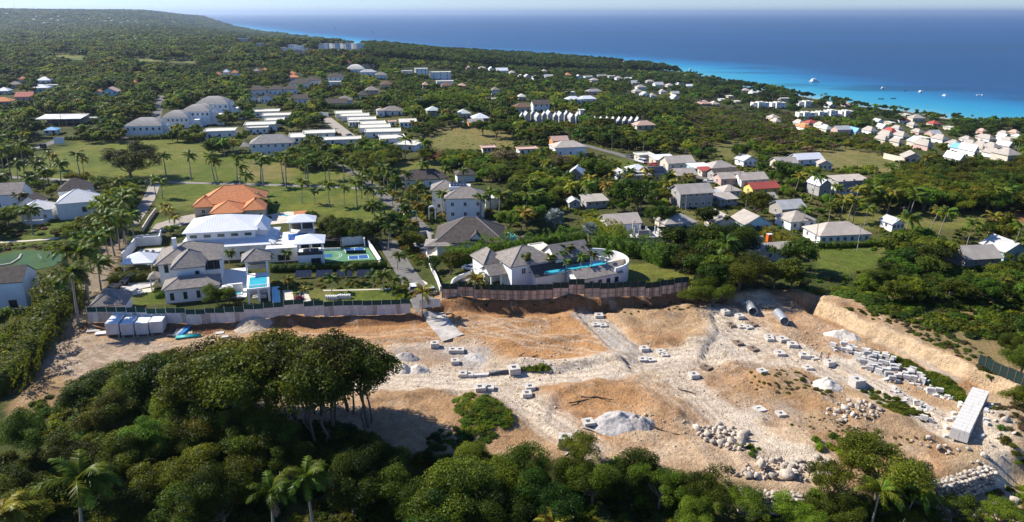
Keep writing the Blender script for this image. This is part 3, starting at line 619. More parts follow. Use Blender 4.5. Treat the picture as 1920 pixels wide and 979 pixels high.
# ---- palms
def frond(seed, L, e0, droop, nl, wid, leaf=0.85, dry=False):
    """one feather leaf along +X, base at the origin"""
    g = np.random.default_rng(seed); t = np.linspace(0, 1, nl + 1); e = e0 - droop * t ** 1.3
    x = np.concatenate([[0], np.cumsum(np.cos(e[:-1])) * L / nl]); z = np.concatenate([[0], np.cumsum(np.sin(e[:-1])) * L / nl])
    V = []; F = []; T = []
    for i in range(nl + 1):
        w = 0.05 * (1 - 0.8 * t[i]) * (1.5 if nl < 20 else 1); V += [(x[i], -w, z[i]), (x[i], w, z[i] + 0.02)]; T += [0.5, 0.5]
        if i: b = 2 * i; F.append((b - 2, b - 1, b + 1, b))
    for i in range(1, nl + 1):
        pf = leaf * (math.sin(math.pi * min(1, 0.14 + 0.86 * t[i])) ** 0.6 + 0.12); fw = np.array([math.cos(e[min(i, nl)]), 0, math.sin(e[min(i, nl)])])
        for sd in (-1, 1):
            d = unit(fw * 0.75 + np.array([0, sd * 1.0, -0.45 + g.normal() * 0.22])) * pf * g.uniform(0.8, 1.1)
            p = np.array([x[i], 0, z[i]]); w = fw * wid / 2; b = len(V)
            V += [p - w, p + w, p + d * 0.6 + w * 0.8 + np.array([0, 0, 0.03]), p + d, p + d * 0.6 - w * 0.8]
            F.append((b, b + 1, b + 2, b + 3, b + 4)); T += [g.uniform(0.1, 0.9)] * 5
    return V, F, T
def frond_mesh(V, F, T, m):
    me = bpy.data.meshes.new('frond'); me.from_pydata([tuple(v) for v in V], [], F); a = me.attributes.new('t', 'FLOAT', 'POINT'); a.data.foreach_set('value', np.array(T, np.float32)); me.materials.append(m); return me
FRONDS = {}
for key, nl, wid in (('near', 30, 0.15), ('mid', 14, 0.32)):
    for nm, L, e0, dr in (('up', 3.2, 1.15, 1.5), ('arch', 3.7, 0.65, 1.75), ('low', 3.4, 0.1, 1.5)):
        q = frond(hash(nm) % 100 if False else {'up': 5, 'arch': 6, 'low': 7}[nm], L, e0, dr, nl, wid)
        FRONDS[key, nm, 'g'] = frond_mesh(*q, L_PALM); FRONDS[key, nm, 'y'] = frond_mesh(*q, L_PALMY); FRONDS[key, nm, 'd'] = frond_mesh(*q, L_FRONDDRY)
def frond_layout(seed, n=14, wind=0.5):
    g = np.random.default_rng(seed); out = []
    for i in range(n):
        a = 2 * math.pi * (i * 0.382 + g.uniform(-0.04, 0.04)); a = a - wind * math.sin(a)
        out.append((a, 'up' if i < n * 0.28 else 'arch' if i < n * 0.72 else 'low', g.uniform(0.85, 1.1), g.uniform(-0.12, 0.12)))
    return out
def palm_trunk(h, r=0.2, lean=0.0, shaft=1.3):
    mb = MB(); k = 7; pts = [Vector((lean * (i / k) ** 1.6, 0, -0.5 + (h + 0.5) * i / k)) for i in range(k + 1)]
    rr = [r * (1.35 if i == 0 else 1.0 + 0.12 * math.sin(i * 0.9) - 0.25 * i / k) for i in range(k + 1)]
    for i in range(k): mb.tube(pts[i], pts[i + 1], rr[i], rr[i + 1], 8, False)
    sh = MB(); sh.tube(pts[-1], pts[-1] + Vector((lean * 0.08, 0, shaft)), r * 0.8, r * 0.38, 8, True)
    return mb.mesh('trunk', PALMBARK, True), sh.mesh('crownshaft', L_PALM, True), Vector((lean * 1.05, 0, h + shaft * 0.92))
PALMK = dict(royal=palm_trunk(7.6, 0.24, 0.15), tallroyal=palm_trunk(9.8, 0.26, -0.2), coco=palm_trunk(7.0, 0.15, 0.9, 0.4), young=palm_trunk(2.6, 0.16, 0.1, 0.7), short=palm_trunk(4.5, 0.18, 0.2, 0.6))
PALMC = {}
def palm_crown(seed, tone):
    k = (seed, tone)
    if k not in PALMC:
        V = []; F = []; T = []
        for a, nm, s, tw in frond_layout(seed, 16):
            v, f, t = FR_RAW[nm]; M = Matrix.Rotation(a, 3, 'Z') @ Matrix.Rotation(tw, 3, 'X') * s
            b = len(V); V += [tuple(M @ Vector(p)) for p in v]; F += [tuple(i + b for i in q) for q in f]; T += t
        PALMC[k] = frond_mesh(V, F, T, L_PALM if tone == 'g' else L_PALMY); PALMC[k].name = 'fronds'
    return PALMC[k]
FR_RAW = {nm: frond({'up': 5, 'arch': 6, 'low': 7}[nm], L, e0, dr, 12, 0.40) for nm, L, e0, dr in (('up', 3.2, 1.15, 1.5), ('arch', 3.7, 0.65, 1.75), ('low', 3.4, 0.1, 1.5))}
NPALM = [0]
def palm(loc, kind='royal', s=1.0, tone='g', label=None, group=None, near=False, rz=None, wind=0.5, name='palm_tree', dead=0):
    NPALM[0] += 1; g = random.Random(NPALM[0] * 13 + 5)
    rz = g.uniform(-0.5, 0.5) if rz is None else rz
    t, sh, top = PALMK[kind]
    r = empty(name, loc, rz, label, 'palm', group); r.scale = (s, s, s * g.uniform(0.84, 1.14)); r.rotation_euler = (g.uniform(-.07, .07), g.uniform(-.04, .10), rz)
    obj('trunk', t, r); obj('crownshaft', sh, r)
    fs = {'young': .78, 'royal': 1.28, 'tallroyal': 1.3}.get(kind, 1.05)
    if near:
        lay = frond_layout(NPALM[0], 17 if kind != 'young' else 11, wind)
        for i, (a, nm, k, tw) in enumerate(lay):
            o = obj('frond', FRONDS['near' if near == 2 else 'mid', nm, 'd' if i >= len(lay) - dead else tone], r, top); o.rotation_euler = (tw, 0, a); o.scale = (k * fs,) * 3
    else: obj('fronds', palm_crown(NPALM[0] % 4, tone), r, top, 0, fs)
    return r
def fan_palm(loc, s, label, group=None):
    """silver fan palm: stiff round leaves on stalks, as a ball"""
    r = empty('fan_palm', loc, random.uniform(0, 6), label, 'palm', group); r.scale = (s,) * 3
    mb = MB(); mb.tube((0, 0, -0.5), (0, 0, 3.0), 0.28, 0.24, 10, False); mb.build('trunk', PALMBARK, r)
    if not hasattr(fan_palm, 'me'):
        V = [(0, 0, 0), (0.03, -0.03, 0), (1.5, -0.02, 0.1), (1.5, 0.02, 0.1), (0.03, 0.03, 0)]; F = [(1, 2, 3, 4)]; T = [0.3] * 5; n = 26
        for i in range(n):
            a = -2.3 + 4.6 * i / (n - 1); a1 = a - 0.07; a2 = a + 0.07; fold = 0.06 * (-1) ** i; b = len(V); cx = 1.5; l = 1.35
            V += [(cx, 0, 0.1), (cx + l * 0.65 * math.cos(a1), l * 0.65 * math.sin(a1), 0.1 + fold), (cx + l * math.cos(a), l * math.sin(a), 0.02), (cx + l * 0.65 * math.cos(a2), l * 0.65 * math.sin(a2), 0.1 - fold)]
            F.append((b, b + 1, b + 2, b + 3)); T += [random.uniform(0.2, 1)] * 4
        fan_palm.me = frond_mesh(V, F, T, L_SILVER)
    for i in range(30):
        e = 1.35 - 1.9 * (i / 29) ** 0.9; a = i * 2.39996
        o = obj('leaf', fan_palm.me, r, (0, 0, 3.0)); o.rotation_euler = (random.uniform(-0.3, 0.3), -e, a); o.scale = (random.uniform(0.9, 1.1),) * 3
    return r
def hedge(name, label, pts, w, h, m, cat='hedge', size=0.42, per=26, group=None, rough=0.35, z=None, parts=True):
    """clipped or overgrown hedge along a world polyline"""
    L = Leaves(int(abs(pts[0][0] * 7 + pts[0][1] * 3)) % 9999); g = L.g; cores = []
    for p, q in zip(pts[:-1], pts[1:]):
        p, q = np.array(p[:2]), np.array(q[:2]); d = q - p; ln = np.linalg.norm(d); d = d / max(ln, 1e-6); nrm = np.array([-d[1], d[0]])
        k = max(1, int(ln / 2.0)); 
        for i in range(k):
            a = p + d * ln * i / k; b = p + d * ln * (i + 1) / k; cores.append((a, b, nrm))
        n = int(ln * (w + 2 * h) * per / 2.4)
        if n < 1: continue
        u = g.random(n); f = g.random(n) * (w + 2 * h); s = g.uniform(-1, 1, n)
        off = np.where(f < w, f - w / 2, np.where(f < w + h, -w / 2, w / 2)); zz = np.where(f < w, h, np.where(f < w + h, f - w, f - w - h))
        N = np.where((f < w)[:, None], np.array([0, 0, 1.0]), np.where((f < w + h)[:, None], np.append(-nrm, 0), np.append(nrm, 0)))
        xy = p + d * (u * ln)[:, None] + nrm * off[:, None]; lump = 1 + rough * 2 * fbm(xy[:, 0] + zz, xy[:, 1] - zz, 2.2, 3, 3)
        c = np.concatenate([p + d * (u * ln)[:, None] + nrm * (off * lump)[:, None], (zz * lump)[:, None]], 1)
        c[:, 2] += H(c[:, 0], c[:, 1]); L.quads(c, unit(N + g.normal(size=(n, 3)) * 0.6), np.full(n, size), np.clip(0.5 + 1.5 * fbm(c[:, 0], c[:, 1], 1.8, 3, 4) + g.uniform(-0.25, 0.25, n), 0, 1))
    cx = float(np.mean([p[0] for p in pts])); cy = float(np.mean([p[1] for p in pts])); cz = float(H(cx, cy))
    mb = MB()
    for a, b, nrm in cores:
        k = 0.72; V = []
        for c in (a, b):
            zb = float(H(c[0], c[1])); s = nrm * w / 2 * k
            V += [(c[0] - s[0], c[1] - s[1], zb - 0.3), (c[0] + s[0], c[1] + s[1], zb - 0.3), (c[0] + s[0] * .9, c[1] + s[1] * .9, zb + h * k), (c[0] - s[0] * .9, c[1] - s[1] * .9, zb + h * k)]
        mb.add(V, [(0, 4, 5, 1), (1, 5, 6, 2), (2, 6, 7, 3), (3, 7, 4, 0), (0, 1, 2, 3), (4, 7, 6, 5)])
    V = np.concatenate([np.concatenate(L.V), np.array(mb.v)]) - np.array([cx, cy, cz]); F4 = np.concatenate([np.concatenate(L.F4), np.array(mb.f) + L.n])
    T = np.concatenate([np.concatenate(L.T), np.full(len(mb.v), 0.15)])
    o = obj(name, np_mesh(name, V, F4, m, False, {'t': ('FLOAT', T)}), None, (cx, cy, cz)); return tag(o, label, cat, group)
def scatter_stuff(name, label, pts, scl, rot, vi, protos, cat=None):
    """one object: plants nobody could count, put at points by geometry nodes"""
    me = np_mesh(name, np.asarray(pts), [], None) if False else bpy.data.meshes.new(name)
    n = len(pts); me.vertices.add(n); me.vertices.foreach_set('co', np.asarray(pts, np.float32).ravel())
    for an, ty, key, d in (('sc', 'FLOAT_VECTOR', 'vector', scl), ('rt', 'FLOAT_VECTOR', 'vector', np.stack([0 * rot, 0 * rot, rot], 1)), ('vi', 'INT', 'value', vi)):
        a = me.attributes.new(an, ty, 'POINT'); a.data.foreach_set(key, np.asarray(d, np.int32 if ty == 'INT' else np.float32).ravel())
    o = obj(name, me); tag(o, label, cat, None, 'stuff')
    ng = bpy.data.node_groups.new(name, 'GeometryNodeTree'); ng.interface.new_socket('Geometry', in_out='INPUT', socket_type='NodeSocketGeometry'); ng.interface.new_socket('Geometry', in_out='OUTPUT', socket_type='NodeSocketGeometry')
    N, L = ng.nodes, ng.links; gi, go = N.new('NodeGroupInput'), N.new('NodeGroupOutput'); ip = N.new('GeometryNodeInstanceOnPoints'); jn = N.new('GeometryNodeJoinGeometry')
    for pm in reversed(protos):
        po = bpy.data.objects.new('proto', pm); oi = N.new('GeometryNodeObjectInfo'); oi.inputs['Object'].default_value = po; oi.inputs['As Instance'].default_value = True; L.new(oi.outputs['Geometry'], jn.inputs[0])
    def na(nm, ty):
        a = N.new('GeometryNodeInputNamedAttribute'); a.data_type = ty; a.inputs['Name'].default_value = nm; return [s for s in a.outputs if s.enabled and s.name == 'Attribute'][0]
    L.new(gi.outputs[0], ip.inputs['Points']); L.new(jn.outputs[0], ip.inputs['Instance']); ip.inputs['Pick Instance'].default_value = True
    L.new(na('vi', 'INT'), ip.inputs['Instance Index']); L.new(na('sc', 'FLOAT_VECTOR'), ip.inputs['Scale']); L.new(na('rt', 'FLOAT_VECTOR'), ip.inputs['Rotation'])
    L.new(ip.outputs[0], go.inputs[0]); md = o.modifiers.new('plants', 'NODES'); md.node_group = ng; return o
# ================================================================ buildings
WHITE = mat('white_render', (0.76, 0.75, 0.72), 0.8, 0.11, 0.35)
CREAMW = mat('cream_render', (0.56, 0.50, 0.40), 0.85, 0.08, 0.7)
GREYW = mat('grey_render', (0.34, 0.33, 0.31), 0.9, 0.18, 0.6)
BLUEW = mat('pale_blue_render', (0.36, 0.58, 0.62), 0.85, 0.06, 0.7)
YELW = mat('yellow_render', (0.66, 0.52, 0.13), 0.85, 0.06, 0.7)
PINKW = mat('pink_render', (0.54, 0.37, 0.32), 0.85, 0.08, 0.7)
ORW = mat('orange_render', (0.62, 0.27, 0.09), 0.85, 0.08, 0.7)
WOODW = mat('grey_boards', (0.34, 0.31, 0.28), 0.9, 0.2, 1.0, streak=(1, 1, 9))
SHING = mat('grey_shingle', (0.235, 0.205, 0.178), 0.9, 0.28, 1.1, 0.5, 5, streak=(1, 1, 3))
SHINGP = mat('pale_weathered_shingle', (0.29, 0.27, 0.245), 0.9, 0.2, 0.8, 0.4, 5)
DARKR = mat('dark_shingle', (0.085, 0.070, 0.060), 0.9, 0.3, 1.1, 0.5, 5)
BROWNR = mat('brown_roof', (0.16, 0.095, 0.065), 0.9, 0.2, 1.0)
WMETAL = mat('white_metal_roof', (0.66, 0.67, 0.68), 0.5, 0.05, 0.5, spec=0.4)
TANR = mat('beige_roof', (0.43, 0.37, 0.31), 0.85, 0.14, 0.4)
TANG = mat('grey_beige_roof', (0.36, 0.32, 0.275), 0.85, 0.16, 0.4)
GREYR = mat('grey_sheet_roof', (0.42, 0.42, 0.41), 0.7, 0.16, 0.4)
FLATR = mat('pale_flat_roof', (0.54, 0.52, 0.44), 0.85, 0.08, 0.3)
TILE = mat('orange_clay_tiles', (0.56, 0.215, 0.085), 0.85, 0.2, 1.6, 0.4, 7)
REDR = mat('red_sheet_roof', (0.36, 0.075, 0.055), 0.7, 0.15, 0.5)
BLUER = mat('blue_sheet_roof', (0.16, 0.38, 0.62), 0.6, 0.1, 0.5)
PINKR = mat('salmon_roof', (0.48, 0.32, 0.25), 0.85, 0.12, 0.5)
GREENR = mat('pale_green_roof', (0.46, 0.52, 0.47), 0.8, 0.1, 0.5)
GLASS = mat('dark_window_glass', (0.030, 0.036, 0.042), 0.12, 0.3, 0.8, spec=0.5)
GLASSG = mat('green_window_glass', (0.05, 0.10, 0.085), 0.12, 0.3, 0.8, spec=0.5)
FRAME = mat('white_frame', (0.72, 0.72, 0.70), 0.5, 0.04)
DFRAME = mat('dark_frame', (0.06, 0.06, 0.06), 0.5, 0.1)
POOLW = mat('pool_water', (0.045, 0.40, 0.50), 0.08, 0.12, 0.5, 0.06, 1.5, spec=0.5)
POOLD = mat('deep_pool_water', (0.012, 0.07, 0.26), 0.08, 0.12, 0.5, 0.06, 1.5, spec=0.5)
SOLAR = mat('solar_cells', (0.022, 0.028, 0.045), 0.15, 0.2, 0.6, spec=0.6)
CUSH = mat('pale_cushion', (0.62, 0.58, 0.52), 0.9, 0.08)
DCUSH = mat('charcoal_cushion', (0.09, 0.09, 0.10), 0.9, 0.1)
CANVAS = mat('off_white_canvas', (0.70, 0.66, 0.58), 0.9, 0.06)
def _unit_window(fm):
    mb = MB()
    for a, b, c, d in ((-.5, 0, -.42, 1), (.42, 0, .5, 1), (-.42, 0, .42, .08), (-.42, .92, .42, 1), (-.03, .08, .03, .92)): mb.box(a, -0.07, b, c, 0.03, d)
    return mb.mesh('window', fm)
WINF, WIND = _unit_window(FRAME), _unit_window(DFRAME)
PANE = MB().box(-.45, -0.03, .04, .45, 0.0, .96).mesh('pane', GLASS); PANEG = MB().box(-.45, -0.03, .04, .45, 0.0, .96).mesh('pane', GLASSG)
WSIMPLE = MB().box(-.5, -0.05, 0, .5, 0.03, 1).mesh('window', GLASS)
HOUSES = []      # (footprint centre, radius) for keeping plants off
CLEARPX = []     # image regions where the photograph shows no tree crowns
class Bldg:
    def __init__(s, name, label, A, B, ez, cat='house', group=None, yaw=None, zmode='mean', maxyaw=40):
        a, b = P(A[0], A[1], ez), P(B[0], B[1], ez)
        y = math.atan2(b.y - a.y, b.x - a.x)
        lim = R(maxyaw); y = max(-lim, min(lim, y)) if yaw is None else R(yaw)
        s.yaw = y; s.c, s.n = math.cos(y), math.sin(y)
        if abs(y) >= lim - 1e-6 or yaw is not None:
            m = (a + b) / 2; w = abs(B[0] - A[0]) / ppm(Vector((m.x, m.y, m.z + ez))) / max(0.5, abs(math.cos(y)))
            a = Vector((m.x - s.c * w / 2, m.y - s.n * w / 2, 0)); b = Vector((m.x + s.c * w / 2, m.y + s.n * w / 2, 0))
        s.W = (b.xy - a.xy).length; s.z = float(H((a.x + b.x) / 2, (a.y + b.y) / 2))
        s.o = Vector((a.x, a.y, s.z)); s.root = empty(name, s.o, y, label, cat, group); s.far = (a.y > 330)
    def loc(s, px, py, z):
        """pixel at height z over the house's base -> local x, y"""
        p = Pz(px, py, s.z + z); dx, dy = p[0] - s.o.x, p[1] - s.o.y
        return dx * s.c + dy * s.n, -dx * s.n + dy * s.c
    def wpt(s, x, y, z=0): return Vector((s.o.x + x * s.c - y * s.n, s.o.y + x * s.n + y * s.c, s.z + z))
    def span(s, A, B, ez):
        (x0, y0), (x1, y1) = s.loc(*A, ez), s.loc(*B, ez); return x0, x1, (y0 + y1) / 2
    def wall(s, x0, y0, x1, y1, z0, z1, m=None, name='wall'): return MB().box(x0, y0, z0, x1, y1, z1).build(name, m or WHITE, s.root)
    def box(s, name, x0, y0, z0, x1, y1, z1, m, parent=None): return MB().box(x0, y0, z0, x1, y1, z1).build(name, m, parent or s.root)
    def win(s, face, x, y, z, w, h, fm=None, pane=None):
        rz = {'f': 0, 'l': -math.pi / 2, 'r': math.pi / 2, 'b': math.pi}[face]
        if s.far: return obj('window', WSIMPLE, s.root, (x, y, z), rz, (w, 1, h))
        o = obj('window', fm or WINF, s.root, (x, y, z), rz, (w, 1, h)); obj('pane', pane or PANE, o); return o
    def wins(s, face, x0, y0, x1, y1, z, n, w=1.1, h=1.3, **k):
        for i in range(n):
            t = (i + 0.5) / n
            if face in 'fb': s.win(face, x0 + (x1 - x0) * t, y0 if face == 'f' else y1, z, w, h, **k)
            else: s.win(face, x0 if face == 'l' else x1, y0 + (y1 - y0) * t, z, w, h, **k)
    def roof(s, kind, x0, y0, x1, y1, z, rise, m, oh=0.5, caps=False, axis=None):
        mb = MB(); a, b, c, d = x0 - oh, y0 - oh, x1 + oh, y1 + oh
        if kind == 'hip': mb.hip(a, b, c, d, z, rise)
        elif kind == 'gable':
            ax = axis or ('x' if (x1 - x0) >= (y1 - y0) else 'y'); mb.gable(a, b, c, d, z, rise, axis=ax)
            wm = s.wm
            if ax == 'x':
                ym = (y0 + y1) / 2
                for xx in (x0 + 0.01, x1 - 0.21): MB().add([(xx, y0, z), (xx, y1, z), (xx, ym, z + rise * 0.97), (xx + .2, y0, z), (xx + .2, y1, z), (xx + .2, ym, z + rise * 0.97)], [(0, 2, 1), (3, 4, 5), (0, 3, 5, 2), (1, 2, 5, 4), (0, 1, 4, 3)]).build('gable_wall', wm, s.root)
            else:
                xm = (x0 + x1) / 2
                for yy in (y0 + 0.01, y1 - 0.21): MB().add([(x0, yy, z), (x1, yy, z), (xm, yy, z + rise * 0.97), (x0, yy + .2, z), (x1, yy + .2, z), (xm, yy + .2, z + rise * 0.97)], [(0, 1, 2), (3, 5, 4), (0, 2, 5, 3), (1, 4, 5, 2), (0, 3, 4, 1)]).build('gable_wall', wm, s.root)
        elif kind == 'flat':
            mb.box(a, b, z, c, d, z + 0.22)
            if rise:
                for q in ((a, b, c, b + .3), (a, d - .3, c, d), (a, b + .3, a + .3, d - .3), (c - .3, b + .3, c, d - .3)): mb.box(q[0], q[1], z + .22, q[2], q[3], z + .22 + rise)
        elif kind == 'shed': mb.shed(a, b, c, d, z, z + rise)
        elif kind == 'dome':
            w, dd = c - a, d - b; prev = None; V = []; F = []
            for i, (k, zz) in enumerate(((0, 0), (.12, .36), (.24, .66), (.36, .88), (.46, 1.0))):
                kx = k * min(w, dd); V += [(a + kx, b + kx, z + zz * rise), (c - kx, b + kx, z + zz * rise), (c - kx, d - kx, z + zz * rise), (a + kx, d - kx, z + zz * rise)]
                if i: q = 4 * i; F += [(q - 4 + j, q - 4 + (j + 1) % 4, q + (j + 1) % 4, q + j) for j in range(4)]
            F += [(len(V) - 4, len(V) - 3, len(V) - 2, len(V) - 1), (3, 2, 1, 0)]; mb.add(V, F)
        r = mb.build('roof', m, s.root)
        if caps and kind == 'hip':
            v = mb.v; w, dd = c - a, d - b
            E = [(4, 8), (7, 8), (5, 9), (6, 9), (8, 9)] if w >= dd else [(4, 8), (5, 8), (6, 9), (7, 9), (8, 9)]
            for i, j in E:
                if (Vector(v[i]) - Vector(v[j])).length > 0.3: MB().tube(v[i], v[j], 0.11, 0.11, 5).build('ridge_cap', caps, r)
        return r
    def block(s, A, B, ez, d, roof='hip', rise=2.0, rm=None, wm=None, oh=0.5, nw=0, z0=-1.5, caps=False, sw=0, wz=None, wh=1.3, ww=1.0, axis=None, fm=None, pane=None):
        x0, x1, y0 = s.span(A, B, ez); x0 += oh; x1 -= oh; y0 += oh
        s.wm = wm or WHITE
        s.wall(x0, y0, x1, y0 + d, z0, ez, wm)
        s.roof(roof, x0, y0, x1, y0 + d, ez + 0.002, rise, rm or SHING, oh, caps, axis)
        for st in range(max(1, int(round(ez / 3.1)))) if nw else ():
            zz = (0.95 + 3.1 * st) if wz is None else wz
            s.wins('f', x0, y0, x1, y0 + d, zz, nw, ww, wh, fm=fm, pane=pane)
            if sw: s.wins('l' if s.o.x > 0 else 'r', x0, y0, x1, y0 + d, zz, sw, ww, wh, fm=fm, pane=pane)
            if wz is not None: break
        s.foot(x0, y0, x1, y0 + d, ez)
        return x0, y0, x1, y0 + d
    def foot(s, x0, y0, x1, y1, ez, vis=0.75):
        c = s.wpt((x0 + x1) / 2, (y0 + y1) / 2); HOUSES.append((c.x, c.y, x0 - x1, y1 - y0, s.yaw, math.hypot(x1 - x0, y1 - y0) / 2))
        pts = [s.wpt(x, y, z) for x in (x0, x1) for y in (y0, y1) for z in (ez * (1 - vis) if c.y < 330 else ez * .6, ez + 1.5)]
        q = [proj(p.x, p.y, p.z) for p in pts]; xs = [float(a[0]) for a in q]; ys = [float(a[1]) for a in q]
        CLEARPX.append([(min(xs), min(ys)), (max(xs), min(ys)), (max(xs), max(ys)), (min(xs), max(ys))])
def pool(name, label, px, z, m=None, rim=None, depth=1.2, parent=None, base=None):
    """water surface a little below a rim; px outlines the water at height z over base"""
    zb = (float(P(*px[0]).z) if base is None else base) + z
    w = [tuple(Pz(a, b, zb)[:2]) for a, b in px]; cx = sum(p[0] for p in w) / len(w); cy = sum(p[1] for p in w) / len(w)
    r = parent or empty(name, (cx, cy, zb), 0, label, 'pool'); l = [(x - cx, y - cy) for x, y in w]
    loc = Vector((cx, cy, zb))
    def mk(nm, mb, mm):
        o = mb.build(nm, mm, r); 
        if parent: o.matrix_world = Matrix.Translation(loc); 
        return o
    mk('water', MB().prism(l, -depth, -0.06), m or POOLW)
    k = [(x * (1 + 0.7 / max(1, math.hypot(x, y))), y * (1 + 0.7 / max(1, math.hypot(x, y)))) for x, y in l]; n = len(l)
    a = sum(l[i][0] * l[(i + 1) % n][1] - l[(i + 1) % n][0] * l[i][1] for i in range(n))
    if a < 0: l = l[::-1]; k = k[::-1]
    V = [(x, y, 0.05) for x, y in l] + [(x, y, 0.05) for x, y in k] + [(x, y, -depth) for x, y in l] + [(x, y, -depth) for x, y in k]
    F = []
    for i in range(n):
        j = (i + 1) % n; F += [(i, n + i, n + j, j), (n + i, 3 * n + i, 3 * n + j, n + j), (i, j, 2 * n + j, 2 * n + i)]
    mk('rim', MB().add(V, F), rim or PAVE); return r
LOUNGE = {}
def lounger(loc, rz, label, group, m=None):
    if not LOUNGE:
        f = MB(); f.box(-0.34, 0, 0.22, 0.34, 1.25, 0.30); 
        for x in (-.3, .26):
            for y in (0.1, 1.1): f.box(x, y, 0, x + .05, y + .05, 0.22)
        LOUNGE['frame'] = f.mesh('frame', FRAME); LOUNGE['seat'] = MB().box(-.32, 0, .302, .32, 1.25, .40).mesh('seat', CUSH)
        LOUNGE['back'] = MB().add([(-.32, 1.25, .30), (.32, 1.25, .30), (.32, 1.85, .75), (-.32, 1.85, .75), (-.32, 1.2, .40), (.32, 1.2, .40), (.32, 1.8, .85), (-.32, 1.8, .85)], [(0, 3, 2, 1), (4, 5, 6, 7), (0, 1, 5, 4), (1, 2, 6, 5), (2, 3, 7, 6), (3, 0, 4, 7)]).mesh('backrest', CUSH)
    r = empty('sun_lounger', loc, rz, label, 'lounger', group)
    for k, nm in (('frame', 'frame'), ('seat', 'seat'), ('back', 'backrest')): obj(nm, LOUNGE[k], r)
    return r
def parasol(loc, s, label, group=None):
    r = empty('parasol', loc, 0, label, 'parasol', group); r.scale = (s,) * 3
    n = 8; V = [(1.5 * math.cos(2 * math.pi * i / n), 1.5 * math.sin(2 * math.pi * i / n), 2.2) for i in range(n)] + [(0, 0, 2.75), (0, 0, 2.3)]
    MB().add(V, [(i, (i + 1) % n, n) for i in range(n)] + [((i + 1) % n, i, n + 1) for i in range(n)]).build('canopy', CANVAS, r)
    MB().tube((0, 0, 0), (0, 0, 2.3), 0.04, 0.04, 6).build('pole', FRAME, r); MB().tube((0, 0, 0), (0, 0, 0.1), 0.3, 0.3, 8).build('base', CONC, r); return r
def solar(parent, x, y, z, nx, ny, w, l, tilt, name='solar_panel'):
    """a raked array of panels, each panel a part"""
    me = MB().box(0, 0, 0, w - 0.05, l - 0.05, 0.04).mesh(name, SOLAR)
    for i in range(nx):
        for j in range(ny):
            o = obj(name, me, parent, (x + i * w, y + j * l * math.cos(tilt), z + j * l * math.sin(tilt))); o.rotation_euler = (tilt, 0, 0)

# ---------------------------------------------------------------- grey villa behind the white hoarding
b = Bldg('villa', 'two-storey white villa with grey hipped roofs and a raised turquoise pool', (302, 547), (412, 536), 3.2, 'villa')
CAP = mat('roof_ridge_cap', (0.30, 0.27, 0.24), 0.85, 0.1)
GV = b
x0, y0, x1, y1 = b.block((302, 547), (412, 536), 3.2, 6.0, 'hip', 1.9, SHING, WHITE, 0.6, 0, caps=CAP); b.wins('f', x0, y0, x1, y1, 0.7, 4, 0.8, 1.7, fm=WIND)
GW = (x0, y0, x1, y1)
m0 = b.block((291, 497), (416, 489), 6.3, 11.5, 'hip', 3.3, SHING, WHITE, 0.6, 0, caps=CAP, z0=-1)
m1 = b.block((318, 507), (385, 500), 6.62, 8.0, 'hip', 3.0, SHING, WHITE, 0.6, 0, caps=CAP, z0=-1)
b.win('f', m0[0] + 1.6, m0[1], 4.2, 0.9, 1.9, WIND); b.win('f', m1[2] - 1.3, m1[1], 4.0, 0.9, 1.7, WIND)
for i in range(3): b.win('f', m0[2] - 4.0 + i * 1.35 + 0.6, m0[1], 4.0, 1.3, 2.4, WIND)
b.win('f', m0[2] - 1.9, m0[1], 0.6, 3.4, 2.2, WIND)
q = b.block((275, 527), (299, 523), 3.0, 3.5, 'hip', 1.2, SHING, WHITE, 0.4, z0=2.8)
for xx in (q[0] + .1, q[2] - .3):
    b.box('column', xx, q[1] + .1, -1, xx + .25, q[1] + .35, 2.8, WHITE)
b.box('chimney', m0[0] + 3.0, m0[1] + 4.5, 7.5, m0[0] + 3.9, m0[1] + 5.4, 11.0, WHITE)
# pool tower, pavilion and terrace
px0, px1, py0 = b.span((462, 541), (505, 538), 3.6)
b.box('terrace', m0[2] + .01, GW[1] - 1.5, -1.2, px0 - .4, m0[3] - 1, 0.25, mat('white_terrace', (0.70, 0.68, 0.63), 0.7, 0.06))
b.box('pool_deck', px0, py0, 3.05, px1, py0 + 10.5, 3.5, WHITE); 
for i in range(3):
    xx = px0 + .02 + i * (px1 - px0 - .5) / 2
    b.box('column', xx, py0 + .02, -1.2, xx + .45, py0 + .47, 3.05, WHITE)
    b.box('column', xx, py0 + 5.0, -1.2, xx + .45, py0 + 5.45, 3.05, WHITE)
b.box('back_wall', px0, py0 + 5.6, -1.2, px1, py0 + 10.4, 3.04, WHITE)
b.box('pool_water', px0 + .55, py0 + .45, 3.3, px1 - .55, py0 + 7.6, 3.56, POOLW)
for i in range(12):
    xx = px0 + .1 + i * (px1 - px0 - .3) / 11; b.box('baluster', xx, py0 - .02, 3.5, xx + .1, py0 + .08, 4.2, WHITE)
b.box('handrail', px0, py0 - .05, 4.2, px1, py0 + .12, 4.3, WHITE)
pv = b.block((452, 494), (508, 489), 6.6, 5.0, 'hip', 2.4, SHING, WHITE, 0.7, caps=CAP, z0=6.4)
for xx in (pv[0] + .1, pv[2] - .5):
    for yy in (pv[1] + .1, pv[3] - .5): b.box('column', xx, yy, 3.5, xx + .4, yy + .4, 6.4, WHITE)
b.box('bar_counter', pv[0] + .6, pv[3] - 1.4, 3.5, pv[2] - .6, pv[3] - .8, 4.6, WOODW)
b.box('pavilion_back_wall', pv[0] + .5, pv[3] - .45, 3.5, pv[2] - .5, pv[3] - .2, 6.4, GREYW)
b.box('side_pool_rim', px1 + .25, py0 - 1.5, -1.2, px1 + 2.0, py0 + 9, 0.2, WHITE); b.box('side_pool_water', px1 + .5, py0 - 1.2, 0, px1 + 1.75, py0 + 8.7, 0.24, POOLW)
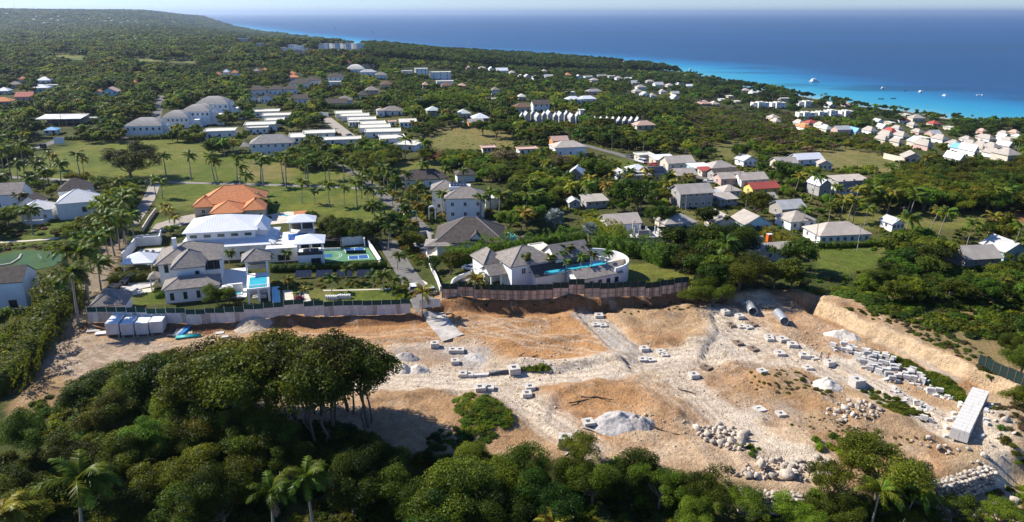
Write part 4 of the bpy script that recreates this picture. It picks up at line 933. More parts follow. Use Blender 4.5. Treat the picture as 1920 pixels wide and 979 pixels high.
b.box('plunge_pool', px0 - 4.2, py0 + 5.6, 0.1, px0 - 1.4, py0 + 7.6, 0.5, WHITE); b.box('plunge_pool_water', px0 - 4.0, py0 + 5.8, 0.3, px0 - 1.6, py0 + 7.4, 0.53, POOLW)
b.box('stair_wall', px0 - 5.6, py0 + 8.0, 0.2, px0 - 1.2, py0 + 8.6, 2.2, WHITE)
def sofa(loc, rz, w, m, label, group=None):
    r = empty('outdoor_sofa', loc, rz, label, 'sofa', group)
    MB().box(-w / 2, 0, .1, w / 2, .85, .38).build('base', m, r); MB().box(-w / 2, .65, .38, w / 2, .85, .8).build('backrest', m, r)
    for i in range(int(w / 0.75)): MB().box(-w / 2 + i * .75 + .04, .04, .382, -w / 2 + i * .75 + .71, .64, .52).build('cushion', CUSH, r)
    return r
t0 = b.wpt(px0 - 3.6, py0 + 3.4, .25); sofa(t0, b.yaw, 2.3, DCUSH, 'charcoal outdoor sofa on the white terrace beside the raised pool')
sofa(b.wpt(px0 - 4.3, py0 + 9.6, .25), b.yaw, 2.3, DCUSH, 'dark sofa on the upper end of the white terrace')
sofa(b.wpt((px0 + px1) / 2, py0 + 2.6, -0.1), b.yaw, 3.0, FRAME, 'white sofa in the open room under the raised pool')
b.box('lounge_floor', px0 - .3, py0 - 1.4, -1.2, px1 + .2, py0 + 5.59, -0.1, PAVE)
parasol(b.wpt(px0 - 4.6, py0 + 5.2, .25), 1.1, 'white parasol on the terrace beside the grey-roofed villa')
for i in range(2): lounger(b.wpt(px0 - 2.6 - 1.1 * i, py0 + 10.8, .25), b.yaw + 2.6, ('left' if i else 'right') + ' of two loungers on the terrace behind the pool tower', 'terrace loungers')
# garage
b = Bldg('garage', 'low garage with a grey pyramid roof at the hoarding corner', (165, 578), (236, 572), 2.5, 'garage'); b.block((165, 578), (236, 572), 2.5, 6.5, 'hip', 2.6, SHING, WHITE, 0.5, 0, caps=CAP)
# ---------------------------------------------------------------- white villa
b = Bldg('villa', 'large white villa with bright white standing-seam metal roofs', (332, 469), (516, 459), 3.7, 'villa'); WV = b
def seams(s, r, x0, y0, x1, y1, z, rise, oh, step=0.62):
    """raised seams on the front slope and the visible end of a hip roof"""
    a, bb, c, d = x0 - oh, y0 - oh, x1 + oh, y1 + oh; k = min(c - a, d - bb) / 2; me = None
    x = a + step
    while x < c - step * 0.5:
        t = min(1.0, (x - a) / k, (c - x) / k)
        MB().tube((x, bb + .02, z + .2), (x, bb + k * t, z + .03 + .17 * (1 - t) + rise * t), 0.035, 0.035, 4).build('seam', WMETAL, r); x += step
lo = b.block((332, 469), (516, 459), 3.7, 15.0, 'hip', 2.7, WMETAL, WHITE, 0.7, 0)
b.wins('f', lo[0] + 4, lo[1], lo[2], lo[3], 0.8, 6, 1.3, 1.3, fm=WIND, pane=PANEG)
seams(b, b.root.children[1], *lo, 3.702, 2.7, 0.7)
up = b.block((340, 441), (483, 431), 7.0, 13.5, 'hip', 2.9, WMETAL, WHITE, 0.8, 0, z0=3.0)
upr = [c for c in b.root.children if c.name.startswith('roof')][-1]; seams(b, upr, *up, 7.002, 2.9, 0.8)
b.wins('f', up[0], up[1], up[2], up[3], 5.6, 5, 1.7, 0.75, fm=WIND, pane=PANEG)
w2 = b.block((474, 434), (503, 431), 6.4, 9.0, 'hip', 2.3, WMETAL, WHITE, 0.5, 0, z0=3.0)
te = b.block((497, 469), (557, 465), 3.4, 15.0, 'flat', 0.0, mat('pale_deck', (0.62, 0.60, 0.56), 0.8, 0.08), WHITE, 0.02, 0)
b.win('f', te[0] + 4.4, te[1], 0.3, 3.0, 1.6, WIND)
fp = b.block((550, 461), (609, 456), 6.3, 6.0, 'hip', 1.7, WMETAL, WHITE, 0.7, 0, z0=6.1)
b.wall(fp[0], fp[1], fp[2], fp[3], -1.5, 3.3); b.box('balcony_rail', fp[0], fp[1], 3.3, fp[2], fp[1] + .12, 4.2, DFRAME)
for xx in np.linspace(fp[0] + .02, fp[2] - .32, 3): b.box('column', xx, fp[1] + .14, 3.3, xx + .3, fp[1] + .44, 6.1, WHITE); b.box('column', xx, fp[3] - .45, 3.3, xx + .3, fp[3] - .15, 6.1, WHITE)
b.box('dining_table', fp[0] + 1.2, fp[1] + 2, 3.3, fp[2] - 1.2, fp[1] + 3.4, 4.05, DCUSH); b.win('f', fp[2] - 1.8, fp[1], 0.2, 2.4, 2.2, WIND)
rp = b.block((537, 419), (592, 417), 6.4, 5.0, 'hip', 1.7, WMETAL, WHITE, 0.6, 0, z0=6.2)
b.wall(rp[0], rp[1] + .3, rp[2], rp[3], -1.5, 3.3)
for xx in np.linspace(rp[0] + .02, rp[2] - .32, 3): b.box('column', xx, rp[1] + .02, 3.3, xx + .3, rp[1] + .32, 6.2, WHITE)
b.box('pavilion_screen', rp[0] + .4, rp[3] - .5, 3.3, rp[2] - .4, rp[3] - .3, 6.2, DFRAME)
def local_quad(b, pts, z): return [b.loc(px, py, z) for px, py in pts]
q = local_quad(b, [(541, 451), (579, 448), (576, 437), (540, 440)], 3.6); MB().prism(q, 3.2, 3.66).build('roof_pool_water', POOLD, b.root)
for i in range(4):
    for j in range(2):
        l = b.loc(519 + 8 * j, 458 - 6.5 * i, 3.65); lounger(b.wpt(l[0], l[1], 3.63), b.yaw + math.pi / 2, 'white sun lounger in the rows on the white villa roof deck', 'roof deck loungers')
cp = b.block((226, 496), (285, 495), 2.7, 6.5, 'hip', 2.1, WMETAL, WHITE, 0.4, 0, z0=2.5)
for xx in (cp[0] + .1, cp[2] - .3):
    for yy in (cp[1] + .1, cp[3] - .3): b.box('carport_post', xx, yy, -1.5, xx + .2, yy + .2, 2.5, WHITE)
# forecourt walls of the white villa
def wall_run(name, label, px, h, t=0.3, m=None, cat='wall', dz=0.0, cap=None, group=None):
    """free-standing wall along ground pixels, one piece of wall per span"""
    pts = [P(a, c) for a, c in px]; o = pts[0]; r = empty(name, o, 0, label, cat, group)
    for p, q in zip(pts[:-1], pts[1:]):
        d = (q - p).xy.normalized(); n = Vector((-d.y, d.x)) * t / 2; hh = h
        V = []
        for c in (p, q):
            for sg in (-1, 1):
                for zz in (-0.8, hh): V.append((c.x + sg * n.x - o.x, c.y + sg * n.y - o.y, c.z - o.z + zz))
        MB().add(V, [(0, 4, 5, 1), (2, 3, 7, 6), (1, 5, 7, 3), (0, 1, 3, 2), (4, 6, 7, 5), (0, 2, 6, 4)]).build('wall_panel', m or WHITE, r)
    return r
wall_run('forecourt_wall', 'high white forecourt wall left of the white metal-roofed villa', [(231, 493), (252, 468), (256, 462), (301, 459), (303, 450)], 2.6)
wall_run('forecourt_wall', 'low white wall box behind the forecourt left of the white villa', [(254, 452), (299, 449), (303, 441)], 1.6)
drape('forecourt', PP([(236, 494), (262, 468), (345, 462), (345, 485), (290, 498)]), mat('forecourt_slabs', (0.50, 0.47, 0.41), 0.85, 0.12, 0.5), 0.07)
# ---------------------------------------------------------------- orange-tiled villa
b = Bldg('villa', 'sprawling villa with orange clay-tiled hipped roofs', (391, 403), (497, 396), 3.2, 'villa', maxyaw=12)
b.block((371, 386), (496, 379), 3.4, 13, 'hip', 4.6, TILE, CREAMW, 0.7, 0, caps=TILE)
f = b.block((391, 403), (456, 399), 3.2, 9, 'hip', 2.9, TILE, CREAMW, 0.7, 4, caps=TILE, wz=0.9)
b.block((358, 391), (401, 388), 3.0, 8, 'hip', 2.6, TILE, CREAMW, 0.7, 1, caps=TILE, wz=0.9); b.block((452, 397), (498, 393), 3.2, 9, 'hip', 2.6, TILE, CREAMW, 0.7, 3, caps=TILE, wz=0.9)
solar(b.root, f[0] + 3.2, f[1] + .9, 4.0, 3, 2, 1.0, 1.1, 0.56)
pool('swimming_pool', 'small kidney-shaped pool on paving beside the orange-tiled villa', [(517, 407), (527, 402), (541, 404), (540, 412), (527, 414)], 0.1)
drape('pool_paving', PP([(497, 404), (540, 397), (571, 398), (560, 410), (540, 418), (500, 422)]), PAVE, 0.07)
b = Bldg('pool_house', 'low shed with an orange tiled roof beyond the kidney pool', (553, 410), (577, 404), 1.6, 'shed', maxyaw=20); b.block((553, 410), (577, 404), 1.6, 3, 'shed', 1.0, TILE, CREAMW, 0.2)
# ---------------------------------------------------------------- dark-roofed villa with pool
b = Bldg('villa', 'single-storey villa with broad dark shingled roof and turquoise pool', (812, 461), (948, 452), 3.0, 'villa', maxyaw=14)
b.block((812, 461), (948, 452), 3.0, 14, 'hip', 5.0, DARKR, WHITE, 0.8, 0, caps=CAP)
gx0 = b.block((876, 456), (910, 453), 3.1, 6, 'gable', 2.4, DARKR, WHITE, 0.4, 2, axis='y', wz=1.0)
c = b.block((795, 462), (850, 464), 2.6, 5.5, 'hip', 1.2, SHING, WHITE, 0.5, z0=2.4)
for xx in (c[0] + .2, c[2] - .5): b.box('carport_post', xx, c[1] + .2, -1, xx + .3, c[1] + .5, 2.4, WHITE)
b.block((897, 434), (936, 430), 3.0, 6, 'hip', 1.6, SHING, WHITE, 0.5)
b = Bldg('gazebo', 'small dark pyramid-roofed gazebo beside the dark villa pool', (972, 456), (1001, 454), 2.4, 'gazebo', maxyaw=8); g = b.block((972, 456), (1001, 454), 2.4, 3.6, 'hip', 1.5, DARKR, WHITE, 0.3, z0=2.2)
for xx in (g[0], g[2] - .2):
    for yy in (g[1], g[3] - .2): b.box('post', xx, yy, -1, xx + .2, yy + .2, 2.2, WHITE)
pool('swimming_pool', 'turquoise rectangular pool beside the dark-roofed villa', [(941, 440), (960, 436), (978, 451), (973, 458), (962, 455)], 0.3)
# ---------------------------------------------------------------- villa with curved pool terrace
b = Bldg('villa', 'white villa with weathered shingle roofs round a pool terrace with a curved wall', (1082, 526), (1172, 513), 3.2, 'villa', maxyaw=26); CV = b
fr = b.block((1082, 526), (1172, 513), 2.9, 5.5, 'gable', 1.4, SHING, WHITE, 0.5, 5, axis='x', wz=0.8, fm=WIND)
mn = b.block((953, 500), (1046, 492), 5.2, 9.5, 'hip', 3.0, SHING, WHITE, 0.6, 0, caps=CAP)
b.win('f', mn[0] + 9.5, mn[1], 3.2, 1.1, 1.2); b.win('f', mn[0] + 3, mn[1], 3.0, 1.1, 1.5)
b.block((905, 497), (952, 492), 4.2, 7.0, 'hip', 2.6, SHING, WHITE, 0.5, 1, caps=CAP, wz=2.2)
po = b.block((918, 519), (965, 512), 2.8, 5.0, 'gable', 1.7, SHING, WHITE, 0.4, axis='x', z0=2.6)
for xx in np.linspace(po[0] + .1, po[2] - .4, 3): b.box('porch_column', xx, po[1] + .1, -1.2, xx + .3, po[1] + .4, 2.6, WHITE)
b.block((1003, 521), (1066, 511), 2.8, 4.5, 'gable', 1.9, DARKR, WHITE, 0.4, axis='x')
bk = b.block((1040, 488), (1112, 478), 5.4, 6.5, 'gable', 2.6, SHING, WHITE, 0.4, 0, axis='x'); b.wins('f', bk[0] + 3, bk[1], bk[2], bk[3], 3.6, 4, 1.5, 2.1, fm=WIND)
b.block((1018, 478), (1048, 474), 3.3, 8, 'flat', 0.2, FLATR, WHITE, 0.2)
lc = b.loc(1138, 503, 1.2); rad = 0.0
cx, cy = (fr[2] + bk[2]) / 2 - .4, (fr[1] + bk[3]) / 2 + .8; rad = (bk[3] - fr[1]) / 2 + .8
arc = [(cx + rad * math.cos(a), cy + rad * math.sin(a)) for a in np.linspace(-1.5, 1.5, 25)]
for p, q in zip(arc[:-1], arc[1:]):
    n = [((x - cx) * (rad - .35) / rad + cx, (y - cy) * (rad - .35) / rad + cy) for x, y in (p, q)]; MB().prism([p, q, n[1], n[0]], -2.5, 4.2).build('curved_wall', WHITE, b.root)
MB().prism([(fr[0] + 1, fr[3] + .02), (cx, fr[3] + .02)] + [((x - cx) * .95 + cx, (y - cy) * .95 + cy) for x, y in arc if fr[3] + .05 < y < bk[1] - .05] + [(cx, bk[1] - .02), (bk[0] - 2, bk[1] - .02)], -2.5, 3.6).build('pool_terrace', PAVE, b.root)
ym = (fr[3] + bk[1]) / 2
MB().prism([(cx - 13, ym - 1.7), (cx + 1.0, ym - 1.9), (cx + 3.2, ym - .6), (cx + 3.0, ym + .6), (cx - 8, ym + .4), (cx - 9, ym + 1.0), (cx - 13, ym + .7), (cx - 14.5, ym - .6)], 3.1, 3.65).build('pool_water', POOLW, b.root)
for i, (dx, dy) in enumerate(((-11, 2.6), (-7.4, 2.9))): parasol(b.wpt(cx + dx, ym + dy, 3.6), 1.0, ('left' if i == 0 else 'right') + ' cream parasol beside the curved terrace pool', 'curved terrace parasols')
for i in range(5): lounger(b.wpt(cx + 2.2 + (i % 3) * .9, ym + 3.4 - i * 1.3, 3.61), b.yaw + 1.4, 'sun lounger by the curved white terrace wall', 'curved terrace loungers')
for i, (dx, dy, sc) in enumerate(((-12, 1.6, .5), (-8.6, 3.6, .62), (-6.3, 3.7, .66), (-1.5, 3.6, .6), (-9.5, -1.9, .45), (-5.8, -2.0, .5), (-3.0, -2.0, .52), (1.2, -1.9, .55))):
    palm(b.wpt(cx + dx, ym + dy, 3.55), 'short', sc, 'g', 'small palm on the pool terrace inside the curved white wall', 'curved terrace palms')
# ---------------------------------------------------------------- upper white villa with roof deck
b = Bldg('villa', 'two-storey white villa with grey hip roof and rooftop solar deck above the dark-roofed villa', (832, 377), (911, 370), 6.4, 'villa', maxyaw=20)
mm = b.block((832, 377), (911, 370), 6.4, 9, 'hip', 2.8, SHING, WHITE, 0.6, 3, caps=CAP); b.block((806, 361), (862, 357), 6.4, 8, 'hip', 2.7, SHING, WHITE, 0.6, 2, caps=CAP)
x0, x1, y0 = b.span((842, 352), (882, 349), 9.0); b.box('roof_deck', x0, y0, 8.0, x1, y0 + 4, 9.0, WHITE); solar(b.root, x0 + .4, y0 + .4, 9.05, 5, 2, 1.0, 1.5, 0.2)
b.block((910, 376), (947, 373), 3.0, 6, 'flat', .3, FLATR, WHITE, .1)
x0, x1, y0 = b.span((802, 386), (817, 384), 4.0); pts = [(x0, -1), (x0 + .4, -1), (x0 + .4, 2.6)] + [((x0 + x1) / 2 + ((x1 - x0) / 2 - .4) * math.cos(a), 2.6 + ((x1 - x0) / 2 - .4) * math.sin(a)) for a in np.linspace(math.pi, 0, 9)] + [(x1 - .4, -1), (x1, -1)] + [((x0 + x1) / 2 + (x1 - x0) / 2 * math.cos(a), 2.6 + (x1 - x0) / 2 * math.sin(a)) for a in np.linspace(0, math.pi, 9)]
n = len(pts); MB().add([(x, y0, z) for x, z in pts] + [(x, y0 + .6, z) for x, z in pts], [tuple(range(n)), tuple(range(n, 2 * n))[::-1]] + [(i, n + i, n + (i + 1) % n, (i + 1) % n) for i in range(n)]).build('entrance_arch', WHITE, b.root)
b = Bldg('villa', 'long low villa with dark hipped roof half hidden by palms', (753, 341), (840, 334), 3.0, 'villa', maxyaw=12); b.block((753, 341), (840, 334), 3.0, 8, 'hip', 3.2, DARKR, WHITE, .7, 4, wz=.8); b.block((855, 330), (894, 328), 2.8, 6, 'hip', 2.4, DARKR, WHITE, .6)
# ---------------------------------------------------------------- white houses at the left edge
b = Bldg('villa', 'white villa with pale faceted roofs and an arched window at the left edge', (98, 390), (184, 373), 5.6, 'villa', maxyaw=22)
PALER = mat('pale_grey_roof', (.60, .59, .57), .85, .1); a = b.block((98, 390), (184, 373), 5.0, 10, 'hip', 3.4, PALER, WHITE, .3, 0, caps=WHITE); b.block((36, 398), (98, 394), 3.6, 8, 'hip', 2.6, PALER, WHITE, .3, 2, caps=WHITE, wz=1.0); b.block((104, 362), (172, 354), 6.4, 8, 'hip', 3.4, DARKR, WHITE, .4)
b.win('f', a[0] + 7.5, a[1], 2.0, 1.3, 1.6, WIND)
wall_run('garden_wall', 'stepped low white garden wall below the pale-roofed villa', [(48, 421), (80, 420), (95, 413), (130, 405), (185, 398)], 1.3)
b = Bldg('villa', 'white villa with dark gabled roofs cut by the left edge', (-60, 372), (45, 362), 5.0, 'villa', maxyaw=12); b.block((-60, 372), (45, 362), 5.0, 9, 'gable', 3.0, SHING, WHITE, .4, 3, axis='x'); b.block((30, 384), (78, 380), 3.0, 6, 'gable', 2.2, DARKR, WHITE, .3, axis='y')
b = Bldg('house', 'white house with dark shingle roof at the left edge beside a small pool', (-70, 538), (42, 530), 6.0, 'house', maxyaw=14); a = b.block((-70, 538), (42, 530), 6.0, 8, 'gable', 2.6, DARKR, WHITE, .1, 0, axis='x'); b.win('f', a[2] - 2.6, a[1], .3, 1.6, 1.9, WIND); b.win('f', a[2] - 5.6, a[1], 3.4, 1.0, 1.2, WIND)
pool('swimming_pool', 'tiny rectangular pool beside the white house at the left edge', [(48, 545), (68, 542), (75, 548), (52, 552)], 0.15, rim=WHITE)
# ================================================================ the other houses
RM = dict(t=TANR, g=TANG, s=GREYR, w=WMETAL, f=FLATR, d=DARKR, h=SHING, p=SHINGP, o=TILE, r=REDR, b=BLUER, n=BROWNR, k=PINKR, e=GREENR)
WM = dict(w=WHITE, c=CREAMW, g=GREYW, b=BLUEW, y=YELW, p=PINKW, o=ORW, d=WOODW)
RNAME = dict(t='beige', g='grey-beige', s='grey sheet', w='white', f='pale flat', d='dark', h='grey shingle', p='pale shingle', o='orange tiled', r='red', b='blue', n='brown', k='salmon', e='pale green')
WNAME = dict(w='white', c='cream', g='grey', b='pale blue', y='yellow', p='pink', o='orange', d='boarded')
def house(ax, ay, bx, by, ez, d, rk, rc, wc, where, rise=None, nw=3, sw=1, group=None, maxyaw=14, cat='house', name='house', oh=0.45, axis=None, kind=None):
    ez *= .88
    lab = '%s house with a %s roof %s' % (WNAME[wc], RNAME[rc], where)
    b = Bldg(name, lab, (ax, ay), (bx, by), ez, cat, group, maxyaw=maxyaw)
    kind = {'h': 'hip', 'g': 'gable', 'f': 'flat', 's': 'shed', 'd': 'dome'}[rk]
    b.block((ax, ay), (bx, by), ez, d, kind, (0.25 if rk == 'f' else 0.8 if rk == 's' else 0.30 * d) if rise is None else rise, RM[rc], WM[wc], oh, nw, axis=axis, sw=sw)
    return b
V = house
V(1099, 380, 1142, 376, 2.7, 6, 's', 'g', 'g', 'left of the two-storey grey block house')
V(1066, 382, 1091, 381, 2.2, 4, 'g', 's', 'g', 'smallest, left of the big round tree', nw=1)
b = V(1277, 367, 1339, 361, 5.6, 8, 'g', 'g', 'g', 'with two storeys and outside stairs', nw=5)
st = b.loc(1300, 381, 0); [b.box('stair', st[0] - 1.4 + i * .3, st[1], -.5, st[0] - 1.1 + i * .3, st[1] + 1.1, .2 + i * .24, WHITE) for i in range(10)]
V(1139, 424, 1204, 418, 3.4, 7, 'g', 't', 'w', 'beside the overgrown hedge above the building site', nw=3)
V(1244, 421, 1312, 419, 2.8, 7, 'h', 'g', 'c', 'behind banana plants on the hoarded lane', nw=4)
V(1344, 421, 1386, 419, 2.8, 8, 'g', 'g', 'c', 'with a maroon trimmed gable on the hoarded lane', axis='y', nw=3)
V(1399, 424, 1447, 418, 2.8, 8, 'g', 'g', 'b', 'at the right end of the hoarded lane', axis='y', nw=3)
V(1270, 331, 1308, 328, 3.0, 7, 'g', 't', 'y', 'next to the solar-panelled roofs', nw=4)
b = V(1214, 330, 1254, 327, 3.2, 8, 'g', 't', 'y', 'carrying the largest solar array'); solar(b.root, 1.0, .6, 4.05, 6, 2, 1.1, 1.7, 0.42)
b = V(1157, 331, 1184, 329, 2.6, 6, 'g', 's', 'w', 'carrying a short solar array'); solar(b.root, .8, .4, 3.2, 5, 1, 1.1, 1.6, 0.42)
b = V(1180, 332, 1216, 330, 2.5, 5, 's', 's', 'c', 'carrying a row of low solar panels'); solar(b.root, .8, 0.2, 3.0, 7, 1, 1.1, 1.6, 0.3)
V(1184, 321, 1217, 318, 3.0, 6, 'h', 'w', 'w', 'behind the solar-panelled roofs')
V(1064, 326, 1092, 330, 2.8, 8, 'g', 'w', 'g', 'half hidden by the big tree below the village road')
V(1255, 309, 1302, 304, 3.2, 8, 'g', 't', 'c', 'with a front gable beside the village road', axis='x')
V(1230, 301, 1270, 298, 3.0, 7, 's', 'w', 'c', 'above the bend of the village road')
V(1199, 293, 1228, 291, 3.2, 6, 'f', 'f', 'c', 'behind the white van')
V(1301, 317, 1334, 314, 2.8, 6, 's', 'w', 'b', 'right of the cream gabled house')
V(1317, 322, 1338, 320, 2.6, 4, 's', 'r', 'c', 'small, in front of the white-roofed blue house', nw=1)
V(1336, 317, 1381, 314, 2.8, 8, 'h', 'g', 'c', 'behind the dark-roofed house')
V(1342, 329, 1384, 325, 2.8, 6, 'g', 'd', 'g', 'above the pink house')
V(1354, 338, 1400, 333, 3.0, 6, 'g', 't', 'p', 'beside the long beige-roofed house')
V(1391, 340, 1441, 336, 3.0, 7, 'g', 't', 'w', 'long, left of the big dark tree')
V(1413, 357, 1462, 352, 2.8, 6, 'g', 'r', 'y', 'bright, in the weedy lots')
V(1336, 371, 1364, 367, 3.0, 6, 's', 's', 'y', 'right of the two-storey grey block house')
V(1350, 376, 1386, 373, 2.6, 6, 's', 'g', 'g', 'low, in front of the yellow shed-roofed house')
V(1432, 375, 1459, 372, 2.6, 5, 'g', 'g', 'g', 'small, right of the bushy tree on the weedy lots')
V(1358, 361, 1392, 358, 2.8, 6, 'h', 't', 'c', 'between the yellow house and the grey block house')
V(1574, 342, 1631, 337, 5.4, 6, 's', 't', 'g', 'on two storeys above the coconut palms'); V(1572, 355, 1625, 351, 2.8, 5, 's', 't', 'w', 'low, in front of the two-storey house by the palms', nw=4)
V(1537, 350, 1562, 348, 4.2, 7, 'g', 'w', 'g', 'narrow, left of the two-storey house by the palms', axis='y', nw=1)
V(1468, 395, 1512, 390, 3.0, 7, 'g', 's', 'd', 'under the trees left of the coconut palms')
V(1483, 418, 1534, 414, 3.0, 8, 'h', 'g', 'w', 'square, behind the clipped hedge and lamp post')
b = V(1537, 444, 1637, 440, 3.0, 9, 'h', 't', 'w', 'longest, above the open green lot', nw=7, sw=2)
V(1814, 489, 1883, 485, 2.7, 8, 'g', 'g', 'd', 'unpainted, beside the dense green thicket', axis='x', nw=2)
V(1884, 475, 1935, 472, 2.7, 8, 'g', 's', 'b', 'cut by the right edge above the thicket')
V(1500, 302, 1542, 297, 3.0, 7, 'g', 'w', 'w', 'above the banana patch'); V(1533, 309, 1563, 311, 2.8, 6, 'g', 'g', 'c', 'low, right of the white house above the bananas')
V(1393, 303, 1424, 302, 2.8, 7, 'g', 's', 'w', 'below the scrub left of the white blossom tree'); V(1456, 307, 1500, 307, 2.8, 7, 'g', 'g', 'c', 'below the scrub right of the white blossom tree')
V(1694, 296, 1735, 299, 3.0, 8, 'g', 'g', 'p', 'standing alone at the foot of the dry field')
wall_run('boundary_wall', 'long pale boundary wall beside the lone pink house', [(1656, 297), (1692, 305)], 2.6, m=CREAMW)
V(1676, 423, 1698, 419, 2.6, 5, 'g', 's', 'w', 'small, behind the palms on the dry green')
V(1037, 266, 1066, 263, 4.8, 6, 'g', 'k', 'o', 'behind the white hip-roofed villa by the road'); V(1043, 280, 1098, 274, 4.6, 9, 'h', 't', 'w', 'tall, beside the orange house at the village road', rise=2.4)
V(973, 282, 1011, 280, 2.8, 6, 'f', 'k', 'w', 'low and long below the dry field'); V(904, 279, 931, 278, 2.6, 6, 'f', 'k', 'c', 'small, in the bushes below the dry field')
V(748, 230, 782, 229, 3.4, 8, 's', 'f', 'w', 'long and low behind the flat-roofed row', nw=4); V(729, 230, 744, 229, 3.0, 6, 'f', 'k', 'w', 'beside the long low white house', nw=1)
V(801, 209, 826, 207, 5.8, 8, 'h', 'e', 'g', 'on two storeys behind the dry field'); V(859, 214, 884, 213, 3.6, 8, 'h', 'e', 'c', 'at the head of the dry field')
V(889, 224, 918, 221, 3.4, 9, 'h', 'w', 'g', 'above the orange house by the dry field'); V(878, 231, 908, 230, 3.0, 6, 'g', 'g', 'o', 'at the edge of the dry field')
V(715, 209, 756, 208, 3.4, 9, 'h', 'h', 'w', 'behind the clipped hedge of the flat-roofed row'); V(706, 209, 722, 207, 4.5, 5, 'h', 't', 'w', 'narrow, behind the flat-roofed row hedge', nw=1)
V(1196, 237, 1229, 234, 3.0, 8, 'h', 'k', 'c', 'right of the cottage row')
# flat-roofed estate
for i, (ax, ay, bx, by, ez, d, wh) in enumerate(((628, 215, 680, 213, 3.6, 9, 'farthest of the stepped row'), (638, 220, 693, 218, 3.6, 8, 'second farthest of the stepped row'), (651, 227, 706, 225, 3.6, 8, 'third farthest of the stepped row'), (677, 235, 725, 233, 3.6, 8, 'fourth of the stepped row'), (672, 242, 733, 240, 3.6, 8, 'fifth of the stepped row'), (683, 250, 752, 248, 3.6, 8, 'sixth of the stepped row'), (713, 263, 762, 260, 3.6, 8, 'seventh of the stepped row'), (738, 272, 778, 275, 3.6, 8, 'nearest of the stepped row'),
        (604, 265, 678, 262, 3.2, 7, 'lying across the foot of the estate road'), (567, 253, 629, 250, 3.4, 9, 'with a small courtyard beside the estate road'), (473, 212, 524, 209, 4.0, 10, 'farthest of the left estate group'), (490, 219, 545, 217, 4.2, 10, 'second of the left estate group'), (495, 228, 533, 226, 3.6, 9, 'third of the left estate group'), (456, 237, 520, 234, 4.6, 10, 'largest of the left estate group'), (462, 242, 503, 240, 4.0, 6, 'with dark glass in the left estate group'), (380, 249, 441, 246, 4.6, 9, 'alone beside the grass field'), (540, 262, 573, 257, 3.4, 12, 'joined behind the grey hip-roofed villa'), (653, 231, 674, 230, 3.2, 5, 'small, on the lane side of the stepped row'))):
    house(ax, ay, bx, by, 3.0 if i < 8 else ez * .85, d + (5 if i < 8 else 3), 'f', 'f', 'w', wh, nw=3 if i > 9 else 2, group='flat-roofed estate houses', rise=0.3)
b = house(466, 273, 552, 267, 6.4, 10, 'h', 'p', 'w', 'on two storeys above the palm avenue', nw=6, rise=3.6); b.block((448, 277), (468, 275), 3.0, 5, 'hip', 1.8, SHINGP, WHITE, .4, z0=2.8)
# vaulted villas
for k, (lab, bl) in enumerate((('white villa block with vaulted shingle roof, nearest the grass field', [(230, 238, 306, 235, 5.6, 14, 3.6), (229, 240, 248, 239, 4.0, 5, 2.0)]), ('white villa block with vaulted shingle roofs in the middle of the three', [(299, 222, 355, 219, 6.0, 12, 3.4), (335, 211, 395, 208, 8.0, 13, 3.4)]), ('white villa block with vaulted shingle roofs, farthest and tallest of the three', [(358, 207, 402, 204, 7.0, 11, 3.2), (362, 197, 430, 194, 9.5, 15, 4.0)]))):
    A, B_ = bl[0][:2], bl[0][2:4]; b = Bldg('villa_block', lab, A, B_, bl[0][4], 'villa', 'vaulted villa blocks', maxyaw=8)
    for j, (ax, ay, bx, by, ez, d, rise) in enumerate(bl):
        q = b.block((ax, ay), (bx, by), ez, d, 'dome', rise, SHINGP, WHITE, .2, 6 if bx - ax > 30 else 1, wz=ez - 2.2)
        if bx - ax > 30:
            n = 9; top = [(q[2] + 7.0 * t, (ez + rise * .3) * (1 - t) ** 1.7 + 1.4) for t in np.linspace(0, 1, n)]
            V2 = [(q[2] - 1.2, -1.5), (q[2] - .6, ez + rise * .3 + 1.2)] + top + [(q[2] + 7.0, -1.5)]; n2 = len(V2)
            MB().add([(x, q[1] + 1.6, z) for x, z in V2] + [(x, q[1] + 2.1, z) for x, z in V2], [tuple(range(n2)), tuple(range(n2, 2 * n2))[::-1]] + [(i, n2 + i, n2 + (i + 1) % n2, (i + 1) % n2) for i in range(n2)]).build('curved_end_wall', WHITE, b.root)
            b.wall(q[2] + .1, q[1] + 2.2, q[2] + 5, q[3] - 2, -1.5, ez * .7)
# terrace rows
for i in range(11):
    x = 974 + i * 10.6; y = 221 - (i % 3) * 2.5 + (1 if i > 7 else 0); b = Bldg('terrace_house', 'narrow grey gabled terrace house in the two-storey row', (x, y), (x + 9.6, y), 4.6, 'house', 'grey gabled terrace row', yaw=8 if i % 2 else 0); b.block((x, y), (x + 9.6, y), 4.6, 9, 'gable', 2.2, GREYR, mat('pale_grey_render', (.40, .40, .39)) if i % 2 else GREYW, .1, 2, axis='y', z0=-4)
for i in range(8):
    x = 1112 + i * 11.5; b = Bldg('cottage', 'small dark gabled cottage in the single-storey row', (x, 229), (x + 9.5, 229), 2.0, 'house', 'dark gabled cottage row', yaw=0); b.block((x, 229), (x + 9.5, 229), 2.0, 7, 'gable', 2.6, GREYR, GREYW, .1, 1, axis='y', z0=-3)
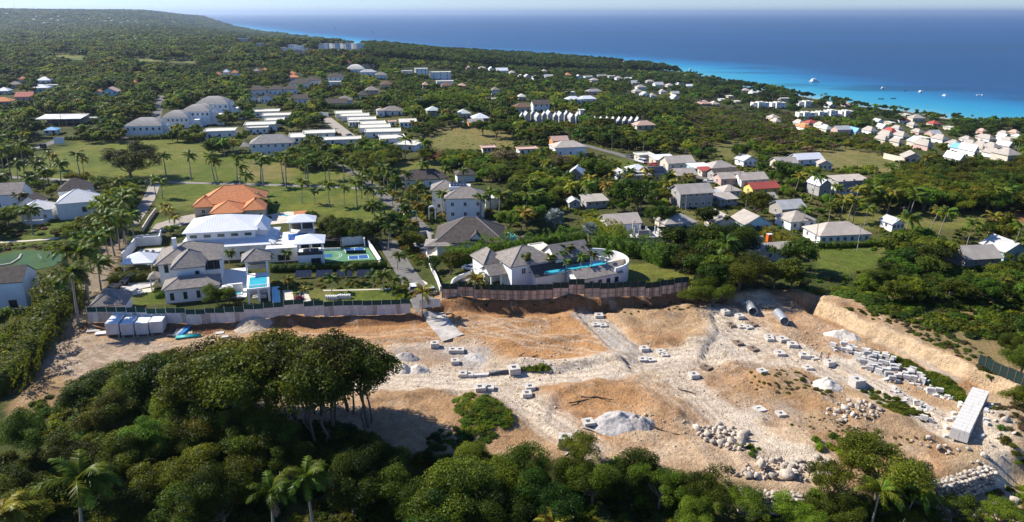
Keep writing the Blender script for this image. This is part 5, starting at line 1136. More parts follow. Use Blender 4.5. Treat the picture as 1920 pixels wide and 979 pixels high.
# left distance
V(186, 174, 222, 172, 5.8, 12, 'g', 'k', 'b', 'with a broad front gable in the left distance', axis='y', nw=3, rise=3.0); V(171, 176, 194, 175, 3.0, 8, 'g', 'o', 'c', 'beside the pale blue gabled house', nw=1)
V(57, 166, 91, 165, 4.0, 9, 'h', 'w', 'b', 'above the red-roofed house at left'); V(-20, 192, 22, 190, 3.6, 9, 'h', 'o', 'p', 'cut by the left edge behind trees'); V(20, 184, 66, 180, 3.6, 10, 'g', 'r', 'p', 'long, in the left distance')
V(29, 150, 52, 148, 4.0, 9, 'h', 'o', 'w', 'farthest of the left distance houses'); V(63, 152, 98, 150, 3.6, 10, 'h', 'w', 'w', 'behind the pale blue houses'); V(10, 160, 41, 158, 3.4, 9, 'h', 'h', 'w', 'low, behind the far left trees'); V(-12, 172, 19, 170, 3.4, 9, 'h', 'w', 'w', 'at the left edge'); V(243, 156, 262, 154, 4.2, 8, 'h', 'o', 'c', 'left of the straight far road'); V(80, 161, 112, 160, 3.0, 8, 'f', 'f', 'w', 'low, right of the pale blue houses', nw=2)
b = Bldg('workshop', 'long open workshop with a patched white sheet roof behind the gate road', (62, 225), (120, 223), 4.0, 'workshop', maxyaw=6); q = b.block((62, 225), (154, 222), 4.0, 12, 'shed', 1.2, mat('patched_sheet_roof', (.55, .53, .50), .7, .3, .12), GREYW, .3, z0=3.6)
for xx in np.linspace(q[0], q[2] - .3, 7): b.box('post', xx, q[1], -1.5, xx + .3, q[1] + .3, 3.6, GREYW)
b.wall(q[0], q[3] - .4, q[2], q[3] - .1, -1.5, 3.6, GREYW)
V(78, 246, 108, 244, 2.8, 6, 'h', 'b', 'w', 'small, beside the gate road', nw=2, rise=1.6)
V(152, 223, 190, 222, 3, 5, 'f', 'f', 'c', 'low, right of the patched workshop', nw=0)
# mid distance villas
for A in ((463, 170, 500, 169, 4.6, 11, 'h', 'd', 'w', 'left end of the long terrace'), (500, 169, 530, 168, 4.6, 11, 'h', 'd', 'w', 'middle of the long terrace'), (529, 168, 558, 167, 4.6, 11, 'h', 'd', 'w', 'right end of the long terrace'), (540, 158, 580, 156, 5, 12, 'h', 'd', 'w', 'large, above the long terrace'), (462, 185, 485, 184, 4, 9, 'g', 'd', 'w', 'gabled, below the left of the long terrace'), (486, 185, 512, 183, 4, 9, 'g', 'd', 'w', 'gabled, below the long terrace'), (545, 187, 578, 185, 4, 9, 'g', 'd', 'w', 'gabled, above the estate field'), (608, 195, 652, 193, 4, 9, 'g', 'd', 'w', 'gabled, behind the estate gate'), (632, 189, 661, 187, 5, 9, 'h', 'h', 'w', 'hip-roofed, behind the estate gate'), (570, 153, 602, 151, 4.5, 10, 'h', 'd', 'w', 'with white gables in the villa quarter'), (613, 146, 645, 144, 7, 12, 'h', 'd', 'w', 'tall with many chimneys'), (607, 155, 640, 154, 4, 9, 'f', 'f', 'w', 'low and open below the chimneyed house'), (537, 140, 556, 138, 4, 9, 'h', 'o', 'c', 'upper of the two beyond the palms'), (538, 146, 560, 145, 4, 9, 'h', 'o', 'c', 'lower of the two beyond the palms'),
          (399, 141, 415, 140, 4, 9, 'h', 'o', 'c', 'left end of the tiled terrace'), (416, 136, 430, 135, 5, 9, 'h', 'w', 'w', 'in the tiled terrace'), (430, 138, 448, 136, 5, 9, 'h', 'o', 'w', 'middle of the tiled terrace'), (474, 134, 487, 133, 5, 9, 'h', 'k', 'c', 'upper of the tiled terrace'), (488, 133, 503, 132, 5, 9, 'h', 'o', 'w', 'right end of the tiled terrace'),
          (667, 180, 690, 178, 4, 9, 'h', 'd', 'w', 'below the pale pink villa'), (684, 171, 710, 169, 6, 10, 'h', 'h', 'p', 'chimneyed, in the central trees'), (713, 160, 737, 158, 5, 10, 'h', 'n', 'c', 'alone among the central trees'), (703, 142, 726, 140, 5, 10, 'h', 'h', 'w', 'below the white apartments'), (649, 131, 684, 129, 4, 16, 'd', 'f', 'w', 'with a broad shallow dome'), (665, 121, 703, 119, 5, 10, 'h', 'p', 'w', 'behind the shallow dome'), (645, 118, 659, 117, 4, 9, 'h', 'r', 'c', 'behind the shallow dome'), (675, 136, 706, 135, 4, 9, 'h', 's', 'w', 'right of the shallow dome'), (753, 134, 773, 133, 4, 9, 'f', 'f', 'w', 'left of the white apartments'),
          (778, 130, 802, 129, 11, 12, 'f', 'f', 'w', 'tallest white apartment block'), (807, 137, 845, 135, 9, 12, 'f', 'f', 'w', 'long white apartment block'), (819, 154, 850, 152, 5, 10, 'f', 'f', 'w', 'below the white apartments'), (792, 160, 804, 159, 4, 8, 'h', 'k', 'c', 'small, among the central palms'), (828, 162, 850, 160, 4, 9, 'h', 'n', 'p', 'in the central palms'), (860, 162, 875, 161, 4, 8, 'h', 'k', 'o', 'in the central palms'), (778, 190, 800, 188, 4, 9, 'h', 'h', 'w', 'behind the tall yellow-topped hedge'), (915, 188, 931, 186, 4, 9, 'f', 'f', 'p', 'in the bushes above the dry field'), (924, 170, 936, 168, 6, 8, 'h', 'h', 'w', 'small, among central trees'), (973, 183, 987, 181, 4, 8, 'h', 'f', 'c', 'small, right of the central trees'), (965, 203, 996, 201, 4, 9, 'h', 'n', 'c', 'above the grey terrace row'), (1001, 198, 1030, 195, 6, 9, 'g', 'd', 'w', 'gabled, above the grey terrace row'), (1064, 188, 1090, 186, 4, 9, 'h', 'w', 'w', 'in palms above the cottage row'), (1088, 187, 1118, 185, 4, 9, 'h', 'w', 'w', 'broad, in palms above the cottage row'), (1088, 208, 1097, 207, 5, 5, 'f', 'f', 'w', 'tiny tower above the cottage row'), (1103, 173, 1128, 171, 4, 9, 'h', 'p', 'p', 'in palms below the coastal strip'), (1063, 174, 1078, 173, 3.5, 8, 'f', 'f', 'c', 'low, in the trees below the coastal strip')):
    house(*A, nw=3 if A[2] - A[0] > 18 else 2, sw=0, maxyaw=10, group='villas in the middle distance')
# coastal village: light walls and pale roofs along the shore
rnd = random.Random(3)
CV_ = [(880, 127, 14, 'k'), (905, 128, 16, 't'), (922, 130, 12, 'w'), (942, 133, 26, 'w'), (962, 137, 14, 't'), (978, 144, 13, 's'), (990, 145, 14, 's'), (1006, 146, 15, 'g'), (1030, 144, 20, 's'), (1022, 134, 10, 'k'), (1066, 141, 14, 'o'), (1086, 144, 12, 'w'), (1105, 144, 18, 'f'), (1116, 151, 17, 'k'), (1130, 142, 20, 'f'), (1148, 143, 16, 'f'), (1162, 147, 14, 'g'), (1180, 149, 16, 'w'), (1193, 156, 18, 's'), (1204, 164, 20, 'g'), (1198, 172, 20, 'g'), (1220, 153, 18, 'k'), (1237, 159, 22, 's'), (1245, 173, 16, 'g'), (1258, 161, 14, 't'), (1268, 176, 18, 's'), (1212, 178, 20, 's'), (1226, 180, 14, 'g'), (1278, 157, 14, 'w'), (1296, 162, 16, 'w'), (1170, 118, 8, 'w'), (1268, 184, 12, 'w'),
       (1325, 195, 24, 'k'), (1343, 196, 18, 't'), (1357, 187, 12, 'f'), (1372, 181, 14, 'f'), (1385, 191, 14, 'f'), (1400, 170, 18, 't'), (1420, 174, 22, 'w'), (1455, 222, 20, 't'), (1472, 185, 22, 'f'), (1460, 229, 14, 'k'), (1526, 231, 24, 'r'), (1505, 233, 14, 'k'), (1515, 240, 20, 'o'), (1545, 237, 16, 't'), (1556, 243, 18, 'e'), (1584, 244, 34, 's'), (1610, 249, 18, 'b'), (1640, 247, 22, 'k'), (1652, 229, 18, 's'), (1676, 231, 14, 'f'), (1702, 227, 18, 'r'), (1724, 222, 36, 't'), (1704, 216, 16, 'f'), (1718, 236, 18, 'g'), (1758, 233, 26, 'r'), (1678, 249, 22, 'r'), (1700, 257, 24, 'g'), (1672, 256, 16, 't'), (1728, 249, 18, 'g'), (1758, 252, 30, 's'), (1732, 269, 26, 'e'), (1690, 268, 16, 'g'), (1745, 275, 16, 'g'), (1664, 264, 14, 't'), (1800, 272, 30, 'g'), (1810, 280, 28, 'b'), (1830, 272, 22, 'g'), (1850, 273, 16, 't'), (1862, 262, 24, 'g'), (1822, 263, 24, 'g'), (1848, 247, 18, 'k'), (1850, 258, 20, 't'), (1872, 278, 32, 'g'), (1848, 281, 18, 't'), (1832, 285, 16, 'w'), (1875, 290, 24, 'g'), (1888, 258, 18, 'w'), (1900, 265, 20, 'g'), (1905, 292, 50, 't'), (1890, 252, 14, 'k'), (1910, 250, 16, 'k'), (1774, 263, 20, 'g'), (1660, 240, 14, 'w'), (1788, 240, 14, 'f'), (1806, 301, 22, 'w'), (1897, 276, 16, 's'), (1915, 258, 14, 'e'), (1690, 243, 14, 'k'), (1742, 260, 18, 'f'), (1562, 199, 18, 'w'), (1595, 198, 20, 'k')]
for i, (x, y, w, rc) in enumerate(CV_):
    if rc in 'ko' and i % 2: rc = 't'
    where = 'between the central trees and the shore' if x < 1310 else 'below the wooded point' if x < 1480 else 'among the trees by the shore' if x < 1620 else 'in the crowded village by the sea'
    wc = 'p' if rc == 'k' else rnd.choice('wwcccp') if rc != 'w' else 'w'
    big = w > 30; k = ('h' if rc in 'tgkeor' else 'g' if rc in 'sbw' else 'f')
    rc = 'g' if x > 1600 and rc == 't' else rc; w *= .68 if x > 1600 else .85; b = house(x - w / 2, y, x + w / 2, y - rnd.choice((0, .3, .5)), 4.5 if big else rnd.uniform(2.3, 3.2), rnd.uniform(8, 12), k, rc, wc, where, nw=2 if w > 12 else 1, sw=0, maxyaw=12, group='shore village houses')
for i, (x, y, w) in enumerate(((1428, 200, 30), (1461, 200, 26), (1516, 198, 30), (1514, 219, 30), (1541, 218, 24), (1562, 215, 20), (1590, 216, 22))):
    b = Bldg('apartment_block', 'white stepped apartment block by the sea, %s' % ('leftmost of the back row', 'second of the back row', 'right end of the back row', 'left end of the front row', 'second of the front row', 'third of the front row', 'right end of the front row')[i], (x - w / 2, y - 6), (x + w / 2, y - 6), 5.4, 'apartments', 'white shore apartments', yaw=0)
    for j in range(3): b.block((x - w / 2 + j * w / 3, y - 6 - (j % 2) * 1.2), (x - w / 2 + (j + 1) * w / 3, y - 6 - (j % 2) * 1.2), 5.4 + (j % 2) * 1.2, 11, 'flat', .5, FLATR, WHITE, .01, 1, z0=-3)
# far hotel and headland buildings
b = Bldg('hotel', 'long white hotel of stepped wings on the far headland', (598, 82), (678, 80), 10, 'hotel', yaw=0)
for i in range(8):
    x = 597 + i * 10.2; b.block((x, 84 - (i % 2) * 1.0), (x + 9.8, 84 - (i % 2) * 1.0), 10 + (5 if i == 0 else 2 * (i % 2)), 22, 'flat', .8, FLATR, WHITE, .02, 3, z0=-8)
for i, (x, y, w, h, wc, lab) in enumerate(((546, 88, 13, 13, 'w', 'grey-white tower block left of the far hotel'), (560, 90, 10, 10, 'w', 'low white block between tower and far hotel'), (452, 76, 24, 9, 'c', 'long beige building on the far wooded slope'), (583, 98, 12, 7, 'o', 'orange-roofed far building below the hotel'), (557, 97, 18, 6, 'p', 'pinkish far building below the tower'), (640, 72, 8, 6, 'w', 'small white house on the far headland top'), (529, 93, 8, 5, 'w', 'small white far building left of the tower'), (484, 85, 9, 6, 'w', 'white far building on the wooded slope'), (471, 83, 8, 6, 'c', 'cream far building on the wooded slope'), (664, 102, 14, 6, 'w', 'white building beyond the dark trees'), (632, 98, 10, 5, 'w', 'low white building beyond the dark trees'), (570, 87, 8, 8, 'w', 'small white block beside the far hotel'))):
    b = Bldg('far_building', lab, (x - w / 2, y - 3), (x + w / 2, y - 3), h, 'building', 'far headland buildings', yaw=0); b.block((x - w / 2, y - 3), (x + w / 2, y - 3), h, 16, 'flat', .5, RM['o'] if wc == 'o' else FLATR, WM[wc], .02, 3, z0=-6)
nfar = 0
for i in range(70):
    x = rnd.uniform(0, 470); y = rnd.uniform(24, 50)
    if y < 25 + x * 0.055: continue
    p = P(x, y)
    if p.y > 9000 or p.y < 1500: continue
    nfar += 1; s = rnd.uniform(9, 16); b = empty('far_house', p, rnd.uniform(-.4, .4), 'tiny pale house on the hazy far hill', 'house', 'houses on the far hill')
    MB().box(-s / 2, -5, -3, s / 2, 5, 9).build('wall', rnd.choice((WHITE, CREAMW, PINKW)), b); MB().hip(-s / 2 - .5, -5.5, s / 2 + .5, 5.5, 9.01, 3).build('roof', rnd.choice((FLATR, TANR, SHINGP)), b)
# houses under construction
b = Bldg('building_site', 'half-built concrete house with bare columns and low walls beside the round trees', (1178, 452), (1250, 450), .6, 'construction', yaw=6)
b.box('slab', 0, 0, -1.5, b.W, 11, .6, CONC)
for i, (x, y, h) in enumerate(((2, 2, 3.2), (2.6, 6, 3.6), (4.4, 5, 3), (6, 4.4, 2.6), (3.6, 9, 3.2), (9, 6, 2.2), (1, 9, 2.6))): b.box('column', x, y, .6, x + .35, y + .35, .6 + h, CONC)
for x0, y0, x1, y1, h in ((0, 0, b.W, .3, .9), (3, 1.2, 6, 1.5, 2.6), (0, .3, .3, 10.7, .9), (b.W - .3, .3, b.W, 8, 1.2), (0, 10.7, 7, 11, 2.4), (7, 4, 7.3, 10, 1.4)): b.box('low_wall', x0, y0, .6, x1, y1, .6 + h, CONCD)
b.foot(0, 0, b.W, 11, 2)
b = Bldg('building_site', 'roofed half-built house with scaffold courtyard below the orange toilet', (1400, 474), (1486, 463), 3.0, 'construction', maxyaw=12)
b.block((1405, 476), (1487, 464), 3.0, 5, 'gable', 1.2, TANG, CREAMW, .3, 3, axis='x'); b.wall(0, 5.5, .4, 12, -1, 3.0, CONCD); b.wall(.4, 11.6, 11, 12, -1, 3.0, CONC)
for i in range(9): MB().box(0, 0, 0, 2.4, .15, .05).build('plank', WOODW, b.root, (4 + i * .33, 7 + (i % 4) * .6, 1.2), i * 1.1)
t = empty('portable_toilet', P(1441, 453), .2, 'bright orange portable toilet beside the half-built house', 'toilet'); ORT = mat('orange_plastic', (.72, .13, .02), .5, .05)
MB().box(-.6, -.6, 0, .6, .6, 2.1).build('cabin', ORT, t); MB().gable(-.65, -.65, .65, .65, 2.1, .22).build('roof', FRAME, t); MB().box(-.42, -.64, .1, .42, -.605, 1.95).build('door', ORT, t); MB().box(.5, .3, 2.1, .58, .38, 2.7).build('vent_pipe', DFRAME, t)
CLEARPX.append([(1430, 440), (1452, 440), (1452, 456), (1430, 456)])
# ================================================================ building site and street things
def seg_pts(px, n, dz=0):
    """n+1 points evenly spread along ground pixels"""
    w = [P(a, c) for a, c in px]; L = [0]
    for p, q in zip(w[:-1], w[1:]): L.append(L[-1] + (q - p).xy.length)
    out = []
    for i in range(n + 1):
        d = L[-1] * i / n; k = min(max(0, next((j for j in range(len(L) - 1) if L[j + 1] >= d - 1e-6), len(L) - 2)), len(w) - 2)
        t = (d - L[k]) / max(1e-6, L[k + 1] - L[k]); p = w[k].lerp(w[k + 1], t); p.z = float(H(p.x, p.y)); out.append(p)
    return out
HSHEET = [mat('hoarding_white_%s' % k, c, .8, .14, .8, streak=(1, 1, .4)) for k, c in (('a', (.62, .58, .53)), ('b', (.54, .49, .44)), ('c', (.66, .63, .58)), ('d', (.40, .34, .29)))]
BSHEET = [mat('hoarding_brown_%s' % k, c, .9, .2, .8, streak=(3, 3, .3)) for k, c in (('a', (.42, .29, .21)), ('b', (.50, .36, .27)), ('c', (.35, .235, .17)))]
GMESH = mat('green_mesh_screen', (.018, .060, .045), .9, .2, 1.0); GMESHD = mat('dark_green_mesh_screen', (.012, .030, .025), .9, .2, 1.0); POSTW = mat('galvanised_post', (.50, .50, .48), .6, .1); POSTB = mat('rusty_post', (.13, .085, .06), .8, .2)
def hoarding(label, px, n, h1, h2, sheets, mesh, post, lift=0.0, ncol=2, seed=1, rails=True):
    g = random.Random(seed); pts = seg_pts(px, n); o = pts[0].copy(); r = empty('hoarding', o, 0, label, 'fence')
    for i, (p, q) in enumerate(zip(pts[:-1], pts[1:])):
        d = (q - p).xy; L = d.length; yaw = math.atan2(d.y, d.x); z = (pts[i // 2 * 2].z + pts[min(i // 2 * 2 + 1, n)].z) / 2 + lift - o.z
        loc = Vector((p.x - o.x, p.y - o.y, z)); rot = lambda ob: setattr(ob, 'rotation_euler', (0, 0, yaw))
        for j in range(ncol):
            a = L * j / ncol; rot(MB().box(a + .02, 0, .05, a + L / ncol - .02, .04, h1).build('sheet', g.choice(sheets), r, loc))
        if h2: rot(MB().box(.05, .01, h1 + .02, L - .05, .035, h1 + h2).build('mesh_panel', mesh, r, loc))
        rot(MB().box(-.045, -.06, -1.5, .045, -.004, h1 + h2 + .25).build('post', post, r, loc))
        if rails:
            rot(MB().box(.05, -.05, h1 * .5, L - .05, -.004, h1 * .5 + .06).build('rail', post, r, loc)); rot(MB().box(.05, -.05, h1 - .03, L - .05, -.004, h1 + .04).build('rail', post, r, loc))
    return r
hoarding('white sheet hoarding topped with green mesh in front of the grey-roofed villa', [(167, 604), (480, 599), (640, 593), (770, 587)], 33, 2.3, 1.1, HSHEET[:3] + HSHEET[:1] * 3 + HSHEET[3:], GMESH, POSTW, 0.0)
hoarding('brown board hoarding with dark mesh below the curved terrace villa', [(829, 561), (1000, 562), (1150, 557), (1290, 546)], 32, 2.2, 1.3, BSHEET, GMESHD, POSTB, 0.0, seed=2)
hoarding('dark green mesh hoarding on top of the cut bank at the right edge', [(1833, 686), (1880, 708), (1960, 745)], 9, 0.3, 1.8, [GMESHD], GMESHD, POSTB, 0.2, 1, 3, False)
hoarding('long dark green hoarding along the lane below the village houses', [(1150, 434), (1250, 437), (1360, 438), (1440, 436)], 22, 0.3, 1.6, [GMESH], GMESH, POSTB, 0, 1, 4, False)
g0 = empty('site_gate', P(806, 577), .1, 'grey sheet gate closing the end of the entrance road', 'gate'); [MB().box(-2.2 + i * 1.5, 0, .1, -.75 + i * 1.5, .05, 2.0).build('gate_leaf', HSHEET[0], g0) for i in range(3)]
CLEARPX += [[(160, 560), (800, 545), (800, 610), (160, 625)], [(825, 530), (1295, 515), (1295, 560), (825, 575)]]
# containers
CW = mat('container_white', (.66, .66, .64), .6, .14, .9, streak=(1, 1, .3), tint=(1, .93, .85)); CT = mat('container_roof', (.74, .75, .75), .5, .08, .5); RUST = mat('rusty_steel', (.20, .11, .07), .85, .3, 2)
cb = Bldg('probe', None, (205, 633), (306, 626), 0, yaw=10); CO = cb.o.copy(); CY = cb.yaw; bpy.data.objects.remove(cb.root)
for i in range(4):
    lab = 'white shipping container, ' + ('leftmost', 'second from the left', 'third from the left', 'rightmost')[i] + ' of the four by the hoarding'
    o = CO + Vector((math.cos(CY), math.sin(CY), 0)) * (2.74 * i); o.z = float(H(o.x, o.y)) + .35
    r = empty('shipping_container', o, CY, lab, 'container', 'site containers'); MB().box(.06, .08, .1, 2.38, 5.98, 2.5).build('body', CW, r); MB().box(0, 0, 2.5, 2.44, 6.06, 2.6).build('roof', CT, r); MB().box(0, 0, 0, 2.44, 6.06, .1).build('floor_frame', RUST, r)
    for x in (0, 2.30):
        for y in (0, 5.92): MB().box(x, y, .1, x + .14, y + .14, 2.5).build('corner_post', CW, r)
    for x in (.16, 1.24):
        d = MB().box(x, .03, .15, x + 1.04, .075, 2.45).build('door', CW, r)
        for k in (.22, .55, .82): MB().tube((x + k, .005, .2), (x + k, .005, 2.4), .02, .02, 5).build('lock_rod', POSTW, d)
    for k in range(11): MB().box(-.02, .3 + k * .5, .2, .055, .55 + k * .5, 2.45).build('corrugation', CW, r); MB().box(2.385, .3 + k * .5, .2, 2.46, .55 + k * .5, 2.45).build('corrugation', CW, r)
    for x in (.1, 2.0):
        for y in (.1, 5.6): MB().box(x, y, -.7, x + .35, y + .35, 0).build('support_block', CONCD, r)
CLEARPX.append([(195, 585), (320, 580), (375, 600), (380, 640), (200, 640)])
# stacked pipes and beams
PIPE = {k: mat(k + '_pipe', c, .45, .08, 1) for k, c in (('blue', (.03, .33, .68)), ('green', (.05, .42, .36)), ('white', (.62, .62, .62)), ('dark', (.07, .075, .09)), ('grey', (.26, .27, .29)))}
def bundle(px, yaw, n, L, rad, key, label, group, rows=2):
    p = P(*px); me = MB().tube((0, 0, 0), (0, L, 0), rad, rad, 8).mesh('pipe', PIPE[key], True)
    for i in range(n):
        k, lay = i % (n // rows), i // (n // rows); x = (k + .5 * lay) * rad * 2.05; q = p + Vector((math.cos(yaw) * x, math.sin(yaw) * x, 0)); z = float(H(q.x, q.y))
        o = obj('pipe', me, None, (q.x, q.y, z + rad + lay * rad * 1.75), yaw + random.uniform(-.03, .03)); tag(o, label, 'pipe', group)
bundle((313, 633), CY - .25, 10, 6.5, .13, 'dark', 'dark steel beam in the pile beside the rightmost container', 'dark steel beams'); bundle((322, 633), CY - .25, 6, 6.0, .12, 'grey', 'grey pipe in the pile beside the dark beams', 'grey pipes'); bundle((328, 632), CY - .2, 6, 5.5, .12, 'white', 'white pipe lying beside the blue pipes', 'white pipes'); bundle((334, 631), CY - .2, 6, 5.5, .14, 'blue', 'bright blue pipe in the stack right of the containers', 'blue pipes'); bundle((331, 633), CY - 1.5, 8, 4.6, .13, 'green', 'teal green pipe lying in front of the blue pipes', 'teal pipes')
for (x, y), w, m, lab in (((352, 625), 1.8, CONC, 'square concrete slab right of the pipe stacks'), ((176, 620), 2.6, CONCD, 'grey sheet lying left of the containers'), ((190, 625), 2.2, PIPE['white'], 'pale sheet leaning beside the leftmost container'), ((412, 625), 1.6, CONC, 'white concrete ring section near the gravel mound'), ((422, 632), 1.3, CONC, 'small white concrete piece near the gravel mound')):
    p = P(x, y); o = MB().box(-w / 2, -w / 3, 0, w / 2, w / 3, .18).build('slab', m, None, p, .3); tag(o, lab, 'slab')
def debris(name, label, px, n, size, m, spread, cat, elong=3, group=None, seed=0, up=.3):
    """a heap of loose sticks or rubble: nobody could count it"""
    g = np.random.default_rng(seed); p = P(*px); mb = MB()
    for i in range(n):
        x, y = g.normal(size=2) * spread / 2; z = float(H(p.x + x, p.y + y)) - p.z + abs(g.normal()) * up * .4 + .02; a = g.uniform(0, 6.3); L = size * g.uniform(.5, 1.5) * elong; t = size * g.uniform(.5, 1.2); e = g.normal() * .25
        d = Vector((math.cos(a) * math.cos(e), math.sin(a) * math.cos(e), math.sin(e))); c = Vector((x, y, z + t * .4)); mb.tube(c - d * L / 2, c + d * L / 2, t / 2, t / 2 * g.uniform(.5, 1), 5)
    return tag(mb.build(name, m, None, p), label, cat, group, 'stuff')
TIMB = mat('dead_timber', (.09, .065, .045), .95, .3, 2); REDB = mat('reddish_scrap', (.30, .13, .07), .9, .3, 2); RUB = mat('rubble', (.50, .46, .40), .95, .2, 2, .3, 6)
debris('scrap_heap', 'reddish heap of scrap and branches right of the pipes', (388, 622), 60, .09, REDB, 3.0, 'debris', 14, seed=1); debris('scrap_heap', 'dark heap of cut wood beside the square slab', (368, 626), 50, .12, TIMB, 1.6, 'debris', 4, seed=2)
for i, (x, y, L, a, lab) in enumerate(((976, 668, 3.2, 1.0, 'dark dead branch lying on the orange earth near the chambers'), (1003, 669, 1.6, .7, 'short dark log right of the dead branch'), (1120, 748, 5.5, -.25, 'long dead trunk lying on the dug orange earth'), (1085, 753, 3.5, .35, 'thin dead trunk crossing the dug orange earth'), (1240, 806, 6.5, -.55, 'dark pole lying right of the grey gravel heap'), (1288, 735, 3.2, -.6, 'crooked stick on the pale ground'), (1095, 805, 5, -.45, 'concrete beam behind the bushes left of the gravel heap'), (1072, 847, 3, .8, 'short pale beam beside the tall concrete chamber'))):
    p = P(x, y); mb = MB(); limb(mb, (-L / 2, 0, .1), (L / 2, 0, .16), .14, .07, np.random.default_rng(i), 4, 6, .06); o = mb.build('log', CONC if 'beam' in lab else TIMB, None, p, a, True); tag(o, lab, 'log')
# concrete chambers with a square hole
CH = {}
def chamber_mesh(h, key):
    if (h, key) not in CH:
        mb = MB(); o, n = .8, .34
        V = [(-o, -o), (o, -o), (o, o), (-o, o)]; I = [(-n, -n), (n, -n), (n, n), (-n, n)]
        mb.add([(x, y, 0) for x, y in V] + [(x, y, h) for x, y in V] + [(x, y, h) for x, y in I] + [(x, y, .1) for x, y in I],
               [(i, (i + 1) % 4, 4 + (i + 1) % 4, 4 + i) for i in range(4)] + [(4 + i, 4 + (i + 1) % 4, 8 + (i + 1) % 4, 8 + i) for i in range(4)] + [(8 + i, 8 + (i + 1) % 4, 12 + (i + 1) % 4, 12 + i) for i in range(4)] + [(12, 13, 14, 15), (3, 2, 1, 0)])
        CH[h, key] = mb.mesh('chamber', {'c': mat('precast_concrete', (.50, .465, .41), .85, .22, 1.5, .15, 12), 'b': mat('brown_concrete', (.20, .15, .11), .9, .25, 1.5)}[key])
    return CH[h, key]
CHB = [(815, 650, .95, 1.0, 'standing alone above the gravel patch'), (849, 660, .7, .95, 'left of the pair on the grey gravel'), (863, 660, .7, .95, 'right of the pair on the grey gravel'), (853, 681, .7, .9, 'alone below the gravel pair'), (868, 705, .7, .95, 'at the left end of the black pipe run'), (880, 705, .55, .95, 'second at the left end of the black pipe run'), (964, 699, 1.2, 1.25, 'tall one at the right end of the black pipe run'), (900, 730, .65, 1.1, 'left of the pair below the haul road'), (917, 730, .65, 1.1, 'right of the pair below the haul road'), (994, 730, .75, 1.0, 'upper of the two right of the pair'), (988, 743, .8, 1.0, 'lower of the two right of the pair'),
       (1360, 588, .8, .95, 'nearest the round green bush'), (1387, 596, .7, 1.0, 'left of the big steel pipes'), (1391, 614, .4, .95, 'left in the sunken row'), (1403, 615, .4, .95, 'right in the sunken row'), (1442, 633, .5, .95, 'rear of the pair in the pale yard'), (1443, 638, .6, .95, 'front of the pair in the pale yard'), (1467, 639, .65, 1.1, 'plain one right of the yard pair'), (1486, 649, .65, 1.1, 'second plain one right of the yard pair'), (1462, 665, .55, 1.1, 'half sunk in the middle of the pale yard'), (1508, 670, .7, 1.1, 'upper left of the worker'), (1525, 673, .4, .9, 'open dark one left of the worker'), (1555, 685, .95, .95, 'just below the worker'), (1515, 692, .5, .9, 'lying at the edge of the scrub'), (1429, 697, .4, .9, 'small one at the top of the scrub patch'),
       (1123, 595, .7, 1.1, 'at the head of the gravel lane'), (1117, 610, .35, .95, 'left of the pair in the gravel lane'), (1131, 611, .35, .95, 'right of the pair in the gravel lane'), (1208, 657, .7, 1.0, 'right of the foot of the gravel lane'), (1205, 675, .35, .95, 'left of the sunken pair at the lane foot'), (1220, 676, .35, .95, 'right of the sunken pair at the lane foot'), (1239, 661, .45, .9, 'upper of two dark ones right of the lane'), (1246, 667, .4, .8, 'lower of two dark ones right of the lane'), (1301, 707, .75, 1.0, 'alone left of the rubble ridge'), (1059, 838, 1.9, 1.15, 'tallest one, behind the foreground bushes'), (1606, 724, 1.5, 1.25, 'big cube at the edge of the green strip'), (1464, 779, .5, .9, 'on the pale patch among dry grass'), (1424, 768, .25, 1.1, 'flat one on the pale patch'), (1103, 794, .5, 1.1, 'half buried left of the gravel heap')]
for x, y, h, s, lab in CHB:
    o = obj('concrete_chamber', chamber_mesh(h, 'c'), None, P(x, y), random.uniform(-.25, .25) + .1, (s, s, 1.0)); tag(o, 'square concrete drain chamber ' + lab, 'chamber', 'drain chambers')
for x, y, lab in ((1384, 645, 'left of the two brown ones on the haul road'), (1412, 656, 'right of the two brown ones on the haul road'), (1324, 691, 'brown one on the rubble ridge'), (1370, 611, 'brown one beside the sunken row'), (1411, 610, 'brown one right of the sunken row')):
    tag(obj('concrete_chamber', chamber_mesh(.5, 'b'), None, P(x, y), random.uniform(0, 1), (.9, 1.2, 1)), 'muddy concrete drain chamber, ' + lab, 'chamber', 'drain chambers')
p, q = P(917, 703), P(956, 699); o = MB().tube((0, 0, .35), (q.x - p.x, q.y - p.y, .35 + q.z - p.z), .32, .32, 12).build('drain_pipe', PIPE['dark'], None, p, 0, True); tag(o, 'black drain pipe between the chamber run and the tall chamber', 'pipe')
p, q = P(886, 706), P(915, 704); o = MB().box(0, -.35, 0, (q - p).length, .35, .45).build('concrete_duct', CONC, None, p, math.atan2(q.y - p.y, q.x - p.x)); tag(o, 'low concrete duct left of the black drain pipe', 'duct')
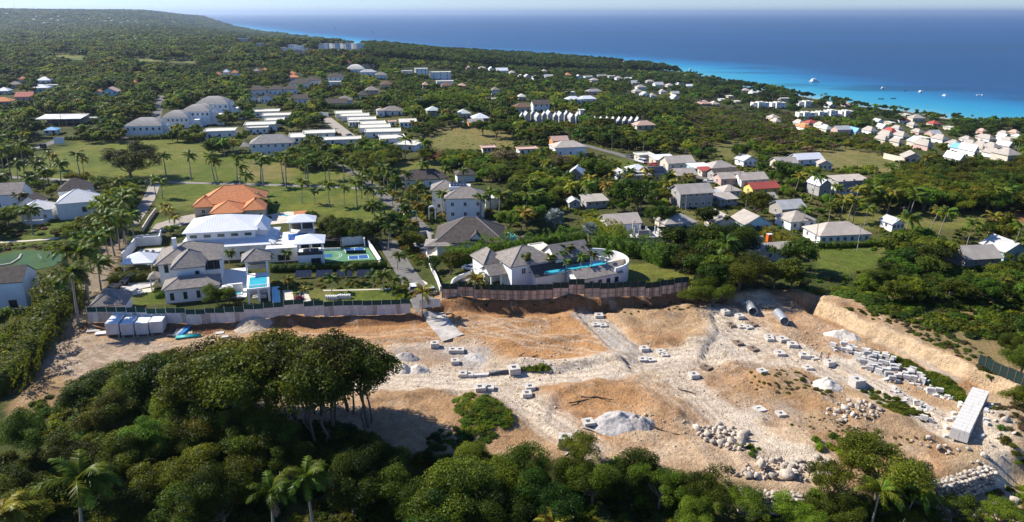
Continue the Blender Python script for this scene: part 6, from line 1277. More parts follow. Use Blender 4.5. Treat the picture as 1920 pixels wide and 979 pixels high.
# corrugated steel pipes
STEEL = mat('galvanised_steel', (.55, .57, .58), .35, .12, 1.5, metal=.6)
def steel_pipe(A, B_, rad, label):
    p, q = P(*A), P(*B_); d = q - p; L = d.xy.length; n = 20; V = []; F = []; k = 22
    for i in range(k + 1):
        for rr in (rad + .05 * (i % 2), rad - .09):
            V += [(L * i / k, rr * math.cos(2 * math.pi * j / n), rr * math.sin(2 * math.pi * j / n) + rad) for j in range(n)]
    for i in range(k):
        a, b2 = i * 2 * n, (i + 1) * 2 * n
        F += [(a + j, a + (j + 1) % n, b2 + (j + 1) % n, b2 + j) for j in range(n)] + [(a + n + (j + 1) % n, a + n + j, b2 + n + j, b2 + n + (j + 1) % n) for j in range(n)]
    for a, fl in ((0, 1), (k * 2 * n, 0)): F += [((a + j, a + n + j, a + n + (j + 1) % n, a + (j + 1) % n) if fl else (a + j, a + (j + 1) % n, a + n + (j + 1) % n, a + n + j)) for j in range(n)]
    o = MB().add(V, F).build('steel_pipe', STEEL, None, p, math.atan2(d.y, d.x), True); tag(o, label, 'pipe', 'large steel pipes')
steel_pipe((1411, 592), (1403, 577), .95, 'large corrugated steel pipe nearest the round bush, mouth towards the viewer'); steel_pipe((1402, 577), (1393, 573), .8, 'shorter steel pipe behind the mouth of the large one'); steel_pipe((1470, 610), (1456, 597), .9, 'lone corrugated steel pipe in the pale yard')
# cut concrete blocks
BLK = mat('grey_concrete_block', (.42, .40, .37), .85, .2, 1.8, .2, 12); BLKW = mat('white_concrete_block', (.55, .525, .48), .85, .18, 1.8, .2, 12)
bme = [MB().box(-.6, -.3, 0, .6, .3, .6).mesh('block', BLKW), MB().box(-.6, -.3, 0, .6, .3, .6).mesh('block', BLK), MB().box(-.45, -.32, 0, .45, .32, .62).mesh('block', BLKW)]
bg_ = random.Random(5)
def blocks(poly, n, label, group, lay2=.35, align=None, sc=1.0):
    w = PP(poly); xs = [a for a, _ in w]; ys = [c for _, c in w]; done = []; tries = 0
    while len(done) < n and tries < 4000:
        tries += 1; x, y = bg_.uniform(min(xs), max(xs)), bg_.uniform(min(ys), max(ys))
        if not bool(inpoly(w, x, y)) or any((x - a) ** 2 + (y - c) ** 2 < (.85 * sc) ** 2 for a, c in done): continue
        done.append((x, y)); yaw = (align if align is not None else 0) + bg_.uniform(-.35, .35) if bg_.random() < .7 else bg_.uniform(0, 3)
        o = obj('concrete_block', bg_.choice(bme), None, (x, y, float(H(x, y)) - bg_.uniform(.02, .25)), yaw, sc * bg_.uniform(.62, 1.0)); o.rotation_euler = (bg_.uniform(-.3, .3), bg_.uniform(-.25, .25), yaw); tag(o, label, 'block', group)
        if bg_.random() < lay2: o2 = obj('concrete_block', bg_.choice(bme), None, (x + .1, y + .1, float(H(x, y)) + .55 * sc), yaw + .1, sc); tag(o2, label, 'block', group)
blocks([(1553, 652), (1568, 645), (1602, 656), (1604, 664), (1572, 664)], 12, 'pale concrete block in the small pile right of the worker', 'blocks right of the worker', .6, -.5); blocks([(1597, 672), (1622, 662), (1650, 668), (1712, 700), (1705, 714), (1662, 716), (1630, 700)], 62, 'pale concrete block in the largest pile along the green strip', 'blocks of the largest pile', .55, -.5)
blocks([(1706, 720), (1722, 708), (1752, 722), (1792, 744), (1786, 754), (1740, 740)], 26, 'pale concrete block in the pile right of the largest one', 'blocks of the right pile', .35, -.5); blocks([(1664, 732), (1680, 730), (1740, 758), (1752, 770), (1735, 775), (1690, 752)], 26, 'small pale block in the weedy row below the haul track', 'blocks of the weedy row', .2, -.5, .75); blocks([(1716, 782), (1730, 776), (1765, 795), (1760, 804)], 7, 'pale block at the end of the weedy row', 'blocks at the row end', .2, -.5, .8)
# long stack
pa, pb = P(1795, 831), P(1834, 752); d = (pb - pa); yaw = math.atan2(d.y, d.x) - math.pi / 2; nl = int(d.xy.length / 1.22); c, s_ = math.cos(yaw), math.sin(yaw)
sx = max(float(H(pa.x - k * 1.22 * s_ + j * c, pa.y + k * 1.22 * c + j * s_)) - (pa.z + (pb.z - pa.z) * k / nl) for k in range(nl) for j in (-1.2, 0, 1.2)) - .6
lme = [MB().box(-.30, 0, 0, .30, 1.21, .6).mesh('block', m) for m in (BLKW, BLK)]
for i in range(nl):
    for j in range(4):
        for k in (-1, 0, 1):
            x, y = (j - 1.5) * .61 + bg_.uniform(-.02, .02), i * 1.22; wx, wy = pa.x + x * c - y * s_, pa.y + x * s_ + y * c
            tag(obj('concrete_block', lme[0], None, (wx, wy, pa.z + (pb.z - pa.z) * i / nl + sx + k * .605), yaw), 'concrete block in the long neat stack at the foot of the bank', 'block', 'blocks of the long stack')
for i in range(14):
    y = bg_.uniform(0, d.xy.length); x = bg_.choice((-1, 1)) * bg_.uniform(1.7, 2.6); wx, wy = pa.x + x * c - y * s_, pa.y + x * s_ + y * c; tag(obj('concrete_block', bme[2], None, (wx, wy, float(H(wx, wy)) - .1), bg_.uniform(0, 3), .8), 'loose block lying beside the long neat stack', 'block', 'loose blocks beside the stack')
# boulders and dry-stone walls
STONE = [mat('limestone_%s' % k, c, .95, .3, 1.6, .6, 5) for k, c in (('a', (.46, .39, .31)), ('b', (.35, .30, .245)), ('c', (.54, .475, .39)))]
def rock_mesh(seed, m, sub=ICO2):
    g = np.random.default_rng(seed); V, F = sub; n = unit(g.normal(size=(13, 3))); k = np.ones(len(V))
    for u, t in zip(n, g.uniform(.42, .8, 13)): d = V @ u; k = np.where(d * k > t, t / np.maximum(d, 1e-6), k)
    V2 = V * k[:, None] * (1 + .15 * g.normal(size=(len(V), 1))) * g.uniform(.75, 1.2, 3); return np_mesh('boulder', V2, F, m, False)
ROCK = [rock_mesh(70 + i, STONE[i % 3]) for i in range(7)]
def boulders(poly, n, s0, s1, label, group, gap=.8, lay=0.25):
    w = PP(poly); xs = [a for a, _ in w]; ys = [c2 for _, c2 in w]; done = []; tries = 0
    while len(done) < n and tries < 5000:
        tries += 1; x, y = bg_.uniform(min(xs), max(xs)), bg_.uniform(min(ys), max(ys)); s = s0 * .6 + (s1 - s0 * .6) * bg_.random() ** 1.6
        if not bool(inpoly(w, x, y)) or any((x - a) ** 2 + (y - c2) ** 2 < ((s + e) * gap) ** 2 for a, c2, e in done): continue
        done.append((x, y, s)); o = obj('boulder', bg_.choice(ROCK), None, (x, y, float(H(x, y)) + s * .35 + (s * .7 if bg_.random() < lay else 0)), 0, (s * bg_.uniform(.85, 1.3), s, s * bg_.uniform(.75, 1.05))); o.rotation_euler = (bg_.uniform(-.4, .4), bg_.uniform(-.4, .4), bg_.uniform(0, 6)); tag(o, label, 'boulder', group)
boulders([(1300, 802), (1345, 795), (1402, 812), (1392, 850), (1350, 840), (1318, 828)], 60, .4, 1.0, 'limestone boulder in the heap on the pale slope', 'boulders of the pale slope heap', .62); boulders([(1528, 772), (1560, 760), (1620, 752), (1655, 775), (1650, 790), (1600, 788), (1555, 785)], 55, .32, .9, 'limestone boulder in the heap among dry grass', 'boulders of the dry grass heap', .62)
boulders([(1364, 888), (1440, 862), (1545, 868), (1530, 902), (1440, 908)], 80, .4, 1.1, 'limestone boulder along the terrace edge above the foreground trees', 'boulders of the terrace edge', .6); boulders([(1702, 826), (1730, 820), (1785, 845), (1775, 855)], 12, .45, .8, 'limestone boulder between the long stack and the foreground tree', 'boulders below the long stack', .7); boulders([(1790, 880), (1850, 850), (1870, 900), (1830, 925), (1790, 915)], 14, .4, .8, 'limestone boulder fallen at the end of the dry-stone wall', 'boulders by the wall end', .9, 0); boulders([(1740, 930), (1900, 925), (1915, 979), (1760, 979)], 16, .35, .7, 'pale boulder in the scrub at the bottom right corner', 'boulders in the corner scrub', 1.2, 0); boulders([(1790, 850), (1850, 790), (1905, 770), (1905, 850)], 12, .3, .7, 'small pale stone on the dry slope right of the long stack', 'stones on the dry slope', 1.2, 0)
def dry_wall(label, A, B_, h, seed, th=2.6):
    a, b2 = P(*A), P(*B_); zt = max(float(H(a.x, a.y)), float(H(b2.x, b2.y))) + .1; d = (b2 - a).xy; L = d.length; u = d.normalized(); nrm = Vector((u.y, -u.x)); a.xy += nrm * 2.6; r = empty('dry_stone_wall', (a.x, a.y, zt - h), 0, label, 'wall'); g = random.Random(seed); rows = max(3, int(h / .55))
    for k in range(rows):
        x = g.uniform(-.3, .2)
        while x < L:
            s = g.uniform(.32, .5); q = u * x + nrm * (.35 + g.uniform(-.08, .1)); o = obj('stone', g.choice(ROCK), r, (q.x, q.y, (k + .45) * h / rows), 0, (s * 1.55, s * 1.1, h / rows * .7)); o.rotation_euler = (g.uniform(-.2, .2), g.uniform(-.2, .2), math.atan2(u.y, u.x) + g.uniform(-.3, .3)); x += s * 1.9
    x = 0
    while x < L:
        for kk in range(2): s = g.uniform(.35, .55); q = u * (x + g.uniform(-.2, .2)) - nrm * (.3 + .6 * kk); o = obj('stone', g.choice(ROCK), r, (q.x, q.y, h - .15), 0, (s, s, s * .7)); o.rotation_euler = (0, 0, g.uniform(0, 6))
        x += .85
    e = MB(); P2 = [(0, 0), (u.x * L, u.y * L), (u.x * L - nrm.x * th, u.y * L - nrm.y * th), (-nrm.x * th, -nrm.y * th)]; e.prism(P2, -1.5, h - .7).build('core', STONE[1], r); return r
dry_wall('dry-stone retaining wall right of the foreground tree', (1732, 892), (1833, 862), 3.2, 4); dry_wall('dry-stone retaining wall below the boulders, half hidden by foreground trees', (1385, 903), (1500, 911), 3.0, 5)
# gravel heaps
def heap(px, rx, ry, h, m, label, seed, yaw=0, peaks=2):
    g = np.random.default_rng(seed); p = P(*px); n = 46; xs = np.linspace(-1.15, 1.15, n); X, Y = np.meshgrid(xs, xs); Z = np.zeros_like(X)
    for i in range(peaks):
        cx, cy = (g.uniform(-.35, .35), g.uniform(-.25, .25)) if peaks > 1 else (0, 0); Z = np.maximum(Z, (1 - .12 * i) * np.clip(1 - np.hypot(X - cx, Y - cy) / .85, 0, 1))
    Z = Z * (1 + .7 * fbm(X * 10 + seed, Y * 10, 3, 4, seed)) + .16 * fbm(X * 14, Y * 14 + seed, 1.2, 3, seed) * (Z > .02); cs, sn = math.cos(yaw), math.sin(yaw); lx, ly = X * rx, Y * ry; wx, wy = lx * cs - ly * sn, lx * sn + ly * cs
    zz = H(p.x + wx, p.y + wy) - p.z + Z * h - .12 * (Z <= .02) - .02; return tag(obj('gravel_heap', np_mesh('gravel_heap', np.stack([wx.ravel(), wy.ravel(), zz.ravel()], 1), grid_faces(n, n), m, False), None, p), label, 'gravel')
GRV = mat('grey_gravel_heap', (.42, .39, .36), .95, .35, 4, .9, 9, detail=8); GRVW = mat('pale_crushed_limestone', (.58, .52, .44), .95, .25, 4, .7, 9, detail=8); GRVD = mat('dark_gravel_heap', (.36, .33, .30), .95, .35, 4, .9, 9, detail=8)
heap((1165, 800), 4.2, 3.6, 2.0, GRV, 'large grey gravel heap with two crests above the foreground bushes', 1, .3); heap((1195, 790), 2.6, 2.2, 1.4, GRVD, 'darker gravel shoulder right of the large grey heap', 2); heap((763, 672), 3.0, 2.0, 1.6, GRVD, 'dark grey gravel heap right of the grove', 3, -.3, 1); heap((757, 695), 2.4, 1.7, 1.5, GRVW, 'pale gravel heap below the dark one, left of a pair', 4, 0, 1); heap((783, 694), 2.6, 1.8, 1.4, GRVW, 'pale gravel heap right of the pair by the grove', 5, 0, 1); heap((1580, 632), 4.0, 2.2, 1.6, GRVW, 'pale limestone heap beside the cut bank', 6, -.4, 2); heap((1548, 722), 3.0, 2.0, 1.4, GRVW, 'pale heap at the top of the dry scrub', 7, 0, 2); heap((480, 614), 4.6, 2.2, 1.1, mat('dusty_gravel', (.48, .39, .29), .95, .3, 4, .8, 9), 'pale gravel mound in front of the white hoarding', 8, .2, 2); heap((893, 672), 2.4, 1.6, .7, GRV, 'spread of grey rubble right of the gravel chambers', 11, -.5, 3)
# loose stones over the site (nobody could count them)
def pebbles():
    g = np.random.default_rng(8); V, F = ICO1; VV = []; FF = []; n = 0; tot = 0; w = pl([(700, 640), (900, 610), (1340, 590), (1560, 600), (1790, 740), (1900, 800), (1880, 960), (1560, 880), (1330, 860), (1100, 850), (900, 760), (700, 740)])
    xs = [a for a, _ in w]; ys = [c2 for _, c2 in w]; X = g.uniform(min(xs), max(xs), 9000); Y = g.uniform(min(ys), max(ys), 9000); k = inpoly(w, X, Y) & (fbm(X, Y, 7, 3, 77) + .22 * fbm(X, Y, 1.5, 2, 5) > .06); X, Y = X[k][:1700], Y[k][:1700]; Z = H(X, Y)
    for x, y, z in zip(X, Y, Z): s = abs(g.normal()) * .09 + .045; VV.append(V * s * g.uniform(.6, 1.2, (len(V), 1)) * g.uniform(.6, 1.3, 3) + np.array([x, y, z + s * .2])); FF.append(F + n); n += len(V)
    tag(obj('loose_stones', np_mesh('loose_stones', np.concatenate(VV), np.concatenate(FF), STONE[1] if False else mat('site_stones', (.40, .32, .23), .95, .3, 2))), 'loose stones scattered over the building site', 'stones', None, 'stuff')
pebbles()
# two workers
def worker(px, label, crouch=False, vest=(.62, .20, .03)):
    p = P(*px); j = [((0, 0, .95), .15), ((0, 0, 1.18), .14), ((0, 0, 1.4), .17), ((0, 0, 1.53), .07), ((0, 0, 1.66), .105), ((0, 0, 1.76), .09), ((-.11, 0, .9), .11), ((-.13, .04, .5), .08), ((-.14, 0, .1), .055), ((-.14, -.14, .04), .05), ((.11, 0, .9), .11), ((.15, -.1, .5), .08), ((.17, .02, .1), .055), ((.17, -.12, .04), .05), ((-.22, 0, 1.42), .07), ((-.32, -.08, 1.15), .055), ((-.24, -.3, 1.05), .042), ((-.2, -.38, 1.06), .04), ((.22, 0, 1.42), .07), ((.36, -.04, 1.16), .055), ((.34, -.26, 1.0), .042), ((.33, -.34, .98), .04)]
    E = [(0, 1), (1, 2), (2, 3), (3, 4), (4, 5), (0, 6), (6, 7), (7, 8), (8, 9), (0, 10), (10, 11), (11, 12), (12, 13), (2, 14), (14, 15), (15, 16), (16, 17), (2, 18), (18, 19), (19, 20), (20, 21)]
    me = bpy.data.meshes.new('body'); me.from_pydata([a for a, _ in j], E, []); r = empty('person', p, .5, label, 'person', 'workers'); m = bpy.data.materials.new('clothes'); m.use_nodes = True
    o = obj('body', me, r); sk = o.modifiers.new('skin', 'SKIN'); o.modifiers.new('sub', 'SUBSURF').render_levels = 1
    for i, (_, q) in enumerate(j): v = me.skin_vertices[0].data[i]; v.radius = (q, q * .85)
    me.skin_vertices[0].data[0].use_root = True
    N, L = m.node_tree.nodes, m.node_tree.links; tc = N.new('ShaderNodeTexCoord'); sp = N.new('ShaderNodeSeparateXYZ'); rp = N.new('ShaderNodeValToRGB'); rp.color_ramp.interpolation = 'CONSTANT'; mp = N.new('ShaderNodeMath'); mp.operation = 'DIVIDE'; mp.inputs[1].default_value = 2.0; L.new(tc.outputs['Object'], sp.inputs[0]); L.new(sp.outputs['Z'], mp.inputs[0]); L.new(mp.outputs[0], rp.inputs[0])
    el = rp.color_ramp.elements; el[0].color = (.03, .02, .015, 1); el[1].position = .05; el[1].color = (.05, .06, .10, 1)
    for pos, c2 in ((.47, vest), (.755, (.16, .085, .05))): e = el.new(pos); e.color = (*c2, 1)
    L.new(rp.outputs[0], N['Principled BSDF'].inputs['Base Color']); me.materials.append(m)
    V, F = ICO2; hv = V[:, 2] > -.15; h2 = V * np.array([.135, .15, .13]) + np.array([0, 0, 1.74]); obj('hard_hat', np_mesh('hard_hat', h2, F[hv[F].all(axis=1)], mat('yellow_helmet', (.75, .5, .05), .4), True), r); return r
worker((1552, 676), 'worker in an orange vest standing among the drain chambers'); worker((1538, 675), 'second worker left of the one in the orange vest', vest=(.35, .30, .22))
# ---------------------------------------------------------------- vehicles
TYRE = mat('tyre_rubber', (.02, .02, .02), .9, .1); RIM = mat('alloy_rim', (.45, .45, .46), .4, metal=.6); CGL = mat('car_glass', (.02, .025, .03), .08, .1, spec=.6); LAMP = mat('headlamp', (.7, .7, .7), .2); TAIL = mat('tail_lamp', (.4, .02, .02), .3)
def car_mesh(kind, m):
    prof = {'suv': [(-2.3, .45), (-2.3, .95), (-1.9, 1.05), (-1.35, 1.1), (1.5, 1.1), (2.2, 1.0), (2.3, .8), (2.3, .45)], 'sedan': [(-2.3, .4), (-2.3, .85), (-1.7, .95), (1.3, .98), (2.1, .85), (2.3, .65), (2.3, .4)]}[kind]
    cab = {'suv': [(-2.15, 1.05), (-1.95, 1.68), (.35, 1.7), (1.15, 1.08)], 'sedan': [(-1.75, .95), (-1.0, 1.42), (.35, 1.44), (1.15, .97)]}[kind]; w = .92; mb = MB(); n = len(prof)
    mb.add([(-w, x, z) for x, z in prof] + [(w, x, z) for x, z in prof], [tuple(range(n)), tuple(range(n, 2 * n))[::-1]] + [(i, n + i, n + (i + 1) % n, (i + 1) % n) for i in range(n)])
    gl = MB(); k = .74; gl.add([(-w * .97, cab[0][0], cab[0][1] - .03), (-w * k, cab[1][0], cab[1][1] - .06), (-w * k, cab[2][0], cab[2][1] - .06), (-w * .97, cab[3][0], cab[3][1] - .03)] + [(w * .97, cab[0][0], cab[0][1] - .03), (w * k, cab[1][0], cab[1][1] - .06), (w * k, cab[2][0], cab[2][1] - .06), (w * .97, cab[3][0], cab[3][1] - .03)], [(0, 1, 2, 3), (7, 6, 5, 4), (0, 4, 5, 1), (1, 5, 6, 2), (2, 6, 7, 3), (3, 7, 4, 0)])
    rf = MB().box(-w * k - .02, cab[1][0] - .03, cab[1][1] - .06, w * k + .02, cab[2][0] + .03, cab[2][1]); return mb.mesh('body', m), gl.mesh('glasshouse', CGL), rf.mesh('roof', m)
WHEEL = MB().tube((-.11, 0, 0), (.11, 0, 0), .34, .34, 14).mesh('tyre', TYRE, True); RIMM = MB().tube((-.115, 0, 0), (.115, 0, 0), .2, .2, 10).mesh('rim', RIM); CARS = {}
def car(px, yaw, kind, paint, label, dz=.07, s=1.0, group=None, name='car'):
    key = (kind, paint)
    if key not in CARS: CARS[key] = car_mesh(kind, mat('paint_' + paint, dict(black=(.015, .016, .02), white=(.72, .72, .72), silver=(.40, .41, .42), grey=(.12, .13, .14), teal=(.02, .30, .34), red=(.35, .03, .03))[paint], .25, .04, spec=.6))
    p = P(*px); r = empty(name, p + Vector((0, 0, dz)), R(yaw), label, 'car', group); r.scale = (s,) * 3
    for nm, me in zip(('body', 'glasshouse', 'roof'), CARS[key]): obj(nm, me, r)
    for x in (-.84, .84):
        for y in (-1.4, 1.42): w = obj('wheel', WHEEL, r, (x, y, .34)); obj('rim', RIMM, w)
    for x in (-.62, .62): MB().box(x - .2, 2.27, .62, x + .2, 2.315, .78).build('headlight', LAMP, r); MB().box(x - .2, -2.32, .7, x + .2, -2.28, .9).build('tail_light', TAIL, r)
    return r
drape('driveway', PP([(200, 545), (226, 528), (300, 522), (284, 537), (238, 548), (229, 556)]), mat('driveway_concrete', (.46, .44, .41), .85, .1, .8), .05)
car((212, 545), 168, 'sedan', 'black', 'black saloon on the driveway nearest the garage roof'); car((242, 530), 172, 'suv', 'black', 'black SUV on the driveway beside the dark hedge'); car((776, 545), 8, 'suv', 'white', 'white SUV parked on the entrance road'); car((808, 549), 20, 'sedan', 'silver', 'silver car half hidden behind the lone palm'); car((884, 508), 60, 'suv', 'white', 'white SUV on the curved drive beside the silver fan palm'); car((788, 466), 30, 'suv', 'white', 'white car beside the dark villa carport'); car((809, 463), 5, 'sedan', 'grey', 'grey car under the dark villa carport'); car((770, 405), 140, 'sedan', 'teal', 'teal car on the lane below the white villa'); car((1343, 441), 95, 'suv', 'white', 'white pickup along the dark green hoarding'); car((1203, 306), 30, 'suv', 'white', 'white van on the village road', s=1.25); car((290, 218), 8, 'sedan', 'white', 'white car at the near end of the straight far road'); car((405, 260), 60, 'sedan', 'white', 'white car below the vaulted villas', s=1.1); car((70, 254), 30, 'sedan', 'grey', 'grey car beside the small blue-roofed house'); car((655, 256), 40, 'sedan', 'black', 'black car at the foot of the estate road'); car((456, 222), 50, 'sedan', 'white', 'white car in the left estate forecourt'); car((862, 231), 80, 'sedan', 'white', 'white car beside the orange house at the dry field'); car((883, 237), 80, 'sedan', 'black', 'black car below the orange house at the dry field'); car((40, 381), 70, 'sedan', 'grey', 'grey car in the yard between the white villas at left'); car((25, 386), 60, 'suv', 'black', 'black SUV in the yard between the white villas at left')
for x, y, a, c2 in ((1180, 296, 30, 'grey'), (1224, 311, 35, 'red'), (1292, 331, 20, 'silver'), (1330, 343, 60, 'white'), (1405, 347, 80, 'silver'), (1447, 349, 10, 'grey'), (1562, 362, 70, 'white'), (1322, 432, 90, 'silver'), (1392, 434, 85, 'grey'), (1502, 428, 40, 'white'), (1268, 324, 40, 'white'), (1560, 456, 85, 'silver')): car((x, y), a, 'sedan', c2, c2 + ' car parked among the village houses', group='village cars')
t = empty('flatbed_truck', P(72, 281) + Vector((0, 0, .07)), R(-62), 'dark flatbed truck on the gate road', 'truck'); TB = mat('dark_truck_paint', (.05, .035, .04), .5); MB().box(-1.1, 1.6, .6, 1.1, 3.6, 2.6).build('cab', TB, t); MB().box(-1.0, 3.601, 1.6, 1.0, 3.64, 2.4).build('windscreen', CGL, t); MB().box(-1.2, -3.6, .8, 1.2, 1.5, 1.1).build('flatbed', WOODW, t); MB().box(-1.2, .9, 1.1, 1.2, 1.5, 2.8).build('crane_frame', TB, t)
for x in (-1, 1):
    for y in (-2.6, -1.4, 2.6): w = obj('wheel', WHEEL, t, (x, y, .5), 0, 1.4); obj('rim', RIMM, w)
# ---------------------------------------------------------------- sports court
cb = Bldg('sports_court', 'green hard court with two blue pickleball courts and a basketball arc', (607, 490), (706, 487), 0.0, 'court'); q = [cb.loc(x, y, .12) for x, y in ((607, 491), (706, 488), (687, 460), (607, 468))]
MB().prism(q, -.6, .08).build('surface', mat('green_court', (.075, .20, .095), .8, .06, .6), cb.root); CB = mat('blue_court', (.012, .085, .26), .8, .05, .6); LINE = mat('white_line', (.75, .75, .73), .8, .03)
def cquad(pts, z0, z1, nm, m): MB().prism([cb.loc(x, y, .1) for x, y in pts], z0, z1).build(nm, m, cb.root)
for pts in ([(645, 466), (682, 463.5), (684, 471.5), (649, 474)], [(653, 480), (689, 477), (692, 484.5), (654, 487)]):
    cquad(pts, .08, .1, 'blue_surface', CB); l = [cb.loc(x, y, .1) for x, y in pts]
    for a, e in zip(l, l[1:] + l[:1]): d = Vector((e[0] - a[0], e[1] - a[1])).normalized() * .01; n = Vector((-d.y, d.x)).normalized() * .07; MB().prism([(a[0] - n.x, a[1] - n.y), (e[0] - n.x, e[1] - n.y), (e[0] + n.x, e[1] + n.y), (a[0] + n.x, a[1] + n.y)], .1, .106).build('line', LINE, cb.root)
    a = ((l[0][0] + l[1][0]) / 2, (l[0][1] + l[1][1]) / 2); e = ((l[2][0] + l[3][0]) / 2, (l[2][1] + l[3][1]) / 2); MB().prism([(a[0] - .05, a[1]), (e[0] - .05, e[1]), (e[0] + .05, e[1]), (a[0] + .05, a[1])], .1, .106).build('line', LINE, cb.root)
cquad([(608, 477), (622, 476), (623, 482), (608, 483)], .08, .1, 'key', CB); c0 = cb.loc(608, 480, .1)
for rr, nm in ((1.9, 'key_circle'), (4.2, 'three_point_arc')):
    ar = [(c0[0] + (2.2 if rr < 2 else .4) + rr * math.cos(a), c0[1] + rr * math.sin(a)) for a in np.linspace(-1.45, 1.45, 18)]
    V = [(x, y, .09) for x, y in ar] + [(c0[0] + (2.2 if rr < 2 else .4) + (x - c0[0] - (2.2 if rr < 2 else .4)) * (1 - .1 / rr), c0[1] + (y - c0[1]) * (1 - .1 / rr), .09) for x, y in ar]; MB().add(V, [(i, i + 1, 19 + i, 18 + i) for i in range(17)]).build(nm, LINE, cb.root)
nx = cb.loc(649, 476.5, 0); nx2 = cb.loc(687, 474, 0); MB().box(nx[0], nx[1], .1, nx2[0], nx[1] + .05, 1.0).build('net', GMESHD, cb.root)
wall_run('court_wall', 'white wall behind the sports court', [(639, 461), (683, 457), (684, 463)], 2.4); wall_run('court_wall', 'white wall along the entrance road beside the sports court', [(690, 459), (700, 474), (714, 496)], 1.6)
b = Bldg('pergola', 'dark slatted pergola over outdoor seats behind the court', (604, 453), (641, 450), 2.4, 'pergola', maxyaw=6); PG = mat('dark_pergola', (.055, .045, .042), .8)
for i in range(18): b.box('slat', .2 + i * (b.W - .3) / 18, 0, 2.3, .32 + i * (b.W - .3) / 18, 3, 2.42, PG)
for x in (.1, b.W - .3):
    for y in (0, 2.8): b.box('post', x, y, -.5, x + .2, y + .2, 2.29, PG)
for i in range(3): sofa(b.wpt(1 + i * 1.6, -.6, 0), b.yaw + math.pi, 1.5, FRAME, 'white seat under the slatted pergola by the court', 'pergola seats')
# solar tables in the garden
for i, x in enumerate((567, 606, 645, 683)):
    A, B_ = (x - 14, 520 - i * .5), (x + 16, 519.5 - i * .5); t = Bldg('solar_table', 'garden solar array, %s of four in the row' % ('leftmost', 'second', 'third', 'rightmost')[i], A, B_, .5, 'solar panels', 'garden solar arrays', yaw=4); solar(t.root, 0, 0, .5, 4, 1, t.W / 4, 2.2, .55); [t.box('leg', xx, yy, -.3, xx + .08, yy + .08, h, POSTW) for xx in (.2, t.W - .3) for yy, h in ((.2, .55), (1.6, 1.4))]
# garden path strips, sculpture fins
for i in range(14): o = MB().box(-.1, -.5, 0, .1, .5, .9).build('fin', WHITE, None, P(612 + i * 3.4, 561 - (i > 6) * 2 + .5 * (i % 2))); tag(o, 'thin white upright fin in the garden row behind the hoarding', 'ornament', 'white garden fins')
drape('garden_path', PP([(606, 544), (736, 541), (736, 543), (606, 546)]), PAVE, .06); drape('garden_court', PP([(530, 545), (548, 545), (552, 566), (532, 566)]), PAVE, .06); drape('garden_court', PP([(560, 548), (576, 547), (584, 565), (564, 566)]), PAVE, .06); drape('garden_walk', PP([(238, 548), (284, 540), (300, 541), (300, 545), (246, 555)]), PAVE, .07)
drape('curved_drive', PP([(832, 546), (860, 530), (880, 515), (915, 505), (925, 512), (900, 522), (872, 540), (845, 552)]), PALEROAD, .06); drape('side_drive', PP([(770, 512), (800, 530), (812, 546), (800, 548), (782, 530)]), PAVE, .055); drape('villa_court', PP([(292, 420), (345, 405), (372, 400), (372, 412), (336, 425), (330, 432), (280, 437)]), PALEROAD, .06); drape('carport_court', PP([(785, 470), (800, 455), (848, 466), (846, 478), (800, 480)]), PAVE, .06)
wall_run('drive_wall', 'curving white wall beside the drive of the curved terrace villa', [(826, 545), (845, 542), (850, 531), (862, 524), (884, 516), (886, 509)], 1.1); wall_run('gate_wall', 'white gate wall and pillars at the entrance road', [(800, 480), (809, 505), (820, 528), (826, 546)], 1.2); wall_run('lane_wall', 'pale wall beside the pale lane left of the orange villa', [(268, 435), (280, 415), (293, 398)], 1.4, m=CREAMW); wall_run('villa_gate_wall', 'grey wall closing the lane above the dark-roofed villa', [(768, 450), (800, 445), (810, 452)], 2.0, m=GREYW)
# ---------------------------------------------------------------- pond with fountain
pw = PP([(-60, 505), (0, 478), (25, 472), (60, 470), (110, 473), (126, 484), (100, 500), (60, 508), (0, 518), (-60, 530)]); drape('pond', pw, mat('green_pond_water', (.055, .095, .004), .3, .3, .12, .05, 1.2, spec=.1), .09, 4.0)
f = empty('fountain', P(76, 490), 0, 'low water jet in the middle of the green pond', 'fountain'); L = Leaves(3); k = 260; u = unit(L.g.normal(size=(k, 3))); c = u * np.array([1.0, 1.0, 1.2]) * L.g.uniform(.1, 1.0, (k, 1)) + np.array([0, 0, 1.3]); L.quads(c, u, np.full(k, .10), L.g.random(k)); obj('spray', L.mesh('spray', mat('white_spray', (.8, .82, .82), .5, .02)), f); MB().tube((0, 0, -.3), (0, 0, .25), .2, .15, 10).build('nozzle', CONCD, f)
wall_run('pond_kerb', 'dark curved kerb in the pond at the left edge', [(-20, 502), (20, 496), (36, 486), (40, 478)], .35, .4, CONCD); road('garden_track', [(-20, 456), (50, 452), (110, 447)], 1.4, PAVE)
